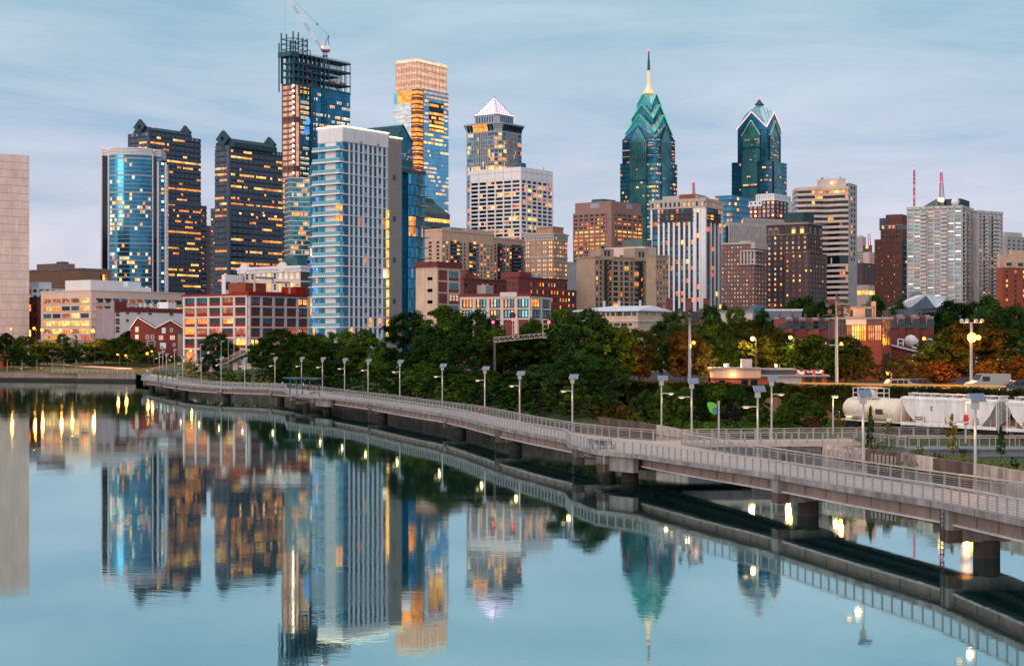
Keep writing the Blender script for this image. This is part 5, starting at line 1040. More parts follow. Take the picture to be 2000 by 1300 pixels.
# sandy apartments
b = Bld('sandy_apartments', 'sandy brick apartment house with black fire escapes and a blank left wall', 1126, 1162, 1284, 502, 660, seed=133, th=34, cat='apartment block')
b.body('tan_stone'); parapet(b, 'tan_stone', .5, e=.35); A = b.La; zt = b.z(505.5); fh = (b.z(505.5) - b.z(598)) / 9.0; z0 = zt - 10 * fh
cols = [(.03, .3), (.09, .3), (.24, .32), (.325, .62), (.415, .34), (.50, .62), (.58, .34), (.66, .62), (.745, .34), (.86, .34), (.945, .62)]
for i in range(10):
    for (f, ww) in cols:
        z = zt - (i + .62) * fh; wd = 1.0 * (2 if ww > .5 else 1); rr = b.rng.random(); m = 'lit_orange' if rr < .15 else 'lit_red' if rr < .26 else 'lit_yellow' if rr < .3 else b.rng.choice(('glass_dark', 'glass_black', 'glass_navy'))
        b.win(b.R, A * f - wd / 2, A * f + wd / 2, z - .72, z + .68, m, 'sash' if ww < .5 else 'double', 'dark_plum')
for f0, f1, yt in ((.08, .28, 485), (.62, .84, 481)): 
    mb = MB(); mb.box(A * f0, A * f1, -.6, 7, b.H - 1, b.z(yt)); b.part('stair_tower', mb, 'tan_stone'); SF = Face((0, -.6), (1, 0), (0, -1))
    for q in (.35, .6): b.win(SF, A * (f0 + (f1 - f0) * q) - .5, A * (f0 + (f1 - f0) * q) + .5, b.H + .6, b.H + 2.8, 'glass_black')
for f in (.165, .745 - .03):
    mb = MB()
    for i in range(9):
        z = zt - (i + 1) * fh; mb.fbox(b.R, A * f - 1.3, A * f + 1.3, z, z + .15, 0, 1.3)
        for k in range(7): mb.fbox(b.R, A * f - 1.3 + k * .42, A * f - 1.24 + k * .42, z, z + 1, 1.2, 1.3)
        mb.bar(b.R.P(A * f - 1.0, z + .1, .8), b.R.P(A * f + 1.0, z + fh, .8), .5, .12); mb.fbox(b.R, A * f - 1.3, A * f + 1.3, z + .95, z + 1.05, 1.2, 1.3)
        mb.fbox(b.R, A * f - .6, A * f + .6, z + .15, z + 1.7, 0, .08)
    b.part('fire_escape', mb, 'black')
b.done()
b = Bld('sandy_apartments', 'narrow sandy brick wing at the right end of the fire escape apartments', 1262, 1281, 1306, 500, 656, seed=134, th=44, cat='apartment block'); b.body('tan_stone'); parapet(b, 'tan_stone', .5); b.grid(b.R, b.z(598), b.z(505), 9, 4, .3, .5, ('glass_dark', 'glass_black'), .2, ('lit_red', 'lit_orange'), style='sash', frame='dark_plum'); b.done()
# striped tower
b = Bld('striped_tower', 'tower with white vertical fins and dark glass, orange lit crown rooms', 1272, 1376, 1409, 387, 830, seed=141, th=60, cat='tower')
b.body('glass_black', z1=b.z(390)); zt = b.z(404); A = b.La; B_ = b.Lb; mb = MB()
fins = [.0, .155, .25, .345, .44, .54, .635, .73, .83, .925, 1]
for j, f in enumerate(fins): wd = 1.8 if j in (0, 8) else 1.0; mb.fbox(b.L, max(0, B_ * f - wd / 2), min(B_, B_ * f + wd / 2), -4, zt if j in (0, 1, 8, 9, 10) else b.z(432), -.05, .9)
mb.fbox(b.L, B_ * .95, B_, -4, zt, 0, 1.0)
for f in (.0, .32, .55, .78, .98): wd = 1.6 if f in (0, .98) else .7; mb.fbox(b.R, max(-.9, A * f - wd / 2), min(A, A * f + wd / 2), -4, zt if f in (0, .98) else b.z(432), -.05, .9)
b.part('fin', mb, 'white_panel'); mb = MB(); mb.box(-1.1, A + .8, -1.1, B_ + .8, b.z(405.5), zt + .0 if False else b.z(402)); mb.box(-1.1, A + .8, -1.1, B_ + .8, b.z(393), b.z(387))
for F, n in ((b.L, 12), (b.R, 6)):
    for j in range(n + 1): u = b.len(F) * j / n; mb.fbox(F, max(0, u - .7), min(b.len(F), u + .7), b.z(402), b.z(393), 0, 1.05)
mb.box(.1, A, .1, B_, b.z(390), b.z(388)); b.part('crown_storey', mb, 'stone_light')
mb = MB()
for F in (b.L, b.R):
    for k in (416, 424, 432): mb.fbox(F, b.len(F) * (.13 if F is b.L else .1), b.len(F) * (.82 if F is b.L else .9), b.z(k), b.z(k) + .5, 0, 1.1); mb.fbox(F, b.len(F) * .13, b.len(F) * .82, b.z(k) + 1.1, b.z(k) + 1.2, 1.0, 1.1)
b.part('crown_balcony', mb, 'dark_plum')
for j in range(12): b.win(b.L, B_ * j / 12 + .8, B_ * (j + 1) / 12 - .8, b.z(401), b.z(394), 'lit_yellow' if j in (1, 7, 8, 9, 11) else 'glass_navy')
for j in range(6): b.win(b.R, A * j / 6 + .8, A * (j + 1) / 6 - .8, b.z(401), b.z(394), 'lit_yellow' if j in (0, 2, 3, 5) else 'lit_orange')
nf = 22; z0 = zt - nf * 3.25
for F, fs in ((b.L, fins), (b.R, [0, .32, .55, .78, 1])):
    for j in range(len(fs) - 1):
        for i in range(nf):
            rr = b.rng.random(); m = 'lit_orange' if rr < .05 else 'lit_yellow' if rr < .10 else 'lit_red' if rr < .16 else 'lit_dim' if rr < .2 else b.rng.choice(('glass_navy', 'glass_dark', 'glass_deep')); u0 = b.len(F) * fs[j]; u1 = b.len(F) * fs[j + 1]
            b.win(F, u0 + .8, u1 - .6, zt - (i + 1) * 3.25 + .7, zt - i * 3.25 - .2, m)
mb = MB(); mb.box(A * .1, A * .8, B_ * .18, B_ * .82, b.z(388), b.z(379)); b.part('penthouse', mb, 'stone_light'); mb = MB(); mb.box(-.3 + A * .1, A * .7, B_ * .2, B_ * .5, b.z(388), b.z(377)); b.part('lift_house', mb, 'brick_orange'); b.done()
mast = b
# brick block with pale crown
b = Bld('brick_block', 'dark red brick block with a pale colonnaded crown below the outlined gable tower', 1463, 1514, 1557, 388, 1120, seed=151, th=56); b.body('maroon', z1=b.z(391)); A = b.La; B_ = b.Lb
mb = MB(); mb.box(-.5, A * .9, -.5, B_ * .6, b.z(391), b.z(389)); mb.box(2, A * .8, 2, B_ * .75, b.z(379), b.z(377))
for j in range(9): mb.box(1.5 + (A * .8 - 2) * j / 8, 2.6 + (A * .8 - 2) * j / 8, 1.6, 2.8, b.z(391), b.z(378)); mb.box(1.6, 2.8, 1.5 + (B_ * .75 - 2) * j / 8, 2.6 + (B_ * .75 - 2) * j / 8, b.z(391), b.z(378))
mb.fbox(b.L, 0, B_ * .5, b.z(401), b.z(391), 0, .3); mb.fbox(b.R, A * .55, A, b.z(412), b.z(388), 0, .4); b.part('stone_crown', mb, 'cool_white'); mb = MB(); mb.box(2.6, A * .8 - .3, 2.6, B_ * .74, b.z(391), b.z(379)); b.part('crown_glazing', mb, 'glass_black')
b.grid(b.L, b.z(424), b.z(391), 4, 6, .45, .6, ('glass_teal', 'glass_dark'), .15, ('lit_yellow',), style='sash', e=.35); b.grid(b.R, b.z(424), b.z(391), 4, 6, .4, .6, ('glass_teal', 'glass_dark'), .05, style='sash', e=.45); b.done()
b = Bld('finned_office', 'grey office with close vertical fins and a slatted attic behind the brown apartments', 1417, 1424, 1540, 434, 960, seed=152, th=30); b.body('glass_black'); mb = MB(); n = 34
for j in range(n + 1): u = b.La * j / n; mb.fbox(b.R, u - .42, u + .42, -4, b.H, -.05, .7)
mb.box(-.4, b.La, -.72, b.Lb, b.z(441), b.H); b.part('fin', mb, 'grey_fin'); mb = MB(); mb.box(b.La * .28, b.La * 1.05, 3, b.Lb, b.H, b.z(423))
for j in range(18): u = b.La * (.28 + .76 * j / 18); mb.box(u, u + .4, 2.5, 3.1, b.H, b.z(423.5))
b.part('attic', mb, 'grey_fin'); b.grid(b.R, b.z(470), b.z(441), 7, n, .5, .6, 'glass_black', .14, ('lit_orange', 'lit_yellow'), run=.6, rowp={3: .6, 4: .5}); b.wins = [x for x in b.wins if x[5] != 'glass_black']; b.done()
# brown apartments and dark hotel
b = Bld('brown_apartments', 'purplish brown brick apartment house with a pale stone upper bay right of the striped tower', 1409, 1474, 1498, 476, 740, seed=153, th=60, cat='apartment block'); b.body('mauve_brown'); parapet(b, 'stone_light', .8); A = b.La; B_ = b.Lb
b.grid(b.L, b.z(600), b.z(478), 15, 11, .3, .42, ('glass_pale', 'glass_dark', 'glass_black'), .16, ('lit_orange', 'lit_red', 'lit_yellow'), style='sash', frame='stone_light'); b.grid(b.R, b.z(600), b.z(478), 15, 4, .3, .42, ('glass_dark', 'glass_pale'), .2, style='sash', frame='stone_light')
mb = MB(); mb.box(-.9, A * .6, -.9, B_ * .42, b.z(517), b.z(515)); mb.box(-.9, A * .6, -.9, B_ * .42, b.z(491), b.z(488)); mb.box(0, A * .8, 2, B_ * .45, b.H, b.z(470)); 
for j in range(5): mb.fbox(b.L, B_ * .6 + B_ * .4 * j / 4 - .4, B_ * .6 + B_ * .4 * j / 4 + .4, b.z(515), b.z(491), 0, .7)
mb.box(-.3, A + .2, -.3, B_ * .1, b.z(485), b.H); b.part('stone_trim', mb, 'stone_light'); mb = MB(); mb.box(1, A * .7, B_ * .5, B_ * .8, b.H, b.z(472)); b.part('penthouse', mb, 'stone_light'); b.done()
b = Bld('dark_hotel', 'dark brown stone hotel with arched top windows and a black penthouse', 1497, 1578, 1606, 436, 770, seed=154, th=58); b.body('dark_stone'); A = b.La; B_ = b.Lb
mb = MB(); mb.box(-.5, A + .4, -.5, B_ + .4, b.z(457.5), b.z(456)); mb.box(-.4, A + .3, -.4, B_ + .3, b.H - .3, b.H + .6); mb.box(-1.6, A * .6, -1.6, B_ * .55, b.z(493), b.z(492)); b.part('string_course', mb, 'beige_dark')
mb = MB(); mb.box(-1.3, A + 3, -1.2, B_ * .54, -6, b.z(493)); b.part('lower_block', mb, 'dark_plum'); LF = Face((-1.3, B_ * .54), (0, -1), (-1, 0)); LF.len = B_ * .54 + 1.2; RF = Face((-1.3, -1.2), (1, 0), (0, -1)); RF.len = A + 4.3
fh = 3.45; zt = b.z(457.5); nf = 10
b.grid(b.L, b.z(600), zt, 14, 7, .34, .5, ('glass_dark', 'glass_pale', 'glass_black'), .34, ('lit_orange', 'lit_yellow', 'lit_pale'), u1=B_ * .6 if False else B_, style='sash', frame='beige_dark', skip=lambda i, j: i > 3 and j > 2)
b.grid(b.R, b.z(492), zt, 4, 5, .3, .5, ('glass_dark', 'glass_black'), .15, style='sash', frame='beige_dark'); b.grid(LF, b.z(600), b.z(495), 11, 4, .32, .5, ('glass_dark', 'glass_pale'), .22, style='sash', frame='beige_dark'); b.grid(RF, b.z(600), b.z(495), 11, 6, .3, .5, ('glass_dark', 'glass_black'), .1, style='sash', frame='beige_dark')
mb = MB()
for F, us in ((b.L, (.1, .24, .66, .86)), (b.R, (.15, .5, .85))):
    for f in us:
        u = F is b.L and B_ * f or A * f
        c_ = F.P(u, b.z(449), 0); mb.fbox(F, u - 1.3, u + 1.3, b.z(455), b.z(447), 0, .12); mb.tube(F.P(u, b.z(447), 0), F.P(u, b.z(447), .12), 1.3, n=14); b.win(F, u - .8, u + .8, b.z(454.5), b.z(447), 'lit_yellow' if f in (.66, .86) and F is b.L else 'glass_dark', e=.2)
b.part('arched_surround', mb, 'beige_dark'); mb = MB(); mb.box(A * .1, A * .85, B_ * .15, B_ * .6, b.H, b.z(413)); b.part('penthouse', mb, 'granite_dark'); b.done()
# wavy banded tower
root = empty('banded_tower', (*gx(1655, 900), 7.0), 0, 'curving apartment tower with cream balcony bands and a blank grey side wall', 'apartment tower'); zz = lambda y: zat(y, 900) - 7
k = 900 / FOC; pts = [(-93, 6), (-80, 3), (-62, 2.2), (-46, 3.4), (-36, 3.2), (-26, 1), (-16, -1.2), (0, -2)]; px_ = [(x * k, y) for x, y in pts]; outl = px_ + [(0.0, 18), (-93 * k, 24)]
mb = MB(); mb.prism(outl, -6, zz(372)); mb.build('glazing', 'glass_black', root); nf = 21; fh = (zz(366) - zz(590)) / nf; mb = MB()
def off(p, e): return [(x - (.0 if i else e), y - e) for i, (x, y) in enumerate(p)]
for i in range(nf + 1):
    zb_ = zz(366) - i * fh - fh * .46
    if i == 13: continue
    mb.prism(off(px_, 1.0) + [(0, 17.9), (-93 * k, 23.9)], zb_, zb_ + fh * .46)
mb.build('balcony_band', 'band_cream', root)
mb = MB(); mb.prism(off(px_, .6) + [(0, 17.9), (-93 * k, 23.9)], zz(372), zz(364)); mb.prism([(-50 * k, 4.5), (-40 * k, 4), (-28 * k, 2), (-16 * k, -.5), (-1, -1), (-1, 14), (-50 * k, 14)], zz(364), zz(348)); mb.build('parapet', 'band_cream', root)
mb = MB(); x1 = 20 * k; mb.add([(.02, -3.2, -6), (x1, 1.5, -6), (x1, 19, -6), (.02, 18, -6), (.02, -3.2, zz(358)), (x1, 1.5, zz(361)), (x1, 19, zz(361)), (.02, 18, zz(358))], [(3, 2, 1, 0), (4, 5, 6, 7), (0, 1, 5, 4), (1, 2, 6, 5), (2, 3, 7, 6), (3, 0, 4, 7)]); mb.build('side_wall', 'grey_concrete', root)
rng = random.Random(8); an = math.atan2(4.7, x1)
for i in range(14):
    for f in (.35, .68): mb = MB(); mb.box(-.5, .5, -.1, .1, -.8, .8); mb.build('window', 'lit_orange' if rng.random() < .1 else 'glass_dark', root, loc=(x1 * f, -3.2 + 4.7 * f - .05, zz(368) - i * fh * 1.0), rz=an)
for i in range(nf + 1):
    zb_ = zz(366) - i * fh + .1; q = {1: .6, 2: .5, 0: .1, 5: .2, 7: .4, 10: .3, 15: .6, 16: .6}.get(i, .12); on = False; lm = 'lit_orange'
    for j in range(len(px_) - 1):
        (xa, ya), (xb, yb) = px_[j], px_[j + 1]; n = max(1, int(abs(xb - xa) / 1.5)); a_ = math.atan2(yb - ya, xb - xa); ln = math.hypot(xb - xa, yb - ya) / n
        for s_ in range(n):
            on = (rng.random() < .55 + .45 * q) if on else rng.random() < q * .35
            if on:
                f = (s_ + .5) / n; mb = MB(); mb.box(-ln * .45, ln * .45, -.1, .06, 0, fh * .5); mb.build('window', rng.choice(('lit_orange', 'lit_yellow', 'lit_red', 'lit_orange')), root, loc=(xa + (xb - xa) * f, ya + (yb - ya) * f - .03, zb_), rz=a_)
mb = MB()
for j in range(9): mb.box(-90 * k + 88 * k * j / 9, -90 * k + 88 * k * j / 9 + .5, .5, 2.5, zz(366) - 14 * fh, zz(366) - 13 * fh + .4)
mb.build('column', 'band_cream', root); mb = MB(); mb.box(-60 * k, -8 * k, -1, 4, -6, zz(584)); mb.build('base_storey', 'brick_orange', root); mb = MB(); mb.ball((-30 * k, .6, zz(357)), .7); mb.build('roof_lamp', 'bulb_warm', root)
mb = MB(); mb.box(-46 * k, -43 * k, 6, 8, zz(348), zz(345)); mb.tube((-11 * k, 4, zz(348)), (-11 * k, 4, zz(344)), .3); mb.build('roof_vent', 'dark_grey', root)
# distant little ones in the gap
b = Bld('ornate_office', 'pale ornate old office far behind in the gap right of the banded tower', 1660, 1686, 1702, 487, 1700, seed=161); b.body('stone_light'); b.grid(b.L, b.z(560), b.z(490), 12, 8, .35, .55, 'glass_black', .08); b.grid(b.R, b.z(560), b.z(490), 12, 5, .35, .55, 'glass_black', .08); mb = MB(); mb.prism([(1, 1), (9, 1), (9, 9), (1, 9)], b.H, b.z(463)); mb.add([(1, 1, b.z(463)), (9, 1, b.z(463)), (9, 9, b.z(463)), (1, 9, b.z(463)), (5, 5, b.z(458))], [(0, 1, 4), (1, 2, 4), (2, 3, 4), (3, 0, 4)]); b.part('turret', mb, 'stone_light'); b.done()
b = Bld('clock_building', 'pale far building with a glowing sign on top, left of the brown tower', 1686, 1700, 1718, 492, 1650, seed=162); b.body('pale_pink'); b.grid(b.R, b.z(550), b.z(494), 9, 6, .4, .5, 'glass_black', .06); mb = MB(); mb.box(2, 9, 2, 9, b.H, b.z(478)); b.part('penthouse', mb, 'teal_metal'); mb = MB(); mb.fbox(b.L, 3, b.Lb * .7, b.z(485), b.z(478), 0, .6); b.part('lit_sign', mb, 'lit_yellow'); b.done()
cr = empty('far_crane', (*gx(1703, 1600), 7), 0, 'small pink lattice crane mast far behind the gap left of the brown tower', 'crane'); kk = 1600 / FOC; mb = MB(); zt = zat(456, 1600) - 7
for s_ in (-1, 1): mb.bar((s_ * 1.2 + 4, 0, 0), (s_ * 1.0 - 3, 0, zt), .5)
for i in range(30): f = i / 30; mb.bar((-1.2 + 4 - 7 * f, 0, zt * f), (1.2 + 4 - 7 * (f + .033), 0, zt * (f + .033)), .3)
mb.build('mast', 'crane_red', cr)
b = Bld('plum_building', 'small plum brick building left of the foot of the brown tower', 1672, 1684, 1712, 513, 1200, seed=163); b.body('dark_plum'); b.grid(b.R, b.z(560), b.z(516), 8, 5, .3, .4, 'glass_black', .1); b.done()
b = Bld('shop_building', 'pinkish low building with a glowing yellow row of openings left of the brown tower', 1668, 1696, 1716, 556, 1000, seed=164); b.body('pale_pink'); b.grid(b.L, b.z(576), b.z(566), 1, 4, .85, .8, 'lit_yellow', 1, ('lit_yellow',)); b.grid(b.R, b.z(576), b.z(566), 1, 2, .85, .8, 'lit_yellow', 1, ('lit_yellow',)); b.done()
# brown tower
b = Bld('brown_tower', 'brown brick tower with stepped top between the banded tower and the balcony flats', 1708, 1762, 1776, 466, 960, seed=171, th=60, cat='apartment tower'); b.body('brown_tower'); A = b.La; B_ = b.Lb
mb = MB(); mb.box(0, A, 0, B_ * .78, b.H, b.z(447)); mb.box(.4, A, .4, B_ * .6, b.z(438), b.z(418)); b.part('stepped_top', mb, 'brown_tower'); mb = MB(); mb.box(-.2, A, -.2, B_ * .76, b.z(447), b.z(438)); b.part('roof_glazing', mb, 'slate_blue_concrete'); mb = MB(); mb.tube((A * .4, B_ * .68, b.z(447)), (A * .4, B_ * .68, b.z(424)), 4, n=12); b.part('water_tank', mb, 'granite')
b.grid(b.L, b.z(600), b.z(470), 15, 9, .28, .36, ('glass_pale', 'glass_dark', 'brown_tower'), .1, ('lit_orange', 'lit_red'), style='sash', frame='brown_tower'); b.grid(b.L, b.z(466), b.z(448), 2, 6, .4, .4, ('glass_pale', 'glass_dark'), .1, ('lit_orange',), u0=B_ * .25); b.grid(b.L, b.z(446), b.z(439), 1, 6, .5, .7, 'glass_pale', .4, ('lit_orange',), u0=B_ * .25, e=.4)
balcony_stack(b, b.R, .5, A - .3, b.z(600), 3.6, 11, 'granite_dark', 'granite', .15); b.done()
# balcony flats
def flats(name, label, xl, xc, xr, yt, d, seed, th, main):
    b = Bld(name, label, xl, xc, xr, yt, d, seed=seed, th=th, cat='apartment tower'); b.body('grey_concrete'); A = b.La; B_ = b.Lb; nf = 25; fh = (b.z(yt + 8) - b.z(606)) / (nf); zt = b.z(yt + 8); z0 = zt - nf * fh; fr = MB()
    for F in (b.L, b.R):
        ln = b.len(F); n = 8 if F is b.L else 6
        for i in range(nf + 1): fr.fbox(F, 0, ln, z0 + i * fh - .22, z0 + i * fh + .22, -.02, .45)
        for j in range(n + 1): u = ln * j / n; fr.fbox(F, max(0, u - .3), min(ln, u + .3), z0, b.H, -.02, .5)
    fr.box(-.5, A + .3, -.5, B_ + .3, b.H - .9, b.H + .3); b.part('frame', fr, 'balcony_white'); COL = {}
    for F in (b.L, b.R):
        ln = b.len(F); n = 8 if F is b.L else 6; bal = (2, 5) if F is b.L and main else (1, 3, 4) if not main and F is b.R else (0, 2, 4) if F is b.R else ()
        for i in range(nf):
            for j in range(n):
                u0 = ln * j / n + .35; u1 = ln * (j + 1) / n - .35; z = z0 + i * fh; rr = b.rng.random()
                lm = 'lit_orange' if rr < .07 else 'lit_yellow' if rr < .10 else 'lit_red' if rr < .14 else None
                if j in bal: rc, sl_ = COL.setdefault((F is b.L, j), (MB(), MB())); rc.fbox(F, u0, u1, z + .22, z + fh - .22, -.01, .04); sl_.fbox(F, u0 - .2, u1 + .2, z, z + .22, 0, 1.7); sl_.fbox(F, u0 - .2, u1 + .2, z + .2, z + 1.15, 1.55, 1.7); lm and b.win(F, u0 + .3, u1 - .3, z + 1.0, z + fh - .4, lm, e=.1)
                else: b.win(F, u0, u1, z + 1.15, z + fh - .3, lm or b.rng.choice(('glass_pale', 'glass_dark', 'glass_dark', 'glass_teal', 'glass_deep', 'glass_navy')), 'triple', 'balcony_white')
    for rc, sl_ in COL.values(): b.part('balcony', sl_, 'balcony_white'); b.part('balcony_recess', rc, 'glass_black')
    return b
b = flats('balcony_flats', 'grey concrete flats with white balconies, roof gables and two red lit masts', 1772, 1878, 1900, 402, 720, 181, 62, True); A = b.La; B_ = b.Lb
mb = MB(); mb.add([(1, B_ * .75, b.H), (1, B_ * .33, b.H), (1, B_ * .45, b.z(385)), (10, B_ * .75, b.H), (10, B_ * .33, b.H), (10, B_ * .45, b.z(385))], [(0, 1, 2), (3, 5, 4), (0, 2, 5, 3), (1, 4, 5, 2)]); mb.box(1, 10, B_ * .33, B_ * .45, b.H, b.z(386)); b.part('roof_gable', mb, 'roof_green')
mb = MB(); mb.box(2, A * .8, B_ * .02, B_ * .3, b.H, b.z(387)); b.part('penthouse', mb, 'granite_dark'); mb = MB(); mb.ball((.5, B_ * .12, b.z(394)), 1.8, 1.8, 1.8); b.part('radar_dome', mb, 'cool_white'); mb = MB(); mb.ball((.4, B_ * .4, b.z(388)), .9); mb.ball((.4, B_ * .36, b.z(389)), .9); b.part('roof_lamp', mb, 'bulb_warm')
b.done()
def lattice_mast(name, label, px, y0, y1, d, wb, wt, reds):
    c = gx(px, d); z0 = zat(y1, d); h = zat(y0, d) - z0; root = empty(name, (c.x, c.y, z0), .3, label, 'mast'); mb = MB(); n = 10
    for sx, sy in ((-1, -1), (1, -1), (0, 1)): mb.bar((sx * wb, sy * wb, 0), (sx * wt, sy * wt, h), .22)
    for i in range(n):
        a = wb + (wt - wb) * i / n; c_ = wb + (wt - wb) * (i + 1) / n; za = h * i / n; zb_ = h * (i + 1) / n
        mb.bar((-a, -a, za), (c_, -c_, zb_), .14); mb.bar((a, -a, za), (0, c_, zb_), .14); mb.bar((-a, -a, za), (a, -a, za), .12)
    mb.build('lattice', 'crane_red', root)
    for y in reds: beacon(root, (0, 0, zat(y, d) - z0), .55)
lattice_mast('antenna_mast', 'thin red lit antenna mast on the left corner of the balcony flats roof', 1785, 331, 403, 735, .35, .3, (331, 364, 385)); lattice_mast('antenna_mast', 'tapering red lit lattice antenna behind the roof gable of the balcony flats', 1837.5, 336, 385, 745, 1.1, .4, (336, 356)); lattice_mast('antenna_mast', 'short lattice antenna on the roof of the striped tower', 1354, 356, 379, 860, .7, .4, (355,))
b = flats('balcony_flats', 'right hand wing of the concrete flats with columns of small white balconies', 1896, 1910, 1957, 412, 730, 182, 36, False); b.done()
b = Bld('terraced_block', 'orange brick block with tan terraced upper storeys at the right edge', 1946, 1958, 2090, 522, 700, seed=191, th=30); b.body('brick_orange'); A = b.La
b.grid(b.R, b.z(590), b.z(525), 7, 8, .2, .5, 'glass_black', .35, ('lit_orange', 'lit_yellow')); mb = MB(); mb.box(.5, A, 2, b.Lb, b.H, b.z(495)); mb.box(A * .22, A, 5, b.Lb, b.z(495), b.z(486)); mb.box(3, A, -.4, 2.0, b.H, b.z(510)); b.part('terrace_storey', mb, 'beige'); TF = Face((0, -.4), (1, 0), (0, -1)); TF.len = A
b.grid(TF, b.H + .4, b.z(511), 1, 6, .45, .7, 'glass_dark', .45, ('lit_yellow', 'lit_orange')); b.done()
b = Bld('far_block', 'grey stone block rising behind the terraced brick block at the right edge', 1950, 1966, 2060, 461, 1100, seed=192, th=35); b.body('grey_concrete'); b.grid(b.R, b.z(520), b.z(466), 7, 10, .35, .4, 'glass_black', .06); mb = MB(); mb.box(2, 20, 3, 12, b.H, b.H + 3); b.part('penthouse', mb, 'stone_light'); b.done()
# ------------------------------------------------------------------ boardwalk over the river
NP = [(2300, 72, 3.7), (2000, 88, 3.5), (1830, 100, 3.3), (1660, 111, 3.2), (1505, 124, 3.1), (1340, 138, 3.0), (1250, 148, 2.95), (1180, 158, 2.9), (1105, 171, 2.9), (1030, 185, 2.9), (965, 200, 2.9), (912, 218, 2.9), (863, 235, 2.9), (780, 258, 2.9), (717, 281, 2.9), (655, 302, 2.9), (605, 324, 2.9), (559, 350, 2.9), (525, 362, 2.9), (480, 369, 2.9), (420, 375, 2.9), (371, 390, 2.9), (336, 412, 2.9), (304, 440, 2.9), (276, 462, 2.9), (286, 510, 2.9), (300, 562, 2.9)]
NE = [Vector((*gx(p[0], p[1]), p[2])) for p in NP]
FE = []
for i, p in enumerate(NE):
    d = (NE[min(i + 1, len(NE) - 1)] - NE[max(i - 1, 0)]); d.z = 0; d.normalize(); nrm = Vector((d.y, -d.x, 0))
    if nrm.x < 0 and i < 20: nrm = -nrm
    FE.append(p + nrm * (5.7 if i < 5 else 5.2 if i < 23 else 8.5))
FE[5] = Vector((21, 144, 3.0)); FE[6] = Vector((16.9, 163, 2.95)); FE[7] = Vector((14.7, 170.4, 2.9)); FE[8] = Vector((10.9, 175.6, 2.9))
FE[24] = Vector((*gx(345, 452), 2.9)); FE[25] = Vector((*gx(350, 500), 2.9)); FE[26] = Vector((*gx(352, 566), 2.9)); FE[23] = Vector((*gx(352, 441), 2.9)); FE[22] = Vector((*gx(372, 419), 2.9))
OV1 = [Vector((*gx(x, d), 2.9)) for x, d in ((1248, 148), (1165, 153.5), (1114, 163.5), (1105, 171))]
OV2 = [Vector((*gx(x, d), 2.9)) for x, d in ((652, 302), (602, 311), (561, 325), (557, 350))]
bw = empty('boardwalk', (0, 0, 0), 0, 'long pale concrete boardwalk on piers curving over the river', 'boardwalk')
def ribbon(mb, A, B, t, mi=0, dz=0):
    for i in range(len(A) - 1):
        a, b_, c_, d_ = A[i], A[i + 1], B[i + 1], B[i]; z = Vector((0, 0, t)); o = Vector((0, 0, dz))
        mb.hexa([a - z + o, d_ - z + o, c_ - z + o, b_ - z + o, a + o, d_ + o, c_ + o, b_ + o], mi)
mb = MB(); ribbon(mb, NE, FE, .32)
mb.prism([(p.x, p.y) for p in OV1], 2.55, 2.895); mb.prism([(p.x, p.y) for p in OV2], 2.55, 2.895)
mb.build('deck', 'deck', bw)
def along(P, s0=None, step=1.0):
    """points every `step` metres along a polyline, with the direction"""
    out = []; carry = 0.0
    for a, b_ in zip(P, P[1:]):
        ln = (b_ - a).length; s = carry
        while s < ln: out.append((a + (b_ - a) * (s / ln), (b_ - a).normalized())); s += step
        carry = s - ln
    return out
def fascia(P, name, e=.06):
    mb = MB()
    for a, b_ in zip(P, P[1:]): mb.bar(a + Vector((0, 0, -.15)), b_ + Vector((0, 0, -.15)), .16, .36)
    for p, d in along(P, step=3.2): mb.bar(p - d * .025 + Vector((0, 0, -.15)), p + d * .025 + Vector((0, 0, -.15)), .175, .34, 1)
    return mb.build(name, ['concrete', 'concrete_dark'], bw)
NR = NE[:6] + OV1 + NE[9:15] + OV2 + NE[18:]      # near rail line, round the two lookouts
fascia(NR, 'edge_beam'); fascia(FE[:7], 'edge_beam'); fascia(FE[7:], 'edge_beam')
PIER = [2120, 1842, 1512, 1172, 1120, 968, 866, 720, 607, 566, 527, 428, 342, 312, 280]
def on_line(P, px):
    for i, (a, b_) in enumerate(zip(P, P[1:])):
        xa = 1000 + a.x / a.y * FOC; xb = 1000 + b_.x / b_.y * FOC
        if min(xa, xb) <= px <= max(xa, xb) and xa != xb: return a.lerp(b_, (px - xa) / (xb - xa)), (b_ - a).normalized(), i
    return P[-1], (P[-1] - P[-2]).normalized(), len(P) - 2
def gird(P, name):
    mb = MB()
    for a, b_ in zip(P, P[1:]):
        mb.bar(a, b_, .35, .86); n_ = max(1, int((b_ - a).length / 3)); [mb.bar(a.lerp(b_, (k + .5) / n_) - (b_ - a).normalized() * .02, a.lerp(b_, (k + .5) / n_) + (b_ - a).normalized() * .02, .5, .7) for k in range(n_)]; mb.bar(a + Vector((0, 0, -.48)), b_ + Vector((0, 0, -.48)), .8, .13, 1); mb.bar(a + Vector((0, 0, .34)), b_ + Vector((0, 0, .34)), .6, .07, 1)
    return mb.build(name, ['girder', 'girder_flange'], bw)
for off_, e0 in ((.14, 0), (.55, 1), (.86, 2)):
    G = [n.lerp(f_, off_) + Vector((0, 0, -.77)) for n, f_ in zip(NE, FE)]
    gird(G[:25], 'girder')
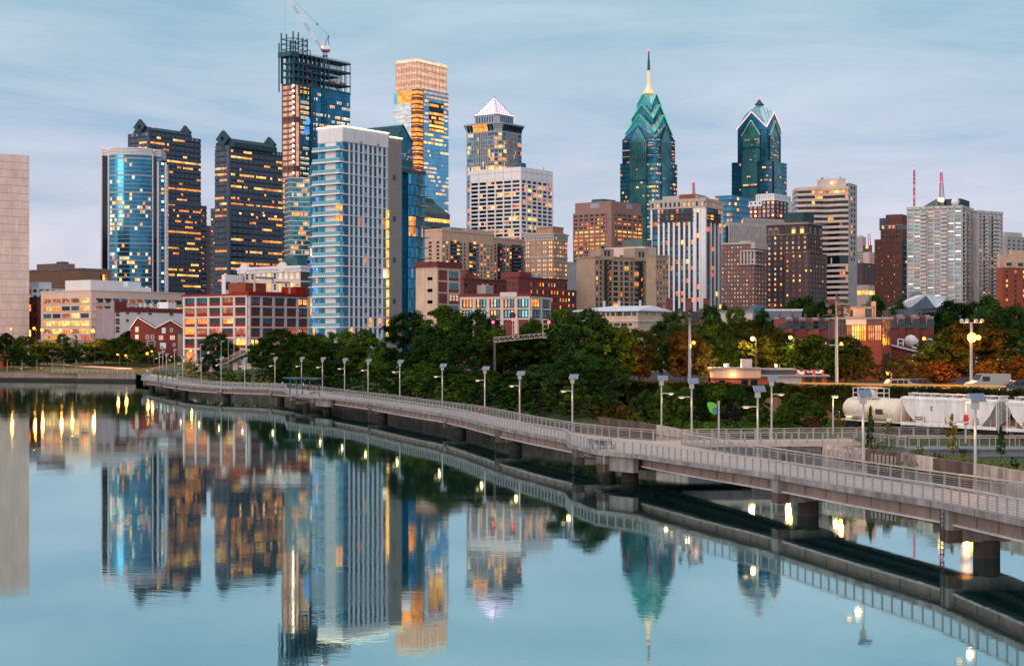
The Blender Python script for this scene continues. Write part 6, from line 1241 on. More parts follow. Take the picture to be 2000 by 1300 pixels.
for px in PIER:
    src = NR if px in (1172, 1120, 607, 566) else NE
    p, d, i = on_line(src, px); d = Vector((d.x, d.y, 0)).normalized(); nrm = Vector((d.y, -d.x, 0)); nrm = nrm if nrm.x > 0 else -nrm
    w_ = 5.6 if i < 6 else 5.0; zt = p.z - .34; zb_ = 1.0; mb = MB()
    if src is NR and px < 1500: w_ = 7.0
    p0 = p + nrm * .10; q0 = p + nrm * w_; t_ = d * .62
    def sec(a, b_, z0a, z0b, z1, tt):
        mb.hexa([(a - tt) + Vector((0, 0, z0a - a.z)), (b_ - tt) + Vector((0, 0, z0b - b_.z)), (b_ + tt) + Vector((0, 0, z0b - b_.z)), (a + tt) + Vector((0, 0, z0a - a.z)), (a - tt) + Vector((0, 0, z1 - a.z)), (b_ - tt) + Vector((0, 0, z1 - b_.z)), (b_ + tt) + Vector((0, 0, z1 - b_.z)), (a + tt) + Vector((0, 0, z1 - a.z))])
    m1 = p0 + nrm * .9; m2 = q0 - nrm * 1.6
    sec(p0, m1, zb_, zb_, zt, t_); sec(m1, m2, zb_ + .02, zb_ + .02, zt - 1.0, t_ * .98); sec(m2, q0, zb_ + .02, zb_ + .7, zt - 1.0, t_ * .96); sec(q0 - nrm * .5, q0, zb_ + .7, zb_ + .75, zt, t_ * .9)
    pr = mb.build('pier', 'concrete', bw); mb = MB(); sec(p0 - nrm * .012, m1, zb_ - .02, zb_ - .02, zb_ + .75, t_ * 1.015); mb.build('tide_mark', 'weathered_dark', pr)
    c_ = p + nrm * (w_ * .5); mb = MB(); mb.tube((c_.x, c_.y, -1.5), (c_.x, c_.y, zb_ + .1), 0.8, n=18); mb.build('column', 'column_dark', pr, smooth=False)
    if px in (1842, 1172, 1120, 968, 720, 607, 566):
        mb = MB(); L_ = p0 - nrm * .12; ex = d * .28
        for s_ in (-1, 1): mb.bar((L_ + ex * s_) + Vector((0, 0, zt - L_.z)), (L_ + ex * s_) + Vector((0, 0, .1 - L_.z)), .05)
        for k in range(10): z = .25 + k * .27; mb.bar(L_ - ex + Vector((0, 0, z - L_.z)), L_ + ex + Vector((0, 0, z - L_.z)), .05)
        mb.build('ladder', 'black', pr)
for P, (s0, s1) in ((OV1, (.02, .98)), (OV2, (.1, .9))):      # solid skirt under the lookouts
    a = P[1].lerp(P[0], .1); b_ = P[1].lerp(P[0], .75); n_ = (P[2] - P[1]).normalized(); mb = MB(); q = Vector((.5, .3, 0))
    mb.hexa([a + q + Vector((0, 0, -1.75)), b_ + q + Vector((0, 0, -1.75)), b_ + q * 2 + Vector((0, 0, -1.75)), a + q * 2 + Vector((0, 0, -1.75)), a + q + Vector((0, 0, -.36)), b_ + q + Vector((0, 0, -.36)), b_ + q * 2 + Vector((0, 0, -.36)), a + q * 2 + Vector((0, 0, -.36))])
    mb.build('lookout_skirt', 'concrete', bw)
# railings
def railing(label, P, step=1.35, h=1.1, post='steel_blue', top='galvanised', wide=False, nind=100, pw=.09, cables=6, name='railing'):
    r = empty(name, P[0], 0, label, 'railing'); o = -P[0]; mb = MB(); T = [p + o + Vector((0, 0, h)) for p in P]
    for a, b_ in zip(T, T[1:]):
        if wide: mb.bar(a, b_, .24, .07); mb.bar(a + Vector((0, 0, -.22)), b_ + Vector((0, 0, -.22)), .08, .05)
        else: mb.bar(a, b_, .13, .1)
    mb.build('handrail', top, r); mb = MB()
    for a, b_ in zip(T, T[1:]):
        for k in range(cables): z = Vector((0, 0, -.2 - (h - .32) * k / (cables - 1 or 1))); mb.bar(a + z, b_ + z, .03 if k < cables - 1 else .05)
    mb.build('cable', 'cables', r)
    ps = sorted(along(P, step=step), key=lambda q: q[0].y); rest = MB(); M_ = {}
    for n, (p, d) in enumerate(ps):
        p = p + o; k = round(math.atan2(d.y, d.x), 1)
        def post_(mb, c): 
            for s_ in ((-.035, .035) if not wide else (-.05, .05)): mb.bar(c + d * s_, c + d * s_ + Vector((0, 0, h)), .04, pw) 
        if n < nind:
            if k not in M_: mb = MB(); post_(mb, Vector((0, 0, 0))); ob = mb.build('post', post, r); M_[k] = ob.data
            else: ob = bpy.data.objects.new('post', M_[k]); C.objects.link(ob); ob.parent = r
            ob.location = p
        else: post_(rest, p)
    if rest.v: tag(rest.build('posts', post, r), kind='stuff')
    return r
up = Vector((0, 0, 0))
railing('river side railing of the boardwalk, blue grey posts and round the two lookouts', NR, 1.3)
railing('bank side railing of the near boardwalk ramp, right of the junction, wide pale top rail', FE[:7], 1.9, wide=True, top='rail_tan', nind=60)
railing('bank side railing of the far boardwalk, left of the junction, wide pale top rail', FE[7:], 1.9, wide=True, top='rail_tan', nind=100)
# branch path to the bank, ramp beyond
BN = [FE[6], Vector((28, 164.2, 2.95)), Vector((35.2, 165, 2.95)), Vector((37.6, 156.5, 2.95))]; BF = [FE[7], Vector((27, 173, 2.9)), Vector((36, 174.5, 2.9)), Vector((46, 176, 2.9))]
br = empty('branch_path', FE[6], 0, 'pale side path on a concrete beam leading from the boardwalk junction to the bank', 'footbridge'); o_ = -FE[6]
mb = MB(); ribbon(mb, [p + o_ for p in BN[:3]], [p + o_ for p in BF[:3]], .3); mb.build('deck', 'deck', br); mb = MB(); mb.bar(BN[0] + o_ + Vector((0, .4, -.8)), BN[1] + o_ + Vector((3, .4, -.8)), .5, .9); mb.bar(BF[0] + o_ + Vector((0, -.4, -.8)), BF[1] + o_ + Vector((3, -.4, -.8)), .5, .9); mb.build('girder', 'concrete_dark', br)
mb = MB(); mb.box(7, 10, .2, 7.5, -5, -.4); mb.build('pier', 'concrete_dark', br)
railing('railing on the river side of the branch path', BN, 1.6, post='rail_tan', top='rail_tan', wide=True); railing('railing on the rail track side of the branch path', BF, 1.6, post='rail_tan', top='rail_tan', wide=True)
rp = empty('ramp', (37.6, 155, 0), 0, 'slate blue concrete ramp wall with a pale panel railing on the right bank', 'ramp'); mb = MB(); mb.box(0, 16, 0, 5, .8, 3.0); mb.box(.3, 16, -.06, 0, 1.95, 2.05, 1); mb.box(0, 16, -.25, 0, 2.9, 3.05); mb.build('wall', ['slate_blue_concrete', 'concrete_dark'], rp)
mb = MB()
for k in range(17): mb.box(k * .95, k * .95 + .06, .2, .28, 3, 4.05)
mb.box(0, 16, .16, .32, 4.0, 4.1); mb.box(0, 16, .2, .28, 3.05, 3.12); mb.box(0, 16, 4.6, 4.7, 3.95, 4.05)
for k in range(9): mb.box(k * 1.9, k * 1.9 + .06, 4.6, 4.68, 3, 4.05)
mb.build('railing', 'rail_tan', rp); mb = MB(); mb.box(0.1, 15.9, .225, .245, 3.15, 3.95); mb.build('mesh_panel', 'pale_pink', rp) if False else None
mb = MB(); mb.box(4.4, 5.0, -1.6, -1.1, .5, 3.1); mb.build('bollard_post', 'black', rp)
# bank walls
def wall_path(name, label, pts, z0, mats, t=.5, cat='wall'):
    root = empty(name, (0, 0, 0), 0, label, cat)
    for (pa, pb, m) in zip(pts, pts[1:], mats):
        a = gx(pa[0], pa[1]); b_ = gx(pb[0], pb[1]); d = (b_ - a).normalized(); n = Vector((-d.y, d.x)) * t; mb = MB()
        mb.hexa([(a.x, a.y, z0), (b_.x, b_.y, z0), (b_.x + n.x, b_.y + n.y, z0), (a.x + n.x, a.y + n.y, z0), (a.x, a.y, pa[2]), (b_.x, b_.y, pb[2]), (b_.x + n.x, b_.y + n.y, pb[2]), (a.x + n.x, a.y + n.y, pa[2])])
        mb.build('wall_segment', m, root)
    return root
wall_path('bank_wall', 'weathered retaining wall with peeling white paint along the right bank behind the boardwalk', [(1606, 157.3, 3.35), (1690, 151, 3.3), (1760, 145.6, 3.25), (1822, 140.2, 3.2), (1900, 133.5, 3.2), (2000, 124.8, 3.2), (2400, 99.6, 3.2)], -1, ['weathered_wall', 'weathered_dark', 'weathered_wall', 'weathered_dark', 'weathered_wall', 'weathered_wall'])
wall_path('bank_wall', 'brown stained stone retaining wall on the bank left of the junction', [(1168, 208.8, 3.6), (1225, 202, 3.45), (1282, 194.6, 3.3), (1345, 186.5, 3.0), (1606, 157.4, 2.6)], -1, ['weathered_dark', 'weathered_dark', 'weathered_wall', 'concrete_dark'])
wall_path('quay_wall', 'long low stone quay wall along the far left bank', [(-900, 639, 2.7), (-300, 599, 2.7), (0, 577, 2.7), (150, 566, 2.6), (152, 562, 2.5), (265, 553, 2.6)], -1, ['quay_stone', 'quay_stone', 'quay_stone', 'concrete_dark', 'quay_stone'])
qw = bpy.data.objects['quay_wall']; mb = MB()
for (pa, pb) in (((-900, 638.6), (-300, 598.6)), ((-300, 598.6), (0, 576.6)), ((0, 576.6), (150, 565.6)), ((152, 561.5), (265, 552.5))): a = gx(*pa); b_ = gx(*pb); mb.bar((a.x, a.y, .1), (b_.x, b_.y, .1), .5, 1.7)
mb.build('wet_base', 'algae', qw)
wall_path('low_bank_wall', 'dark low stone edge of the bank hidden behind the boardwalk', [(300, 519, 2.2), (345, 461, 2.2), (423, 435, 2.1), (525, 407, 2.0), (605, 349, 2.0), (717, 313, 2.0), (863, 265.5, 2.2), (965, 236.5, 2.4), (1060, 220.5, 2.4), (1168, 208.9, 2.5)], -1, ['weathered_dark'] * 9)
# graffiti strokes on the peeling wall (unreadable block letters)
def graffiti(px0, px1, d0, d1, n, zlo, zhi, seed):
    r = random.Random(seed); a = gx(px0, d0); b_ = gx(px1, d1); dv = (b_ - a); nv = Vector((dv.y, -dv.x)).normalized(); root = empty('graffiti', (0, 0, 0), 0, 'faded white block letter graffiti on the bank wall, %s' % ('left patch by the branch path' if seed == 1 else 'right patch before the bare stretch'), 'graffiti'); mb = MB()
    def pt(u, z): q = a + dv * u + nv * .03; return Vector((q.x, q.y, z))
    for i in range(n):
        u = (i + .1) / n; w_ = .8 / n; k = r.randrange(4)
        st = {0: [((0, 0), (0, 1)), ((0, 1), (1, 1)), ((1, 1), (1, 0))], 1: [((0, 0), (0, 1)), ((0, 0), (1, 0)), ((1, 0), (1, 1))], 2: [((0, 0), (0, 1)), ((1, 0), (1, 1)), ((0, .5), (1, .5))], 3: [((0, 0), (0, 1)), ((0, 1), (1, 1)), ((0, .5), (1, .5)), ((0, 0), (1, 0))]}[k]
        for (p0, p1) in st: mb.bar(pt(u + p0[0] * w_, zlo + (zhi - zlo) * p0[1]), pt(u + p1[0] * w_, zlo + (zhi - zlo) * p1[1]), .03, .34)
    mb.build('lettering', 'stone_light', root)
graffiti(1612, 1684, 156.9, 151.4, 8, 1.2, 2.9, 1); graffiti(1705, 1752, 149.9, 146.3, 6, 1.4, 2.9, 2)
# vine wall along the railway
IV = [(1228, 238.5), (1250, 236), (1500, 216), (2000, 194), (2400, 172), (2900, 150)]; rw = wall_path('retaining_wall', 'tall brown retaining wall along the railway, mostly covered with vines', [(p[0], p[1] - .4, 6.9) for p in IV], 1.5, ['vine_wall'] * 5)
# solar lamps
def solar_lamp(loc, h, side, label, panel_rz=0.0):
    r = empty('solar_lamp', loc, 0, label, 'street lamp', 'solar lamp posts along the boardwalk'); mb = MB(); mb.tube((0, 0, -.1), (0, 0, h), .11, .085, 10); mb.tube((0, 0, -.1), (0, 0, .35), .17, n=10); mb.build('pole', 'galvanised', r)
    hp = h * .76; mb = MB(); mb.path([(0, 0, hp), (side * .35, 0, hp + .08), (side * .75, 0, hp + .06)], .045); mb.build('arm', 'galvanised', r)
    mb = MB(); mb.ball((side * 1.0, 0, hp + .04), .42, .17, .1); hd = mb.build('lamp_head', 'galvanised', r); mb = MB(); mb.ball((side * 1.02, 0, hp - .035), .24, .1, .04); mb.build('bulb', 'bulb_warm', hd)
    mb = MB(); c_, s_ = math.cos(.75), math.sin(.75)
    def P(x, y, e): return (x * .8 - y * .0 + .15, y * c_ * .5 - e * s_, h + .25 + y * s_ * .5 + e * c_)
    for (x0, x1, y0, y1, e0, e1, mi) in ((-.66, .66, -.74, .74, -.06, 0, 1), (-.62, -.02, -.7, .7, 0, .02, 0), (.02, .62, -.7, .7, 0, .02, 0)):
        mb.hexa([P(x0, y0, e0), P(x1, y0, e0), P(x1, y1, e0), P(x0, y1, e0), P(x0, y0, e1), P(x1, y0, e1), P(x1, y1, e1), P(x0, y1, e1)], mi)
    pn = mb.build('solar_panel', ['solar_cell', 'galvanised'], r); pn.rotation_euler.z = panel_rz; mb = MB(); mb.box(-.22, .22, -.15, .25, h - .55, h + .05); mb.build('battery_box', 'galvanised', r)
    l = bpy.data.lights.new('lamp_light', 'POINT'); l.energy = 26; l.color = (1, .66, .30); l.shadow_soft_size = .22; lo = bpy.data.objects.new('lamp_light', l); C.objects.link(lo); lo.parent = r; lo.location = (side * .45, -.3, hp - .6)
    return r
ORD = 'first second third fourth fifth sixth seventh eighth ninth tenth eleventh twelfth thirteenth fourteenth fifteenth sixteenth seventeenth eighteenth nineteenth'.split()
SL = [(1905, 779, -1), (1686, 770, -1), (1480, 760, -1), (1118, 735, -1), (1015, 728, -1), (947, 718, -1), (864, 712, -1), (781, 704, -1), (719, 702, -1), (673, 700, -1), (630, 698, -1), (589, 697, -1), (537, 697, -1), (478, 698, -1), (432, 696, -1), (393, 697, -1), (357, 694, -1)]
for i, (px, yt, sd) in enumerate(SL):
    p, d, k = on_line(FE[:7] if px > 1350 else FE[7:23], px); n = Vector((p.x, p.y, 0)).normalized()
    q = Vector((px - 1000, FOC, 0)); dd = p.y + .35; loc = Vector(((px - 1000) / FOC * dd, dd, p.z)); h = zat(yt + 4, dd) - p.z
    solar_lamp(loc, h, sd, 'solar lamp post, %s from the right end of the boardwalk railing' % ORD[i], -.35 + (.5 if px > 1400 else 0))
for px, yt, dd, sd, lb in ((1507, 743, 172, 1, 'solar lamp post with its arm pointing right, on the far side of the branch path'), (1351, 748, 166, -1, 'solar lamp post at the corner where the branch path leaves the boardwalk'), (1292, 742, 176, 1, 'solar lamp post with its arm pointing right, left of the branch path entrance'), (341, 684, 520, -1, 'tallest solar lamp post of the cluster at the far end of the boardwalk'), (318, 687, 540, -1, 'solar lamp post in the far end cluster, left of its tallest post'), (325, 693, 500, 1, 'lowest solar lamp post of the far end cluster'), (311, 690, 535, -1, 'leftmost solar lamp post of the far end cluster')):
    g = gx(px, dd); z = 2.9; solar_lamp((g.x, g.y, z), zat(yt, dd) - z, sd, lb)
def post_lamp(px, yt, dd, label, z):
    g = gx(px, dd); h = zat(yt, dd) - z; r = empty('post_lamp', (g.x, g.y, z), 0, label, 'street lamp'); mb = MB(); mb.tube((0, 0, 0), (0, 0, h), .1, .07, 8); mb.build('pole', 'galvanised', r); mb = MB(); mb.box(-.15, .55, -.15, .15, h, h + .22); hd = mb.build('lamp_head', 'galvanised', r); mb = MB(); mb.box(.0, .5, -.1, .1, h - .04, h - .005); mb.build('bulb', 'bulb_warm', hd)
    l = bpy.data.lights.new('lamp_light', 'POINT'); l.energy = 60; l.color = (1, .66, .30); l.shadow_soft_size = .22; lo = bpy.data.objects.new('lamp_light', l); C.objects.link(lo); lo.parent = r; lo.location = (.2, -.5, h - .6)
    return r
post_lamp(1627, 776, 178, 'square headed lamp post beside the yellow shrub left of the tank wagon', 2.8); r = post_lamp(1886, 785, 168, 'square headed lamp post in front of the hopper wagon', 2.8); mb = MB(); mb.box(-.22, .22, -.3, -.08, 1.9, 2.9); mb.build('sign_box', 'awning_red', r)
# leaf shaped sign
g = gx(1404, 166.5); r = empty('leaf_sign', (g.x, g.y, 2.9), 0, 'green leaf shaped sign with a blue drop on a pole by the branch path', 'sign'); k = 166.5 / FOC; mb = MB(); h = zat(785, 166.5) - 2.9; mb.tube((0, 0, 0), (0, 0, h), .1, n=10); mb.ball((0, 0, h), .13); mb.build('pole', 'galvanised', r)
def ppx(pts): return [((x - 1404) * k, zat(y, 166.5) - 2.9) for x, y in pts]
def plate(pts, y0, y1, m, nm):
    q = ppx(pts); mb = MB(); n = len(q); mb.add([(x, y0, z) for x, z in q] + [(x, y1, z) for x, z in q], [tuple(range(n)), tuple(range(2 * n - 1, n - 1, -1))] + [(i, n + i, n + (i + 1) % n, (i + 1) % n) for i in range(n)]); return mb.build(nm, m, r)
plate([(1381.5, 785.5), (1388, 784.6), (1394, 786), (1398.5, 789), (1400.5, 793), (1400, 797), (1399.5, 803), (1399.5, 809.2), (1394, 808.5), (1388.5, 805), (1384, 799), (1381.5, 792)], -.06, .0, 'leaf_sign_green', 'leaf_plate')
plate([(1392.2, 798.5), (1396, 795), (1400, 795.4), (1400.6, 803), (1400.4, 809.6), (1394.5, 806), (1391.5, 802)], -.10, -.061, 'black', 'drop_outline'); plate([(1392.9, 799), (1396.2, 796), (1399.4, 796.2), (1399.9, 803), (1399.8, 808.2), (1394.8, 805.2), (1392.3, 802)], -.13, -.101, 'leaf_sign_blue', 'drop')
mb = MB()
for y in (789, 797, 805): mb.bar((-.25, 0, zat(y, 166.5) - 2.9), (0, 0, zat(y, 166.5) - 2.9), .05)
mb.build('bracket', 'galvanised', r)
# shelters and benches on the lookouts
def shelter(label, px0, px1, y, d, dy):
    a = gx(px0, d); b_ = gx(px1, d); Wd = b_.x - a.x; r = empty('shelter', (a.x, d, 2.9), R(-14), label, 'shelter'); zt = zat(y, d) - 2.9; mb = MB(); mb.hexa([(0, 0, zt), (Wd, 0, zt - .15), (Wd, dy, zt - .15), (0, dy, zt), (0, 0, zt + .22), (Wd, 0, zt + .05), (Wd, dy, zt + .05), (0, dy, zt + .22)]); mb.build('roof', 'teal_metal', r)
    for fx in (.16, .34, .5, .72):
        mb = MB(); mb.box(Wd * fx - .12, Wd * fx + .12, 1.0, 1.25, 0, zt - .1); mb.build('column', 'teal_metal', r)
shelter('flat roofed dark shelter on the middle lookout of the boardwalk', 552, 624, 739, 322, 4.5); shelter('flat roofed dark shelter at the far left end of the boardwalk', 297, 352, 724, 432, 5)
def bench(loc, rz, label):
    r = empty('bench', loc, rz, label, 'bench'); mb = MB()
    for k in range(4): mb.box(-.85, .85, -.25 + k * .13, -.15 + k * .13, .42, .46)
    mb.build('seat', 'dark_grey', r); mb = MB()
    for k in range(3): mb.box(-.85, .85, .27 + k * .03, .31 + k * .03, .55 + k * .14, .65 + k * .14)
    mb.build('backrest', 'dark_grey', r)
    for s_ in (-.75, .75): mb = MB(); mb.box(s_ - .04, s_ + .04, -.25, .3, 0, .05); mb.box(s_ - .04, s_ + .04, -.22, -.15, .05, .42); mb.box(s_ - .04, s_ + .04, .2, .28, .05, .9); mb.build('leg', 'dark_grey', r)
for px, d, rz, lb in ((1168, 157, .5, 'dark slatted bench on the near lookout, left one'), (1184, 156.2, .5, 'dark slatted bench on the near lookout, right one'), (617, 312, .4, 'dark bench on the middle lookout right of the shelter')):
    g = gx(px, d); bench((g.x, g.y, 2.9), rz, lb)
# people
def person(px, d, z, label, shirt, legs, pose='walk', rz=0, hair='hair', s=1.0):
    P = {}; V = []; E = []; RR = []
    def v(n, p, r): P[n] = len(V); V.append(p); RR.append(r)
    sw = .22 if pose == 'walk' else .04; sit = pose == 'sit'
    v('pel', (0, 0, .95), (.17, .13)); v('waist', (0, 0, 1.12), (.15, .11)); v('chest', (0, .0, 1.35), (.19, .13)); v('neck', (0, 0, 1.5), (.06, .06)); v('jaw', (0, -.02, 1.57), (.07, .075)); v('head', (0, -.01, 1.68), (.09, .1))
    for k in (('pel', 'waist'), ('waist', 'chest'), ('chest', 'neck'), ('neck', 'jaw'), ('jaw', 'head')): E.append((P[k[0]], P[k[1]]))
    for sd in (-1, 1):
        n = str(sd); f = sw * sd
        if sit: v('hip' + n, (sd * .1, -.05, .92), (.1, .1)); v('kn' + n, (sd * .12, -.45, .95), (.075, .075)); v('an' + n, (sd * .12, -.47, .52), (.05, .05)); v('to' + n, (sd * .12, -.65, .48), (.045, .04))
        else: v('hip' + n, (sd * .1, 0, .86), (.1, .1)); v('kn' + n, (sd * .1, -f - .04, .48), (.07, .07)); v('an' + n, (sd * .1, -f * 1.3 + .06, .09), (.048, .048)); v('to' + n, (sd * .1, -f * 1.3 - .12, .04), (.045, .035))
        v('sh' + n, (sd * .2, 0, 1.42), (.065, .065)); v('el' + n, (sd * .27, f * .6 + .03, 1.15), (.05, .05)); v('wr' + n, (sd * .25, f * 1.2 - .08 - (.2 if sit else 0), .93 if not sit else 1.02), (.036, .036)); v('ha' + n, (sd * .24, f * 1.2 - .13 - (.2 if sit else 0), .85 if not sit else .99), (.04, .025))
        for k in (('pel', 'hip'), ('hip', 'kn'), ('kn', 'an'), ('an', 'to'), ('chest', 'sh'), ('sh', 'el'), ('el', 'wr'), ('wr', 'ha')): E.append((P[k[0]] if k[0] in P else P[k[0] + n], P[k[1] + n]))
    me = bpy.data.meshes.new('person'); me.from_pydata(V, E, []); o = bpy.data.objects.new('person_tmp', me); C.objects.link(o); m = o.modifiers.new('s', 'SKIN'); o.modifiers.new('u', 'SUBSURF').levels = 1
    for i, q in enumerate(RR): me.skin_vertices[0].data[i].radius = q
    me.skin_vertices[0].data[0].use_root = True
    dg = bpy.context.evaluated_depsgraph_get(); nm = bpy.data.meshes.new_from_object(o.evaluated_get(dg)); bpy.data.objects.remove(o)
    nm.materials.clear(); [nm.materials.append(M[x]) for x in ('skin', shirt, legs, hair, 'black')]
    for f in nm.polygons:
        c_ = f.center; f.use_smooth = True; arm = abs(c_.x) > .2 and c_.z < 1.2
        f.material_index = 3 if (c_.z > 1.7 or (c_.z > 1.6 and c_.y > .02)) else 0 if c_.z > 1.49 or (arm and (not sit or c_.z < 1.15)) else 1 if c_.z > 1.0 and not (sit and c_.y < -.15) else 4 if c_.z < .12 and not sit else 2
    nm.name = 'person'; o = bpy.data.objects.new('person', nm); C.objects.link(o); g = gx(px, d); o.location = (g.x, g.y, z - (.5 if sit else 0)); o.rotation_euler.z = rz; o.scale = (s, s, s); return tag(o, label, 'person')
dm = lambda px, f=.5: (lambda n, i_: n)(on_line([a.lerp(b_, f) for a, b_ in zip(NE, FE)], px)[0].y, 0)
for px, f, lb, sh, lg, ps, rz in ((552, .6, 'person in a white shirt walking by the middle lookout shelter', 'cloth_white', 'cloth_dark', 'walk', 1.2), (592, .7, 'person in white standing under the right end of the middle shelter', 'cloth_white', 'cloth_blue', 'stand', .4), (612, .75, 'seated person in red right of the middle shelter', 'cloth_red', 'cloth_dark', 'sit', .3), (623, .8, 'person in dark clothes standing right of the middle shelter', 'cloth_dark', 'cloth_dark', 'stand', -.6), (680, .5, 'person in a pink red top walking on the boardwalk right of the middle lookout', 'cloth_red', 'cloth_blue', 'walk', 1.5), (936, .6, 'seated figure low against the bank side railing in mid boardwalk', 'cloth_red', 'cloth_dark', 'sit', 0)):
    d = dm(px, f); person(px, d, 2.9 if ps != 'sit' else 2.9, lb, sh, lg, ps, rz)
for px, d, lb, sh in ((287, 530, 'person in white walking at the far left end of the boardwalk', 'cloth_white'), (290, 528, 'person in a tan top beside the walker in white at the far boardwalk end', 'flag_cream')): person(px, d, 2.9, lb, sh, 'cloth_dark', 'walk', .3)
# ------------------------------------------------------------------ trees and plants
def leaf_quad(V, Fc, c, n, s, r):
    n = n.normalized(); a = n.orthogonal().normalized(); b_ = n.cross(a); t = r.random() * 6.28; ct, st = math.cos(t), math.sin(t); a, b_ = a * ct + b_ * st, b_ * ct - a * st; k = len(V); q = s * (.55 + .45 * r.random())
    V += [c - a * s, c + b_ * q * .62, c + a * s, c - b_ * q * .62]; Fc.append((k, k + 1, k + 2, k + 3))
def tree_proto(seed, shape, nclump, nleaf, ls):
    """unit tree: crown about 1 wide, 1 tall, made of many leaf clumps with gaps, on a limbed trunk"""
    r = random.Random(seed); V = []; Fc = []; cl = []
    for i in range(nclump):
        for _ in range(40):
            z = r.random(); th = r.random() * 6.28
            if shape == 'round': R_ = .46 * math.sin(math.pi * min(1, (z * .93 + .10))) ** .62
            elif shape == 'wide': R_ = .48 * (1 - (2 * z - .8) ** 2 * .65) ** .5 if abs(2 * z - .8) < 1.2 else .2
            elif shape == 'column': R_ = .34 * math.sin(math.pi * (z * .9 + .07)) ** .5
            elif shape == 'cone': R_ = .44 * (1 - z) ** .8 + .03
            else: R_ = .42 * math.sin(math.pi * (z * .8 + .15)) ** .5
            R_ *= .78 + .4 * mnoise.noise(Vector((math.cos(th) * 1.4 + seed * 3.1, math.sin(th) * 1.4, z * 3.2)))
            rr = R_ * (1 - .55 * r.random() ** 2.2)
            p = Vector((rr * math.cos(th), rr * math.sin(th), .16 + .80 * z))
            if all((p - q).length > .055 for q in cl): break
        cl.append(p); cr_ = (.05 + .055 * r.random()) * (.8 if shape in ('cone', 'column') else 1); out = Vector((p.x, p.y, (p.z - .5) * .8 + .15))
        for j in range(int(nleaf * (.5 + r.random()))):
            d = Vector((r.gauss(0, 1), r.gauss(0, 1), r.gauss(0, 1)))
            if d.length < .01: continue
            d.normalize(); e = p + Vector((d.x, d.y, d.z * .62)) * cr_ * (.45 + .7 * r.random())
            leaf_quad(V, Fc, e, d * .7 + out * .5 + Vector((0, 0, .55)) + Vector((r.gauss(0, .26), r.gauss(0, .26), r.gauss(0, .26))), ls * (.7 + .7 * r.random()), r)
    me = bpy.data.meshes.new('crown'); me.from_pydata([tuple(v) for v in V], [], Fc); me.materials.append(M['leaf_dark']); me.update()
    tb = MB(); tb.path([(0, 0, -.06), (.008, 0, .1), (0, .01, .25), (.01, 0, .5), (0, 0, .75)], [.03, .022, .018, .011, .004], 7)
    for i in range(11):
        q = r.choice(cl); z0 = .16 + .4 * r.random(); m_ = Vector((q.x * .45, q.y * .45, z0 + (q.z - z0) * .6)); tb.path([(0, 0, z0), tuple(m_), tuple(q)], [.010, .006, .002], 5)
    t_ = bpy.data.meshes.new('trunk'); t_.from_pydata(tb.v, [], tb.f); t_.materials.append(M['bark']); t_.update()
    return me, t_
PROTO = {}
for k_, (sh, nc, nl, ls) in {'a': ('round', 120, 105, .021), 'b': ('round', 110, 110, .020), 'c': ('wide', 125, 100, .021), 'd': ('wide', 115, 105, .019), 'e': ('column', 60, 80, .020), 'f': ('cone', 90, 70, .020), 'g': ('open', 46, 60, .022), 'h': ('round', 135, 95, .019), 's': ('open', 30, 60, .036), 'w': ('open', 26, 42, .03)}.items(): PROTO[k_] = tree_proto(ord(k_), sh, nc, nl, ls)
LM = [(15, 'the cream panelled block'), (60, 'the left end quay lamps'), (85, 'the yellow van'), (132, 'the white car on the viaduct'), (165, 'the pale pinkish office'), (205, 'the mauve blank wall'), (240, 'the maroon banded building'), (270, 'the left gabled house'), (325, 'the far end of the boardwalk'), (375, 'the factory block foot'), (430, 'the factory block corner'), (478, 'the fourteenth solar lamp'), (537, 'the thirteenth solar lamp'), (589, 'the twelfth solar lamp'), (630, 'the eleventh solar lamp'), (673, 'the tenth solar lamp'), (719, 'the ninth solar lamp'), (781, 'the eighth solar lamp'), (864, 'the seventh solar lamp'), (905, 'the warehouse left corner'), (947, 'the sixth solar lamp'), (1015, 'the signal gantry'), (1060, 'the fifth solar lamp'), (1118, 'the fourth solar lamp'), (1170, 'the lookout benches'), (1215, 'the cream hipped hall'), (1260, 'the vine wall left end'), (1347, 'the left floodlight mast'), (1404, 'the leaf sign'), (1450, 'the grey flat roofs'), (1500, 'the red pavilion'), (1545, 'the slate roofed terrace'), (1590, 'the banded tower'), (1634, 'the right floodlight mast'), (1690, 'the modern brick house'), (1715, 'the brown tower'), (1757, 'the balcony flats'), (1790, 'the parked vans'), (1840, 'the white roofed hall'), (1897, 'the blazing orange lamp'), (1940, 'the right flats wing'), (1985, 'the right edge of the picture')]
USED = {}
def uniq(s):
    k = USED.get(s, 0); USED[s] = k + 1
    return s if k == 0 else s + (', second one', ', third one', ', fourth one', ', fifth one', ', sixth one')[min(k - 1, 4)]
TONE = {'leaf_dark': 'dark green', 'leaf_green': 'green', 'leaf_bright': 'bright green', 'leaf_olive': 'olive green', 'leaf_red': 'red leaved', 'leaf_yellow': 'yellow', 'leaf_plum': 'dark plum', 'leaf_rust': 'lamplit rusty orange', 'leaf_grass': 'straw coloured'}  # rust leaf colour holds orange lamplight besides its own ruddy tone
rt = random.Random(77)
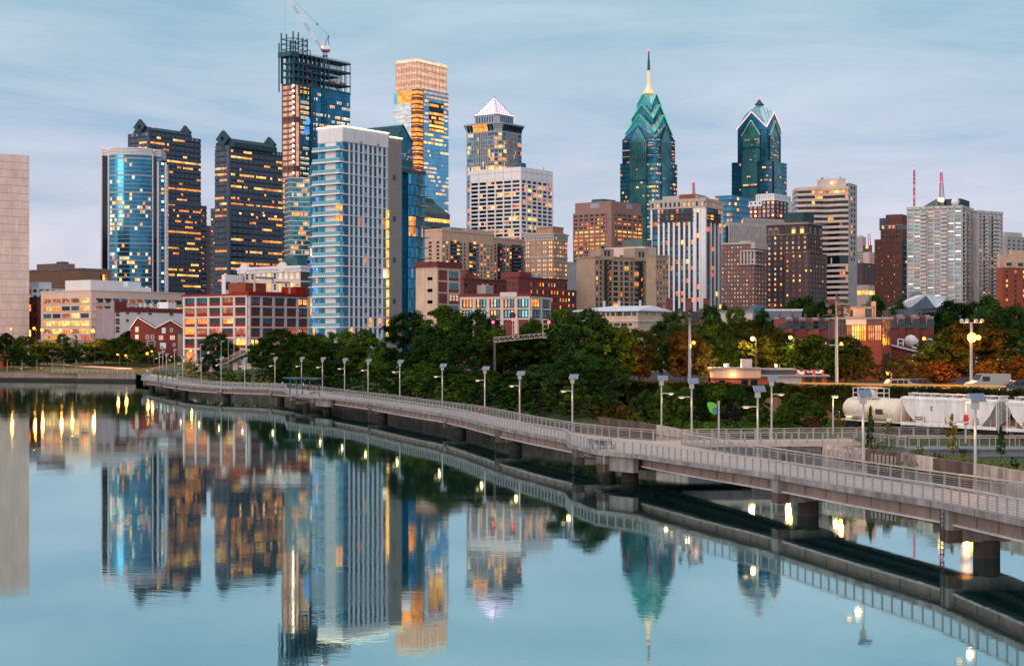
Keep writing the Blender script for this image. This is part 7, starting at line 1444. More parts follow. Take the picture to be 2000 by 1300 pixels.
def plant(px, d, yt, wpx, pk, m, zb=None, kind='tree', label=None, group=None, tw=1.0):
    g = gx(px, d); z = ground_z(px, d) if zb is None else zb; h = zat(yt, d) - z; wd = wpx / FOC * d
    if not label:
        lm = min(LM, key=lambda q: abs(q[0] - px))[1]; row = 'waterside' if d - lerp_line(BANK, px) < 22 else 'mid slope' if d - lerp_line(INNER, px) < 15 else 'back row'
        label = uniq('%s %s %s near %s' % (row, TONE[m], kind if pk not in 'ef' else 'slender ' + kind, lm))
    r = empty(kind, (g.x, g.y, z), rt.random() * 6.28, label, kind, group); r.scale = (wd, wd, h)
    for nm, me in (('crown' if kind == 'tree' else 'foliage', PROTO[pk][0]), ('trunk' if kind == 'tree' else 'stem', PROTO[pk][1])):
        o = bpy.data.objects.new(nm, me); C.objects.link(o); o.parent = r
        if nm in ('crown', 'foliage'): o.material_slots[0].link = 'OBJECT'; o.material_slots[0].material = M[m]
        else: o.scale = (min(1.6, h / max(wd, .1)) * .9,) * 2 + (1,) if wd else (1, 1, 1)
    return r
D, G_, B_, O_, RU, Y_ = 'leaf_dark', 'leaf_green', 'leaf_bright', 'leaf_olive', 'leaf_rust', 'leaf_yellow'
TREES = [ # left bank
 (12, 640, 648, 66, 'a', D), (50, 628, 655, 76, 'c', D), (92, 618, 664, 84, 'b', G_), (122, 640, 650, 40, 'd', D), (137, 612, 676, 56, 'a', D), (148, 645, 652, 15, 'e', D), (170, 612, 672, 70, 'd', D), (205, 616, 660, 90, 'c', G_), (238, 606, 654, 96, 'b', G_), (252, 640, 644, 70, 'a', D), (272, 596, 664, 76, 'a', D), (298, 588, 688, 70, 'c', D), (328, 590, 692, 60, 'd', D), (25, 598, 678, 60, 'd', D), (66, 600, 690, 50, 'b', D),
 (425, 505, 648, 78, 'c', D), (452, 520, 668, 52, 'b', Y_), (408, 490, 690, 50, 'd', D), (374, 470, 698, 26, 's', Y_), (392, 480, 712, 40, 's', O_),  # yellow leaves by the factory carry lamplight in their colour
 (512, 470, 664, 90, 'b', D), (548, 455, 640, 100, 'c', D), (590, 445, 646, 90, 'a', D), (566, 412, 668, 100, 'd', G_), (620, 410, 648, 110, 'b', G_), (668, 395, 645, 110, 'c', G_), (712, 375, 640, 96, 'a', G_), (640, 372, 672, 100, 'd', D), (690, 352, 668, 96, 'b', G_), (742, 345, 672, 84, 'h', G_), (735, 330, 692, 70, 'a', G_),
 (800, 335, 606, 120, 'c', D), (868, 330, 592, 150, 'a', G_), (935, 322, 600, 130, 'b', D), (840, 296, 634, 140, 'h', D), (902, 285, 648, 140, 'd', D), (965, 305, 640, 110, 'c', G_), (985, 272, 660, 140, 'a', O_), (1032, 270, 640, 130, 'b', D), (1072, 270, 640, 120, 'd', G_), (1128, 250, 630, 130, 'h', D), (1148, 246, 598, 170, 'a', D), (1196, 244, 634, 120, 'c', G_),
 (1132, 228, 682, 160, 'b', D), (1184, 226, 700, 130, 'd', D), (1066, 236, 708, 140, 'c', D), (1004, 246, 722, 120, 'h', D), (942, 256, 716, 120, 'a', G_), (882, 276, 712, 120, 'b', D), (830, 286, 708, 110, 'd', G_), (782, 302, 702, 90, 'c', D), (650, 346, 704, 80, 'b', D), (598, 366, 698, 84, 'a', G_), (552, 390, 696, 84, 'h', D),
 # right bank, behind the vine wall
 (1250, 262, 640, 96, 'c', O_), (1238, 250, 672, 80, 'd', RU), (1218, 275, 632, 90, 'b', D), (1340, 250, 636, 116, 'a', RU), (1292, 275, 622, 90, 'h', D), (1318, 330, 606, 90, 'c', G_), (1386, 262, 612, 100, 'b', G_), (1412, 252, 628, 90, 'a', D), (1378, 246, 662, 70, 'e', O_), (1455, 275, 622, 110, 'c', O_), (1436, 330, 598, 80, 'd', G_), (1448, 258, 660, 90, 'b', O_), (1505, 285, 628, 90, 'a', O_), (1492, 262, 652, 90, 'h', O_), (1532, 268, 646, 90, 'd', O_), (1590, 256, 650, 140, 'a', G_), (1652, 250, 654, 120, 'c', D), (1556, 262, 660, 90, 'b', D), (1690, 244, 672, 76, 'f', O_), (1664, 243, 690, 60, 'f', O_), (1620, 246, 690, 80, 'h', D),
 (1568, 440, 576, 96, 'c', D), (1608, 430, 582, 110, 'a', D), (1540, 430, 590, 60, 'b', D), (1708, 440, 570, 74, 'h', D), (1758, 440, 577, 54, 'b', D), (1868, 345, 584, 150, 'c', D), (1932, 340, 572, 120, 'a', D), (1986, 340, 588, 100, 'b', D), (1848, 310, 606, 110, 'd', D), (1770, 320, 622, 84, 'f', D), (1958, 290, 600, 130, 'h', D), (1902, 240, 618, 170, 'c', O_), (1846, 240, 640, 120, 'a', D), (1966, 240, 640, 120, 'd', D), (1788, 238, 690, 110, 'g', O_), (1752, 242, 694, 84, 'g', O_), (1836, 230, 700, 92, 'h', RU), (1930, 230, 702, 84, 'g', RU), (1992, 236, 690, 70, 'b', RU), (1812, 244, 672, 70, 'c', Y_), (1728, 250, 702, 50, 'g', O_),
 (1040, 320, 618, 84, 'b', G_), (1094, 330, 600, 96, 'd', G_), (1070, 300, 634, 70, 'c', O_), (1490, 400, 598, 56, 'a', D), (1386, 380, 592, 60, 'c', D), (1415, 400, 590, 50, 'b', D)]
for t_ in TREES: plant(*t_)
for t_ in [(1300, 203, 748, 84, 'a', G_), (1262, 208, 758, 56, 'b', D), (1336, 202, 752, 70, 'h', G_), (1366, 202, 756, 50, 'd', D), (1400, 204, 750, 84, 'c', G_), (1440, 203, 748, 62, 'b', D), (1560, 194, 764, 80, 'a', G_), (1530, 192, 786, 56, 'h', G_), (1600, 192, 790, 44, 'b', D), (1482, 196, 770, 60, 'd', D), (1700, 163, 788, 26, 'f', D), (1737, 161, 820, 32, 'g', B_), (1862, 152, 808, 34, 's', Y_), (1955, 150, 826, 26, 'f', D), (1240, 206, 776, 50, 's', D)]: plant(*t_, zb=2.4)
for t_ in [(1432, 196, 786, 52, 's', 'leaf_plum'), (1470, 192, 802, 44, 's', D), (1585, 186, 812, 66, 's', 'leaf_red'), (1632, 184, 802, 44, 's', Y_), (1280, 199, 812, 60, 's', G_), (1322, 195, 818, 60, 's', G_), (1362, 192, 822, 56, 's', B_), (1398, 190, 822, 60, 's', B_), (1440, 186, 824, 60, 's', G_), (1478, 184, 822, 50, 's', G_), (1508, 182, 820, 50, 's', D), (1540, 182, 818, 50, 's', G_), (1246, 203, 806, 50, 's', G_), (1980, 131, 892, 26, 's', D), (1795, 146, 868, 34, 's', B_), (1720, 153, 862, 34, 's', B_), (1698, 155, 866, 30, 's', B_), (1830, 144, 884, 30, 's', O_)]: plant(*t_, zb=2.3, kind='shrub')
for i, px in enumerate(range(420, 1215, 22)):
    d = lerp_line(BANK, px) + 4 + rt.random() * 5; z = ground_z(px, d); h = 2.2 + rt.random() * 2.4; plant(px + rt.randint(-5, 5), d, YH + (CAMH - z - h) * FOC / d, (4.5 + 2.5 * rt.random()) * FOC / d, 's', rt.choice((D, D, G_)), kind='shrub', label='low dark green shrub in the unbroken waterside thicket behind the boardwalk', group='shrubs of the waterside thicket')
# loose ground cover, vines
def scatter(name, m, n, fn, ls, kind='stuff', seed=1, upb=.6):
    r = random.Random(seed); V = []; Fc = []
    for i in range(n):
        c_, n_ = fn(r)
        if c_ is None: continue
        leaf_quad(V, Fc, Vector(c_), Vector(n_) + Vector((r.gauss(0, .5), r.gauss(0, .5), r.gauss(0, .5) + upb)), ls * (.6 + .9 * r.random()), r)
    me = bpy.data.meshes.new(name); me.from_pydata([tuple(v) for v in V], [], Fc); me.materials.append(M[m]); o = bpy.data.objects.new(name, me); C.objects.link(o); o['kind'] = kind; return o
VW = [gx(p[0], p[1] - .4) for p in IV]
def vine(r):
    k = r.choices(range(3), (1, 4, 5))[0]; a, b_ = VW[k], VW[k + 1]; t_ = r.random(); p = a.lerp(b_, t_); d = (b_ - a).normalized(); n = Vector((d.y, -d.x)); u = p.x + 900
    hang = 1.2 + 3.6 * max(0, .5 + .75 * mnoise.noise(Vector((u * .22, 0, 3)))) + .8 * mnoise.noise(Vector((u * 1.1, 4, 0)))
    top = 6.9 + .5 * mnoise.noise(Vector((u * .3, 7, 0))) + .35
    if r.random() < .38: q = p + n * r.uniform(-1.6, .8); return (q.x, q.y, top + r.uniform(-.35, .35) - .25 * abs((q - p).length - .4)), (n.x * .3, n.y * .3, 1)
    z = top - hang * r.random() ** .8; e = .15 + .55 * r.random() * (.6 + .5 * mnoise.noise(Vector((u * .5, z * .6, 1)))); q = p + n * e; return (q.x, q.y, z), (n.x, n.y, .2)
scatter('climbing_vines', 'leaf_olive', 26000, vine, .26, seed=4)
def bed(r):
    px = r.uniform(1655, 2080); d = r.uniform(lerp_line(BANK, px) + .7, min(lerp_line(BANK, px) + 16, 153.5)); g = gx(px, d); h = r.random() ** 2 * (.5 + .5 * mnoise.noise(Vector((g.x * .6, g.y * .6, 0)))); return (g.x, g.y, 2.25 + h + (.5 if px < 1720 else 0) * r.random()), (0, -.5, .6)
scatter('bed_grass', 'leaf_grass', 9000, bed, .16, seed=5); 
def rail_green(r):
    px = r.uniform(1175, 1640); d = r.uniform(lerp_line(BANK, px) + .8, lerp_line(INNER, px) - 4 if px > 1240 else lerp_line(BANK, px) + 16); g = gx(px, d)
    if px > 1340 and d < 176: return None, None
    return (g.x, g.y, 2.5 + .9 * r.random() ** 2 * (1 + mnoise.noise(Vector((g.x * .3, g.y * .3, 0))))), (0, -.5, .7)
scatter('undergrowth', 'leaf_green', 16000, rail_green, .24, seed=6)
def reed(r): px = r.gauss(1205, 20); d = lerp_line(BANK, px) + 3 + 6 * r.random(); g = gx(px, d); return (g.x, g.y, 2.6 + 2.4 * r.random() ** 1.5), (0, -1, .1)
scatter('dry_grass', 'leaf_rust', 1500, reed, .3, seed=7, upb=0)
def slope_grass(r): px = r.uniform(300, 560); d = lerp_line(BANK, px) + 1 + 30 * r.random() ** 1.5; g = gx(px, d); return (g.x, g.y, ground_z(px, d) + .5 * r.random()), (0, -.6, .6)
scatter('bank_grass', 'leaf_grass', 9000, slope_grass, .28, seed=8)
# ------------------------------------------------------------------ street lamps with sodium light
def street_lamp(px, y, d, label, e, z=None, col=(1, .31, .045), bulb='bulb_orange', br=.28, double=False, hidden=False):
    g = gx(px, d); z0 = ground_z(px, d) if z is None else z; h = zat(y, d) - z0; r = empty('street_lamp', (g.x, g.y, z0), 0, label, 'street lamp'); mb = MB(); mb.tube((.5, .3, -.3), (.5, .3, h + .15), .1, .07, 8); mb.build('pole', 'dark_grey', r)
    mb = MB(); mb.bar((.5, .3, h + .15), (-.1, 0, h + .25), .08); mb.ball((-.1, 0, h + .27), .3, .2, .1); hd = mb.build('lamp_head', 'dark_grey', r); mb = MB(); mb.ball((-.1, -.02, h), br); mb.build('bulb', bulb, hd)
    if e:
        l = bpy.data.lights.new('sodium_light', 'POINT'); l.energy = e * 1.3; l.color = col; l.shadow_soft_size = .45; lo = bpy.data.objects.new('sodium_light', l); C.objects.link(lo); lo.parent = r; lo.location = (-.1, 1.5, h - .5)
    return r
street_lamp(1471, 661, 254, 'bright yellow street lamp among the trees right of the left floodlight mast', 3000, col=(1, .58, .16), bulb='bulb_warm', br=.34); street_lamp(1545, 659, 256, 'yellow street lamp in front of the slate roofed terrace', 2200, col=(1, .55, .15), bulb='bulb_warm', br=.28)
street_lamp(1517, 714, 236, 'low yellow lamp behind the red pavilion, right one', 2500, col=(1, .6, .2), bulb='bulb_warm', br=.2); street_lamp(1418, 713, 240, 'low yellow lamp behind the red pavilion, left one', 3000, col=(1, .6, .2), bulb='bulb_warm', br=.24)
street_lamp(1806, 661, 250, 'orange lamp between the modern house and the blazing lamp mast', 450, br=.25); street_lamp(1735, 730, 225, 'low lamp post on the car park fence left of the parked vans', 2500, br=.12); street_lamp(1970, 742, 225, 'low orange lamp at the car park right of the vans', 2500, br=.14)
for px, y, d, lb, e, br in ((22, 642, 610, 'orange lamp before the cream panelled block', 5000, .35), (67, 641, 612, 'large orange lamp at the foot of the dark red brick building', 9000, .5), (82, 644, 614, 'orange lamp left of the pale pinkish office', 7000, .42), (119, 644, 616, 'orange lamp above the white car on the viaduct', 7000, .42), (140, 646, 617, 'orange lamp right of the white car on the viaduct', 6000, .36), (182, 646, 608, 'blazing orange lamp at the corner of the pale pinkish office', 16000, .65), (230, 692, 590, 'left lamp of the orange pair behind the quay wall', 3000, .3), (246, 694, 588, 'right lamp of the orange pair behind the quay wall', 3000, .34), (288, 690, 575, 'orange lamp before the left gabled house, near the boardwalk end', 4000, .42), (297, 686, 580, 'higher orange lamp before the right gabled house', 3000, .3), (373, 685, 530, 'orange lamp at the left foot of the factory block', 4000, .32), (568, 693, 430, 'orange lamp glowing in the trees right of the factory block', 2500, .3)): street_lamp(px, y, d, lb, e * .45, br=br)
# floodlight masts
def mast(px, yt, yb, d, label, kind):
    g = gx(px, d); z0 = zat(yb, d); h = zat(yt, d) - z0; r = empty('floodlight_mast', (g.x, g.y, z0 - 1), 0, label, 'floodlight mast'); h += 1; mb = MB(); mb.tube((0, 0, -1), (0, 0, h), .24, .16, 10); mb.build('pole', 'steel_blue', r)
    if kind == 0:
        mb = MB(); mb.bar((-1.6, 0, h - 2), (1.6, 0, h - 2), .16); mb.bar((-1.2, 0, h - .4), (1.6, 0, h - .4), .12); mb.bar((-1.9, .1, h - 2.1), (1.9, .1, h - 2.1), .7, .06); mb.tube((0, 0, h - 2), (0, 0, h + 1), .1); mb.build('frame', 'dark_grey', r); rr = random.Random(px)
        for i in range(9):
            x = -1.2 + 1.3 * (i % 3); z = h - 1.5 + .75 * (i // 3); mb = MB(); mb.tube((x, -.15, z), (x + rr.uniform(-.3, .3), -.65, z - rr.uniform(-.1, .3)), .14, .34, 10); mb.build('floodlight', 'dark_grey', r)
    else:
        mb = MB(); mb.bar((-1.5, 0, h), (1.5, 0, h), .12); mb.bar((-1.5, -.4, h), (1.5, .4, h), .08); mb.build('frame', 'galvanised', r)
        for x in (-1.4, -.7, .5, 1.3): mb = MB(); mb.tube((x, 0, h + .1), (x, -.45, h + .3), .12, .28, 10); mb.build('floodlight', 'galvanised', r)
    return r, h
r, h = mast(1347, 604, 748, 232, 'tall floodlight mast with a cluster of dark lamps before the rusty tree', 0); mb = MB(); mb.ball((.55, -.2, zat(669, 232) - r.location.z), .22); mb.build('bulb', 'bulb_orange', r); l = bpy.data.lights.new('sodium_light', 'POINT'); l.energy = 9000; l.color = (1, .30, .05); l.shadow_soft_size = .3; lo = bpy.data.objects.new('sodium_light', l); C.objects.link(lo); lo.parent = r; lo.location = (.8, 1.5, zat(672, 232) - r.location.z)
r, h = mast(1634, 586, 753, 226, 'tall floodlight mast with dark lamps left of the modern brick house', 0); mb = MB(); mb.ball((.6, -.2, zat(671, 226) - r.location.z), .2); mb.build('bulb', 'bulb_orange', r)
mb = MB(); mb.bar((-1, 0, zat(671, 226) - r.location.z - .2), (1, 0, zat(671, 226) - r.location.z - .2), .12); mb.build('bracket', 'galvanised', r); l = bpy.data.lights.new('sodium_light', 'POINT'); l.energy = 2500; l.color = (1, .30, .05); l.shadow_soft_size = .3; lo = bpy.data.objects.new('sodium_light', l); C.objects.link(lo); lo.parent = r; lo.location = (.9, 1.5, zat(674, 226) - r.location.z)
r, h = mast(1897, 630, 758, 219, 'floodlight mast with a blazing orange lamp halfway up, in the car park', 1); zc = zat(659, 219) - r.location.z; mb = MB(); mb.ball((0, -.35, zc), .62); mb.ball((.9, -.3, zc), .3); mb.build('bulb', 'bulb_hot', r); mb = MB(); mb.bar((-.2, 0, zc + .2), (1, 0, zc + .2), .12); mb.build('bracket', 'galvanised', r)
l = bpy.data.lights.new('sodium_light', 'POINT'); l.energy = 36000; l.color = (1, .25, .03); l.shadow_soft_size = .6; lo = bpy.data.objects.new('sodium_light', l); C.objects.link(lo); lo.parent = r; lo.location = (.2, 2.2, zc - .3)
# quay lamps and railing on the far left bank
for i, px in enumerate((14, 43, 72, 102, 125, 149)):
    d = lerp_line(BANK, px) + 6; g = gx(px, d); r = empty('quay_lamp', (g.x, g.y, 2.6), 0, 'thin unlit lamp post on the left quay, %s from the left edge' % ORD[i], 'street lamp', 'lamp posts along the left quay'); h = zat(703, d) - 2.6; mb = MB(); mb.tube((0, 0, 0), (0, 0, h), .11, .08, 8); mb.build('pole', 'galvanised', r); mb = MB(); mb.tube((0, 0, h), (0, 0, h + .18), .2, .6, 10); mb.build('lamp_head', 'galvanised', r)
railing('thin railing on the left quay wall between the last lamps and the boardwalk', [Vector((*gx(104, 573), 2.62)), Vector((*gx(150, 568), 2.62)), Vector((*gx(262, 557), 2.62))], 2.2, post='galvanised', cables=4)
mb = MB(); pa = [Vector((*gx(x, d), ground_z(x, d) + .06)) for x, d in ((-200, 655), (60, 635), (160, 612), (258, 590))]; pb = [Vector((*gx(x, d), ground_z(x, d) + .06)) for x, d in ((-200, 648), (60, 628), (160, 604), (258, 580))]; mb.add([tuple(p) for p in pa + pb], [(i, i + 1, 5 + i, 4 + i) for i in range(3)]); tag(mb.build('path', 'pale_pink'), 'pale walking path over the left bank lawn', kind='structure')
for px, d, lb, sh in ((41, 588, 'person in white sitting on the lawn below the second quay lamp', 'cloth_white'), (81, 586, 'person in white sitting on the lawn right of the third quay lamp', 'cloth_white')): person(px, d, ground_z(px, d) + .05, lb, sh, 'cloth_dark', 'sit', .4)
# ------------------------------------------------------------------ railway
T0 = Vector((40.6, 200.5, 0)); T1 = Vector((54.4, 176, 0)); TD = (T1 - T0).normalized(); TA = math.atan2(TD.y, TD.x); RZ = 2.75
mb = MB(); a = T0 - TD * 60; b_ = T1 + TD * 50; n = Vector((-TD.y, TD.x, 0))
tr = empty('railway_track', (0, 0, 0), 0, 'railway track on dark ballast under the white freight wagons', 'railway track')
mb.hexa([a + n * -2.6 + Vector((0, 0, 2.2)), b_ + n * -2.6 + Vector((0, 0, 2.2)), b_ + n * 2.6 + Vector((0, 0, 2.2)), a + n * 2.6 + Vector((0, 0, 2.2)), a + n * -1.6 + Vector((0, 0, RZ - .18)), b_ + n * -1.6 + Vector((0, 0, RZ - .18)), b_ + n * 1.6 + Vector((0, 0, RZ - .18)), a + n * 1.6 + Vector((0, 0, RZ - .18))]); mb.build('ballast_bed', 'ballast', tr); mb = MB()
for s_ in (-.72, .72): mb.bar(a + n * s_ + Vector((0, 0, RZ - .08)), b_ + n * s_ + Vector((0, 0, RZ - .08)), .08, .16)
mb.build('rail', 'rust', tr)
def wagon_base(name, label, s, length, cat='freight wagon'):
    p = T0 + TD * s; return empty(name, (p.x, p.y, RZ), TA, label, cat)
def bogie(r, x):
    mb = MB(); 
    for y in (-.85, .85): mb.box(x - 1.3, x + 1.3, y - .1, y + .1, .4, .72); mb.box(x - .35, x + .35, y - .14, y + .14, .25, .9)
    mb.box(x - .2, x + .2, -.9, .9, .5, .85); bg_ = mb.build('bogie', 'wagon_dark', r)
    for xx in (x - .9, x + .9):
        mb = MB()
        for y in (-.72, .72): mb.tube((xx, y - .06, .42), (xx, y + .06, .42), .42, n=16)
        mb.tube((xx, -.7, .42), (xx, .7, .42), .08); mb.build('wheel', 'wagon_dark', bg_)
def lettering(r, x0, z0, w_, h_, rows, y, m='dark_grey', seed=1):
    rr = random.Random(seed); mb = MB()
    for k in range(rows):
        x = x0; z = z0 - k * h_ * 1.6
        while x < x0 + w_:
            q = rr.uniform(.06, .16); mb.box(x, x + q, y - .015, y, z, z + h_); x += q + .05
    return mb.build('lettering', m, r)
# tank wagon
r = wagon_base('tank_wagon', 'white tank wagon with a railed platform on top, left of the hopper wagon', .6, 10.5); Lt = 10.2; cz = 2.35; rad = 1.42; mb = MB()
prof = [(0, .02), (.12, .55), (.35, 1.0), (.75, 1.3), (1.3, rad)] + [(Lt - 1.3, rad), (Lt - .75, 1.3), (Lt - .35, 1.0), (Lt - .12, .55), (Lt, .02)]; ns = 28; vs = []
for (x, q) in prof: vs += [(x, q * math.cos(2 * math.pi * j / ns), cz + q * math.sin(2 * math.pi * j / ns)) for j in range(ns)]
mb.add(vs, [(i * ns + j, i * ns + (j + 1) % ns, (i + 1) * ns + (j + 1) % ns, (i + 1) * ns + j) for i in range(len(prof) - 1) for j in range(ns)]); mb.build('tank', 'wagon_cream', r, smooth=True)
for x in (1.5, 3.1, 4.6, 8.6): mb = MB(); mb.tube((x - .05, 0, cz), (x + .05, 0, cz), rad + .025, n=28); mb.build('tank_band', 'offwhite_frame', r)
mb = MB(); mb.tube((4.3, 0, cz + rad - .1), (4.3, 0, cz + rad + .75), .62, n=18); mb.ball((4.3, 0, cz + rad + .75), .62, .62, .18); mb.build('dome', 'wagon_white', r)
mb = MB(); zt = cz + rad
for y in (-.95, .95):
    for x in (2.2, 3.1, 5.5, 6.4): mb.bar((x, y, zt - .3), (x, y, zt + 1.15), .07)
    for z in (.55, 1.12): mb.bar((2.2, y, zt + z), (6.4, y, zt + z), .06)
for x in (2.2, 6.4):
    for z in (.55, 1.12): mb.bar((x, -.95, zt + z), (x, .95, zt + z), .06)
mb.box(2.2, 6.4, -.95, .95, zt - .02, zt + .03); mb.build('top_platform', 'wagon_white', r)
mb = MB(); mb.box(-.6, Lt + .6, -.35, .35, .85, 1.0); mb.box(-.6, 1.9, -1.3, 1.3, .95, 1.08); mb.box(Lt - 1.9, Lt + .6, -1.3, 1.3, .95, 1.08); mb.box(1.9, Lt - 1.9, -1.3, -1.22, .95, 1.08)
for x in (1.5, Lt - 1.5): mb.hexa([(x - .5, -1.2, 1.05), (x + .5, -1.2, 1.05), (x + .5, 1.2, 1.05), (x - .5, 1.2, 1.05), (x - .2, -1.1, 1.9), (x + .2, -1.1, 1.9), (x + .2, 1.1, 1.9), (x - .2, 1.1, 1.9)])
mb.build('underframe', 'wagon_cream', r); mb = MB()
for x in (-.55, Lt + .5):
    for y in (-1.25, 1.25): mb.path([(x, y, 1.0), (x, y, 2.0), (x + (.6 if x < 0 else -.6), y, 2.0), (x + (.6 if x < 0 else -.6), y, 1.0)], .035)
mb.path([(3.6, -1.2, 1.0), (3.6, -1.5, cz), (3.6, -1.0, zt)], .035); mb.path([(4.0, -1.2, 1.0), (4.0, -1.5, cz), (4.0, -1.0, zt)], .035)
for k in range(7): z = 1.1 + k * .4; mb.bar((3.6, -1.25 - .18 * math.sin(k / 6 * 3.1), z), (4.0, -1.25 - .18 * math.sin(k / 6 * 3.1), z), .03)
mb.build('ladder', 'wagon_white', r); mb = MB()
def onskin(x0, x1, a0, a1, e=.02):
    p = lambda x, a_: (x, -(rad + e) * math.cos(a_), cz + (rad + e) * math.sin(a_)); mb.add([p(x0, a0), p(x1, a0), p(x1, (a0 + a1) / 2), p(x0, (a0 + a1) / 2), p(x1, a1), p(x0, a1)], [(0, 1, 2, 3), (3, 2, 4, 5)])
onskin(5.6, 6.4, -.25, .02); mb.build('yellow_placard', 'car_yellow', r); mb = MB(); onskin(6.6, 7.9, -.35, .1); mb.build('data_panel', 'maroon_plate', r); mb = MB()
for x in (1.0, 4.9, 5.15, 7.95, 8.4): onskin(x, x + .1, -.6, -.15)
mb.build('reflector_strip', 'orange_mark', r); bogie(r, 1.7); bogie(r, Lt - 1.7)
# covered hopper wagons
def hopper(s, Lh, label, seed):
    r = wagon_base('hopper_wagon', label, s, Lh); zb, zt, hw = 1.0, 4.15, 1.55; mb = MB(); cs = [(-hw * .82, zb), (-hw, zb + .5), (-hw - .03, 2.4), (-hw, zt - .35), (-hw + .35, zt), (hw - .35, zt), (hw, zt - .35), (hw + .03, 2.4), (hw, zb + .5), (hw * .82, zb)]; nc = len(cs)
    def xs(z): t_ = max(0, min(1, (3.2 - z) / 2.2)); return 2.5 * t_
    vs = [(xs(z) + .35, y, z) for y, z in cs] + [(Lh - xs(z) - .35, y, z) for y, z in cs]; mb.add(vs, [(j, (j + 1) % nc, nc + (j + 1) % nc, nc + j) for j in range(nc)] + [tuple(range(nc - 1, -1, -1)), tuple(range(nc, 2 * nc))]); mb.build('body', 'wagon_white', r)
    mb = MB(); mb.box(.3, Lh - .3, -hw - .08, -hw + .18, .85, 1.2); mb.box(.3, Lh - .3, hw - .18, hw + .08, .85, 1.2); mb.box(-.3, Lh + .3, -.3, .3, .75, 1.0); mb.box(.2, Lh - .2, -hw - .06, -hw + .1, zt - .42, zt - .2); mb.box(.2, Lh - .2, hw - .1, hw + .06, zt - .42, zt - .2)
    for x in (.3, Lh - .42):
        for y in (-hw, hw - .12): mb.box(x, x + .12, y, y + .12, 1.0, zt - .2)
    for k in range(1, 9): x = Lh * k / 9; mb.bar((x, -hw + .3, zt), (x, -.6, zt + .36), .05)
    mb.build('side_sill', 'wagon_white', r); mb = MB(); mb.box(.6, Lh - .6, -.75, .75, zt + .3, zt + .36)
    for k in range(9): x = .7 + (Lh - 1.6) * k / 8; mb.box(x, x + .06, -.7, .7, zt, zt + .3); mb.box(x, x + .5, -.25, .25, zt + .36, zt + .42)
    mb.build('roof_walkway', 'wagon_white', r); mb = MB()
    for x in (.05, Lh - .35):
        for y in (-1.35, -.95): mb.bar((x + .15, y, .6), (x + .15, y, zt), .06)
        for k in range(9): z = .8 + k * .4; mb.bar((x + .15, -1.35, z), (x + .15, -.95, z), .04)
    mb.build('ladder', 'wagon_white', r); mb = MB()
    for x in (3.6, 7.4, 11.2):
        if x < Lh - 2: mb.hexa([(x - .4, -.5, .35), (x + .4, -.5, .35), (x + .4, .5, .35), (x - .4, .5, .35), (x - 1.5, -1.2, 1.0), (x + 1.5, -1.2, 1.0), (x + 1.5, 1.2, 1.0), (x - 1.5, 1.2, 1.0)])
    mb.build('discharge_chute', 'wagon_dark', r); mb = MB()
    for x in (.45, 1.6, 4.1, 7.4, 11.6, 14.2):
        if x < Lh - .3: mb.box(x, x + .14, -hw - .05, -hw - .03, 1.25, 1.95)
    mb.build('reflector_strip', 'orange_mark', r); lettering(r, 2.6, 1.75, 1.3, .14, 2, -hw - .015, seed=seed); lettering(r, 10.2, 1.9, .8, .12, 3, -hw - .015, seed=seed + 1); lettering(r, 12.0, 1.95, .5, .12, 4, -hw - .015, seed=seed + 2); lettering(r, 5.1, 3.0, .3, .12, 3, -hw - .035, seed=seed + 4); bogie(r, 2.0); bogie(r, Lh - 2.0)
hopper(11.4, 15.4, 'long white covered hopper wagon behind the square headed lamp post', 3); hopper(27.6, 14.5, 'white hopper wagon cut by the right edge of the picture', 9)
# ------------------------------------------------------------------ car park behind the vine wall
mb = MB(); mb.add([(p.x, p.y + .6, 6.83) for p in [gx(1380, 226), gx(1700, 206.6), gx(2000, 194.6), gx(2400, 173)]] + [(p.x, p.y, 6.83) for p in [gx(2300, 235), gx(1800, 250), gx(1380, 262)]], [(0, 1, 2, 3, 4, 5, 6)]); tag(mb.build('car_park', 'dry_soil'), 'sandy car park above the vine wall', kind='structure')
r = empty('guard_rail', (*gx(1560, 214), 6.85), 0, 'long yellow guard rail along the car park edge above the vines', 'guard rail'); o_ = gx(1560, 214); mb = MB(); pts = [gx(x, d) - o_ for x, d in ((1560, 214), (1700, 208), (1850, 202.5), (1965, 198))]
for p, q in zip(pts, pts[1:]): mb.bar((p.x, p.y, .95), (q.x, q.y, .95), .1, .22)
mb.build('beam', 'yellow_rail', r)
for p, q in zip(pts, pts[1:]):
    for k in range(4): c_ = p.lerp(q, k / 4); mb = MB(); mb.box(c_.x - .07, c_.x + .07, c_.y + .05, c_.y + .2, 0, 1); mb.build('post', 'galvanised', r)
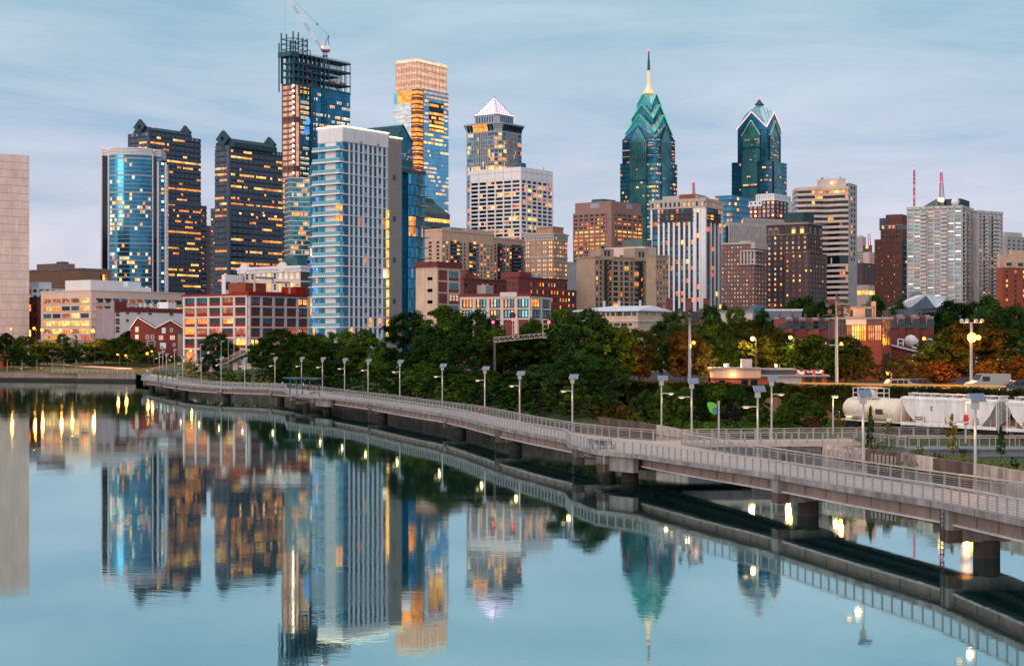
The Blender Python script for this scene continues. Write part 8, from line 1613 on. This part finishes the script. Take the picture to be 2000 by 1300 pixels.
def vehicle(px, d, z, rz, label, paint, kind='van', cat='van'):
    g = gx(px, d); r = empty('parked_' + kind, (g.x, g.y, z), rz, label, cat); Lv, hv, wv = (5.4, 2.3, 1.0) if kind == 'van' else (4.5, 1.5, .9)
    if kind == 'van': pr = [(-Lv / 2, .4), (-Lv / 2, hv), (Lv * .18, hv), (Lv * .30, hv * .62), (Lv * .48, hv * .5), (Lv / 2, .45)]
    else: pr = [(-Lv / 2, .35), (-Lv / 2, .85), (-Lv * .42, 1.42), (Lv * .08, 1.5), (Lv * .24, .98), (Lv * .48, .86), (Lv / 2, .4)]
    n = len(pr); mb = MB(); mb.add([(x, -wv, q) for x, q in pr] + [(x, wv, q) for x, q in pr], [tuple(range(n)), tuple(range(2 * n - 1, n - 1, -1))] + [(i, n + i, n + (i + 1) % n, (i + 1) % n) for i in range(n)]); mb.build('body', paint, r)
    mb = MB()
    if kind == 'van': mb.box(Lv * .02, Lv * .2, -wv - .02, wv + .02, hv * .6, hv * .86); mb.quad((Lv * .19, -wv * .9, hv * .97), (Lv * .305, -wv * .9, hv * .64), (Lv * .305, wv * .9, hv * .64), (Lv * .19, wv * .9, hv * .97))
    else:
        for x0, x1 in ((-Lv * .38, -Lv * .22), (-Lv * .19, -Lv * .04), (-Lv * .01, Lv * .1)): mb.box(x0, x1, -wv - .02, wv + .02, .92, 1.36)
    mb.build('window', 'car_glass', r)
    for x in (-Lv * .3, Lv * .32):
        for y in (-wv, wv): mb = MB(); mb.tube((x, y - .12, .36), (x, y + .12, .36), .36, n=14); wh = mb.build('wheel', 'tyre', r); mb = MB(); mb.tube((x, y - .14, .36), (x, y + .14, .36), .2, n=12); mb.build('rim', 'galvanised', wh)
    for y in (-wv * .7, wv * .7): mb = MB(); mb.box(Lv * .485, Lv * .51, y - .15, y + .15, .6, .75); mb.build('headlight', 'bulb_white' if False else 'white', r)
    return r
vehicle(1928, 207, 6.85, 3.3, 'white van parked under the blazing orange lamp', 'car_white'); vehicle(1955, 212, 6.85, .2, 'dark car parked right behind the white van', 'car_dark', 'car', 'car'); vehicle(1985, 206, 6.85, 3.2, 'dark car parked at the right edge of the car park', 'car_dark', 'car', 'car'); vehicle(1800, 216, 6.85, .1, 'dark green car parked under the wispy rusty trees', 'car_dark', 'car', 'car'); vehicle(1762, 214, 6.85, .1, 'pale car parked left of the dark green one', 'car_white', 'car', 'car')
# red pavilion
def block(name, label, px0, px1, yt, d, dy, zb, wallm, cat='building', rz=0.0, **k):
    a = gx(px0, d); b_ = gx(px1, d); r = empty(name, (a.x, d, zb), rz, label, cat); Wd = b_.x - a.x; h = zat(yt, d) - zb; mb = MB(); mb.box(0, Wd, 0, dy, -2, h); mb.build('wall', wallm, r); return r, Wd, h
r, Wd, h = block('red_pavilion', 'low red brick pavilion with a metal clad upper storey beside the left floodlight mast', 1397, 1612, 735, 228, 9, 6.8, 'brick_orange', rz=-.06); mb = MB(); w1 = Wd * .41; z1 = zat(721, 228) - 6.8; mb.box(-.3, w1, -.3, 7, h - .2, z1); mb.box(w1, Wd * .73, 1.5, 7, h, z1 - .1, 1); mb.build('upper_storey', ['beige', 'dark_grey'], r); mb = MB(); mb.box(-.6, w1 + .2, -.6, 7.3, z1, z1 + .22); mb.box(w1 + .2, Wd * .74, 1.2, 7.3, z1 - .1, z1 + .1); mb.box(w1, Wd + .4, -.7, 9, h, h + .25); mb.build('roof', 'roof_grey', r)
for f, w_, hh, m in ((.265, .9, 1.0, 'glass_black'), (.35, .9, 1.0, 'glass_black'), (.84, 1.0, 2.0, 'black'), (.93, .8, 1.9, 'black'), (.06, .8, .9, 'glass_black')): mb = MB(); mb.box(Wd * f - w_ / 2, Wd * f + w_ / 2, -.06, .02, .15, .15 + hh); mb.build('door' if hh > 1.5 else 'window', m, r)
mb = MB(); mb.box(Wd * .55, Wd * .78, -.05, .02, .6, 1.6); mb.build('shutter', 'galvanised', r); mb = MB(); mb.ball((w1 * .38, -.5, h + .3), .14); mb.build('wall_lamp', 'bulb_warm', r); l = bpy.data.lights.new('wall_light', 'POINT'); l.energy = 60; l.color = (1, .62, .22); l.shadow_soft_size = .15; lo = bpy.data.objects.new('wall_light', l); C.objects.link(lo); lo.parent = r; lo.location = (w1 * .38, -.9, h + .2)
mb = MB(); mb.box(w1 * .62, w1 * .85, 3, 5, z1 + .22, z1 + 1.4); mb.box(w1 * .3, w1 * .34, 3, 4, z1 + .22, z1 + .8); mb.build('roof_vent', 'galvanised', r)
for i in range(3):
    f = .745 + .075 * i; mb = MB(); x = Wd * f; zf = z1 - .1; n = 8
    for q, (r0, r1, mi) in enumerate(((.0, .3, 0), (.3, .6, 1), (.6, .85, 2))):
        vs = [(x + .65 + rr * math.cos(math.pi + math.pi * j / n), 1.45 - q * .01, zf + rr * math.sin(math.pi + math.pi * j / n) * 1.0) for rr in (r0, r1) for j in range(n + 1)]; mb.add(vs, [(j, j + 1, n + 2 + j, n + 1 + j) for j in range(n)], mi)
    mb.build('bunting', ['cloth_blue', 'cloth_white', 'cloth_red'], r)
# modern house, terraces, halls
r, Wd, h = block('modern_house', 'modern brick house with dark and pale cladding and a lit glazed top floor', 1630, 1738, 623, 272, 12, 6.8, 'brick_orange', 'house', rz=-.1); k = 272 / FOC; mb = MB(); zm = zat(653, 272) - 6.8
mb.box(-.2, Wd * .2, -.25, 8, zm - 2, h, 1); mb.box(Wd * .2, Wd * .56, -.3, 8, zm + 1.6, h, 0); mb.box(Wd * .56, Wd, -.25, 8, zm + 1.6, h, 1); mb.box(Wd * .84, Wd, -.3, .0, -2, h, 2); mb.build('cladding', ['cream_stone', 'dark_plum', 'brick_red'], r); mb = MB(); mb.box(-.5, Wd + .4, -.5, 9, h, h + .3); mb.build('roof', 'roof_grey', r)
for f0, f1, z0, z1, m in ((.22, .30, zm - 1, zm + 1.4, 'lit_dim'), (.31, .43, zm - 1, zm + 1.5, 'lit_yellow'), (.44, .55, zm - 1, zm + 1.5, 'lit_orange'), (.60, .70, zm - .9, zm + 1.5, 'lit_dim'), (.72, .82, zm - .9, zm + 1.5, 'lit_peach'), (.85, .98, zm - 2, zm + 4, 'glass_black'), (.86, .97, zm - 5.5, zm - 3, 'glass_dark'), (.86, .97, 1.0, 4.2, 'glass_pale'), (.03, .18, zm, zm + 3, 'glass_black')):
    mb = MB(); draw_win(mb, Face((0, -.3), (1, 0), (0, -1)), -Wd * (f1 - f0) / 2, Wd * (f1 - f0) / 2, -(z1 - z0) / 2, (z1 - z0) / 2, .06, 'triple', 0, 1); mb.build('window', [m, 'dark_grey'], r, loc=(Wd * (f0 + f1) / 2, 0, (z0 + z1) / 2))
mb = MB(); mb.box(Wd * .25, Wd * .72, 3, 8, h + .3, h + 2.0); mb.box(Wd * .72, Wd * .78, 3.5, 6, h + .3, h + 3); mb.box(Wd * .3, Wd * .36, 2.94, 3, h + .5, h + 1.6, 1); mb.box(Wd * .58, Wd * .7, 2.94, 3, h + .3, h + 1.8, 2); mb.box(Wd * .23, Wd * .75, 2.7, 8.2, h + 2.0, h + 2.15, 3); mb.build('roof_room', ['beige', 'black', 'glass_dark', 'roof_grey'], r)
def terrace(px0, px1, ytop, yeave, d, n, label, wallm, seed):
    a = gx(px0, d); b_ = gx(px1, d); Wd = (b_.x - a.x) / n; zr = zat(ytop, d) - 6.8; ze = zat(yeave, d) - 6.8; rr = random.Random(seed)
    for i in range(n):
        r = empty('terraced_house', (a.x + Wd * i, d + i * .4, 6.8), -.05, label % (['leftmost', 'second from left', 'third from left', 'fourth from left'][i]), 'house'); mb = MB(); mb.box(.02, Wd - .02, 0, 9, -1, ze - .01); mb.add([(.02, 1.2, ze), (Wd - .02, 1.2, ze), (Wd - .02, 1.2, zr - .2), (.02, 1.2, zr - .2)], [(0, 1, 2, 3)]); mb.box(.02, Wd - .02, 2.6, 9, ze, zr); mb.build('wall', wallm[i % len(wallm)], r)
        mb = MB(); mb.hexa([(-.0, -.3, ze - .1), (Wd * .5, -.3, ze - .1), (Wd * .62, 3, zr), (Wd * .12, 3, zr), (0, -.3, ze + .15), (Wd * .5, -.3, ze + .15), (Wd * .62, 3, zr + .2), (Wd * .12, 3, zr + .2)]); mb.build('mansard_roof', 'roof_slate', r)
        mb = MB(); mb.box(Wd * .55, Wd - .05, .3, 3, ze - .1, zr - .4); mb.box(Wd * .5, Wd, .1, 3.2, zr - .4, zr - .15, 1); mb.build('dormer', ['beige', 'roof_grey'], r)
        mb = MB(); draw_win(mb, Face((0, 0), (1, 0), (0, -1)), -.6, .6, -.8, .8, .05, 'sash', 0, 1); mb.build('window', ['glass_dark', 'dark_grey'], r, loc=(Wd * .78, .28, (ze + zr) / 2 - .3)); mb = MB(); mb.box(.1, Wd - .1, 3.2, 9, zr, zr + .12); mb.box(Wd * .2, Wd * .32, 5, 6, zr, zr + .9, 1); mb.build('roof', ['roof_white', 'brick_red'], r)
        for zf in (.3, .62):
            mb = MB(); draw_win(mb, Face((0, 0), (1, 0), (0, -1)), -.5, .5, -.8, .8, .05, 'sash', 0, 1); mb.build('window', ['glass_dark', 'white'], r, loc=(Wd * .7, 0, ze * zf + .6))
terrace(1522, 1628, 621, 642, 300, 4, 'slate roofed terraced house left of the modern house, %s of its row', ('brick_orange', 'brick_red'), 1); terrace(1738, 1826, 616, 640, 300, 3, 'red slate mansard terraced house right of the modern house, %s of its row', ('brick_red',), 2)
r, Wd, h = block('white_shed', 'small white gabled annex behind the orange lamp, right of the modern house', 1741, 1772, 675, 282, 8, 6.8, 'brick_red', 'house'); mb = MB(); mb.hexa([(-.2, -.4, h), (Wd + 3.5, -.4, h - 1.6), (Wd + 3.5, 8, h - 1.6), (-.2, 8, h), (-.2, -.4, h + .3), (Wd + 3.5, -.4, h - 1.3), (Wd + 3.5, 8, h - 1.3), (-.2, 8, h + .3)]); mb.build('roof', 'roof_white', r); mb = MB(); mb.ball((Wd + .6, 0, h + .9), 1.1, 1, 1); mb.build('water_tank', 'white', r)
r, Wd, h = block('white_roofed_hall', 'old brick hall with a broad white pitched roof in front of the balcony flats', 1776, 1880, 603, 430, 16, 6.8, 'granite', rz=.15); zr = zat(575, 430) - 6.8; mb = MB(); mb.hexa([(Wd * .46, -.5, h + .3), (Wd, -.5, h), (Wd, 16, h), (0, 16, h + .3), (Wd * .32, 0, zr), (Wd * .86, 5, zr - 1), (Wd * .86, 6, zr - 1), (Wd * .32, 6, zr)]); mb.build('roof', 'roof_white', r); mb = MB(); mb.box(-.3, Wd * .24, -.6, 6, -1, h - .3); mb.box(-.4, 1, -.7, 0, -1, h + .4); mb.add([(-.5, -.65, h - .3), (Wd * .5, -.65, h + .2), (Wd * .32, -.65, zr - .4), (-.5, .2, h - .3), (Wd * .5, .2, h + .2), (Wd * .32, .2, zr - .4)], [(0, 1, 2), (3, 5, 4), (0, 2, 5, 3)]); mb.build('brick_front', 'granite', r); mb = MB(); mb.box(1.6, Wd * .2, -.7, -.6, h - 4, h - 1); mb.build('window', 'glass_black', r); mb = MB(); mb.tube((Wd * .42, 9, zr), (Wd * .42, 9, zr + 1.2), 2.6, .3, 8); mb.build('cupola', 'roof_green', r)
# cream hipped hall
b = Bld('cream_hall', 'cream hall with a white hipped roof and a row of dark windows among the trees', 1128, 1246, 1276, 605, 350, seed=201, zb=6.8, La=12); b.body('cream_warm'); zr = b.z(595.5); mb = MB(); A = b.La; B_ = b.Lb; mb.add([(-.8, -.8, b.H), (A + .8, -.8, b.H), (A + .8, B_ + .8, b.H), (-.8, B_ + .8, b.H), (A / 2, 0, zr), (A / 2, B_ - 5, zr)], [(0, 1, 4), (1, 2, 5, 4), (2, 3, 5), (3, 0, 4, 5)]); mb.add([(-.8, -.8, b.H - .25), (A + .8, -.8, b.H - .25), (A + .8, B_ + .8, b.H - .25), (-.8, B_ + .8, b.H - .25), (-.8, -.8, b.H), (A + .8, -.8, b.H), (A + .8, B_ + .8, b.H), (-.8, B_ + .8, b.H)], [(3, 2, 1, 0), (0, 1, 5, 4), (1, 2, 6, 5), (2, 3, 7, 6), (3, 0, 4, 7)]); b.part('roof', mb, 'roof_white'); mb = MB(); mb.box(-.3, A + .2, -.3, B_ + .2, b.z(628), b.z(626)); b.part('ledge', mb, 'cream_stone')
for f in (.13, .3, .48, .55, .64, .76, .9): b.win(b.L, B_ * f - 1.1, B_ * f + 1.1, b.z(616), b.z(608.5), 'glass_dark', 'double', 'cream_stone')
for f in (.28, .55, .82): b.win(b.R, A * f - .7, A * f + .7, b.z(616), b.z(608), 'glass_dark', 'sash', 'cream_stone')
for f in (.6, .72, .84): b.win(b.L, B_ * f - 1, B_ * f + 1, b.z(636), b.z(631), 'glass_dark', 'double', 'cream_stone')
mb = MB()
for f in (.2, .55, .8): mb.tube((A / 2, B_ * f, zr - .5), (A / 2, B_ * f, zr + 1.2), .3)
b.part('roof_vent', mb, 'galvanised'); b.done()
# flat roofs and the slate roof between the trees
r, Wd, h = block('flat_roofed_house', 'low house with a grey flat roof in front of the purplish brown apartments', 1392, 1470, 610, 390, 10, 6.8, 'cream_stone', 'house'); mb = MB(); mb.box(-.2, Wd + .2, -.2, 10.2, h, h + .5); mb.box(Wd * .1, Wd * .14, 3, 4, h, h + 1.4); mb.box(Wd * .5, Wd * .56, 3, 4, h, h + 1.3); mb.build('roof', 'roof_grey', r); mb = MB(); mb.box(Wd * .55, Wd * .62, -.08, 0, h - 3.4, h - 1.4); mb.box(Wd * .75, Wd * .82, -.08, 0, h - 3.4, h - 1.4); mb.build('window', 'glass_dark', r)
r, Wd, h = block('flat_roofed_house', 'low house with pale blue flat roof and red chimney before the dark hotel', 1500, 1566, 607, 400, 10, 6.8, 'slate_blue_concrete', 'house'); mb = MB(); mb.box(-.2, Wd + .2, -.2, 10.2, h, h + .45); mb.build('roof', 'roof_white', r); mb = MB(); mb.box(Wd * .12, Wd * .2, 1, 2, h - 3, h + 2); mb.build('chimney', 'brick_red', r)
r, Wd, h = block('slate_roofed_house', 'house with a blue green slate gable roof in front of the dark hotel', 1470, 1508, 608, 410, 12, 6.8, 'slate_blue_concrete', 'house'); mb = MB(); zr = zat(594, 410) - 6.8; mb.add([(-.4, -.4, h), (Wd + .4, -.4, h), (Wd + .4, 12, h), (-.4, 12, h), (Wd * .3, 0, zr), (Wd * .3, 12, zr)], [(0, 1, 4), (1, 2, 5, 4), (2, 3, 5), (3, 0, 4, 5)]); mb.build('roof', 'teal_metal', r)
r, Wd, h = block('chimney_house', 'dark low house with brick chimneys behind the cream hall', 1278, 1400, 608, 420, 10, 6.8, 'dark_stone', 'house')
for f in (.05, .2, .52, .8): mb = MB(); mb.box(Wd * f, Wd * f + 1.4, 1, 2.4, h, h + 2.2 + 1.2 * (f > .1)); mb.build('chimney', 'dark_red_brick', r)
r, Wd, h = block('small_depot', 'small brick building with a pale flat roof at the right edge beyond the car park', 1958, 2080, 703, 268, 14, 6.8, 'brick_red'); mb = MB(); mb.box(-.4, Wd, -.5, 14, h, h + .5); mb.box(1, 4, 3, 6, h + .5, h + 1.8); mb.box(-2.5, 0, 4, 12, h - 1, h - .3); mb.build('roof', 'roof_white', r); mb = MB(); mb.box(Wd * .3, Wd * .4, -.08, 0, 0, 2.2); mb.build('door', 'black', r)
# ------------------------------------------------------------------ signal gantry
D_ = 266; k = D_ / FOC; g = gx(970, D_); r = empty('signal_gantry', (g.x, D_, 6.8), 0, 'pale railway signal gantry with red lights standing among the trees', 'signal gantry'); X = lambda px: (px - 970) * k; Z = lambda y: zat(y, D_) - 6.8; mb = MB()
for y in (0, 1.6):
    mb.bar((X(965), y, Z(668)), (X(1094), y, Z(655)), .11); mb.bar((X(965), y, Z(659)), (X(1094), y, Z(648)), .11); n = 13
    for i in range(n): x0 = X(965) + (X(1094) - X(965)) * i / n; x1 = X(965) + (X(1094) - X(965)) * (i + 1) / n; mb.bar((x0, y, Z(668 - i)), (x1, y, Z(659 - .8 * i)), .06); mb.bar((x0, y, Z(668 - i)), (x0, y, Z(659 - .8 * i)), .06)
mb.build('truss', 'stone_light', r)
for px in (966, 1092): mb = MB(); mb.box(X(px) - .2, X(px) + .2, .4, 1.0, -.5, Z(657)); mb.build('leg', 'dark_grey', r)
for px, yt in ((1003, 626), (1062, 624)):
    mb = MB(); w_ = .45
    for sx in (-w_, w_):
        for y in (-.4, .4): mb.bar((X(px) + sx + .3, y, Z(660)), (X(px) + sx + .3, y, Z(yt)), .09)
    for i in range(5): z = Z(660) + (Z(yt) - Z(660)) * i / 4; mb.bar((X(px) - w_ + .3, -.4, z), (X(px) + w_ + .3, -.4, z), .08)
    mb.build('signal_mast', 'pale_pink', r)
for px, y in ((963, 629), (1001, 624), (1072, 629)):
    mb = MB(); mb.box(X(px) - .3, X(px) + .3, -.35, -.05, Z(y) - .6, Z(y) + 1.0); mb.tube((X(px), -.3, Z(y) + .7), (X(px), -.42, Z(y) + .7), .55, n=14); hd = mb.build('signal_head', 'black', r); mb = MB(); mb.ball((X(px), -.4, Z(y)), .24); mb.build('red_light', 'bulb_red', hd)
# ------------------------------------------------------------------ footbridge ramp left of the trees
fb = empty('footbridge_ramp', (0, 0, 0), 0, 'concrete footbridge ramp on white pillars in front of the factory block', 'footbridge'); P3 = lambda px, y, d: W(px, y, d)
A1 = [P3(376, 707, 505), P3(430, 709, 495), P3(447, 705, 490)]; A2 = [P3(447, 703, 490), P3(472, 690, 485), P3(488, 684, 480), P3(520, 680, 478), P3(604, 662, 520)]
def deckpath(P, wd, nm, m):
    mb = MB(); 
    for a, b_ in zip(P, P[1:]): o = Vector((.5, wd, 0)); z = Vector((0, 0, -.7)); mb.hexa([a + z, b_ + z, b_ + z + o, a + z + o, a, b_, b_ + o, a + o])
    mb.build(nm, m, fb)
deckpath(A1, 4, 'lower_deck', 'concrete'); deckpath(A2, 4, 'upper_deck', 'concrete')
for P, nm in ((A1, 'railing'), (A2, 'railing')):
    for oy in (.1, 3.9):
        mb = MB()
        for a, b_ in zip(P, P[1:]):
            o = Vector((0, oy, 0)); mb.bar(a + o + Vector((0, 0, 1.15)), b_ + o + Vector((0, 0, 1.15)), .1); mb.bar(a + o + Vector((0, 0, .6)), b_ + o + Vector((0, 0, .6)), .05); n = max(2, int((b_ - a).length / 1.5))
            for i in range(n + 1): q = a.lerp(b_, i / n) + o; mb.bar(q, q + Vector((0, 0, 1.15)), .06)
        mb.build(nm, 'beige', fb)
for px, y, d in ((387, 708, 505), (458, 698, 490), (475, 690, 487), (485, 686, 485), (499, 684, 483), (530, 678, 484)):
    q = P3(px, y, d); mb = MB(); mb.box(q.x - .7, q.x + .7, q.y + 1.2, q.y + 2.4, ground_z(px, d) - 1, q.z - .5); mb.build('pillar', 'cream_stone', fb)
r, Wd, h = block('utility_hut', 'small pinkish hut with shuttered doors below the footbridge ramp', 407, 422, 712, 500, 5, ground_z(415, 500), 'pale_pink', 'hut'); mb = MB()
for f in (.12, .56): mb.box(Wd * f, Wd * f + Wd * .3, -.08, 0, .3, h - .6)
mb.build('shutter', 'cream_panel', r)
r, Wd, h = block('red_awning', 'bright red awning glowing under the footbridge ramp', 488, 499, 706, 500, 3, ground_z(490, 500), 'awning_red', 'awning'); mb = MB(); mb.hexa([(-.3, -1, h - .6), (Wd + .3, -1, h - .6), (Wd + .3, 3, h), (-.3, 3, h), (-.3, -1, h - .4), (Wd + .3, -1, h - .4), (Wd + .3, 3, h + .3), (-.3, 3, h + .3)]); mb.build('canopy', 'red', r)
for px, yt in ((432, 666), (446, 664), (457, 660), (469, 656), (392, 672)):
    g = gx(px, 500); z = ground_z(px, 500); r = empty('street_lamp', (g.x, 500, z), 0, 'slim unlit lamp post by the footbridge ramp, at the %s of the factory block' % {392: 'left foot', 432: 'left part', 446: 'middle left', 457: 'middle', 469: 'right part'}[px], 'street lamp'); h = zat(yt, 500) - z; mb = MB(); mb.tube((0, 0, 0), (0, 0, h), .12, .08, 8); mb.build('pole', 'galvanised', r); mb = MB(); mb.ball((.5, 0, h), .6, .25, .15); mb.build('lamp_head', 'galvanised', r)
# raised walk with people behind the trees, right of the white tower's foot
wk = empty('raised_walk', (*gx(762, 352), 0), 0, 'stone parapet of a raised walk in the gap between the big trees', 'walkway'); k = 352 / FOC; mb = MB(); z = zat(700, 352); mb.box(-1.5, 3.2, 0, 3, 2, z - 1.1); mb.hexa([(-1.5, 0, z - 1.1), (3.2, 0, z - 1.6), (3.2, .3, z - 1.6), (-1.5, .3, z - 1.1), (-1.5, 0, z), (3.2, 0, z - .7), (3.2, .3, z - .7), (-1.5, .3, z)]); mb.build('parapet', 'pale_pink', wk)
person(772, 354, zat(700, 352) - .9, 'person in blue standing on the raised walk between the big trees', 'cloth_blue', 'cloth_dark', 'stand', 0)
# ------------------------------------------------------------------ viaduct road on the far left bank
vd = empty('viaduct', (*gx(-60, 648), 0), 0, 'low concrete viaduct road behind the left bank trees', 'viaduct'); k = 648 / FOC; Wd = 260 * k; zt = zat(664, 648); mb = MB(); mb.box(-40, Wd, 0, 14, zt - 2.6, zt - .6); mb.build('deck', 'concrete', vd); mb = MB(); mb.box(-40, Wd, -.3, 0, zt - 1.2, zt + .2); mb.build('parapet', 'concrete', vd)
for i in range(8): mb = MB(); x = -30 + i * 11.5; mb.box(x, x + 1.6, 3, 9, 4, zt - 2.6); mb.build('pillar', 'concrete_dark', vd)
vehicle(100, 651, zt - .55, 3.14, 'yellow van on the viaduct in front of the pale pinkish office', 'car_yellow'); vehicle(132, 651, zt - .55, 3.14, 'white car on the viaduct right of the yellow van', 'car_white', 'car', 'car')
r = empty('bus_shelter', (*gx(155, 656), zt - .6), 0, 'dark bus shelter with red light on the viaduct, right of the white car', 'shelter'); mb = MB(); mb.box(0, 4.8, 0, 1.8, 2.4, 2.6); mb.build('roof', 'dark_plum', r)
for x in (.1, 2.4, 4.6): mb = MB(); mb.box(x, x + .12, .1, .22, 0, 2.4); mb.build('column', 'dark_grey', r)
mb = MB(); mb.box(.2, 4.6, 1.6, 1.7, .3, 2.2); mb.build('back_panel', 'lit_red', r)
r = empty('red_canopy', (*gx(-40, 600), 5), 0, 'low dark red building behind the trees at the left edge', 'building'); mb = MB(); mb.box(-5, 9, 0, 6, -2, 4); mb.build('wall', 'brick_orange', r)
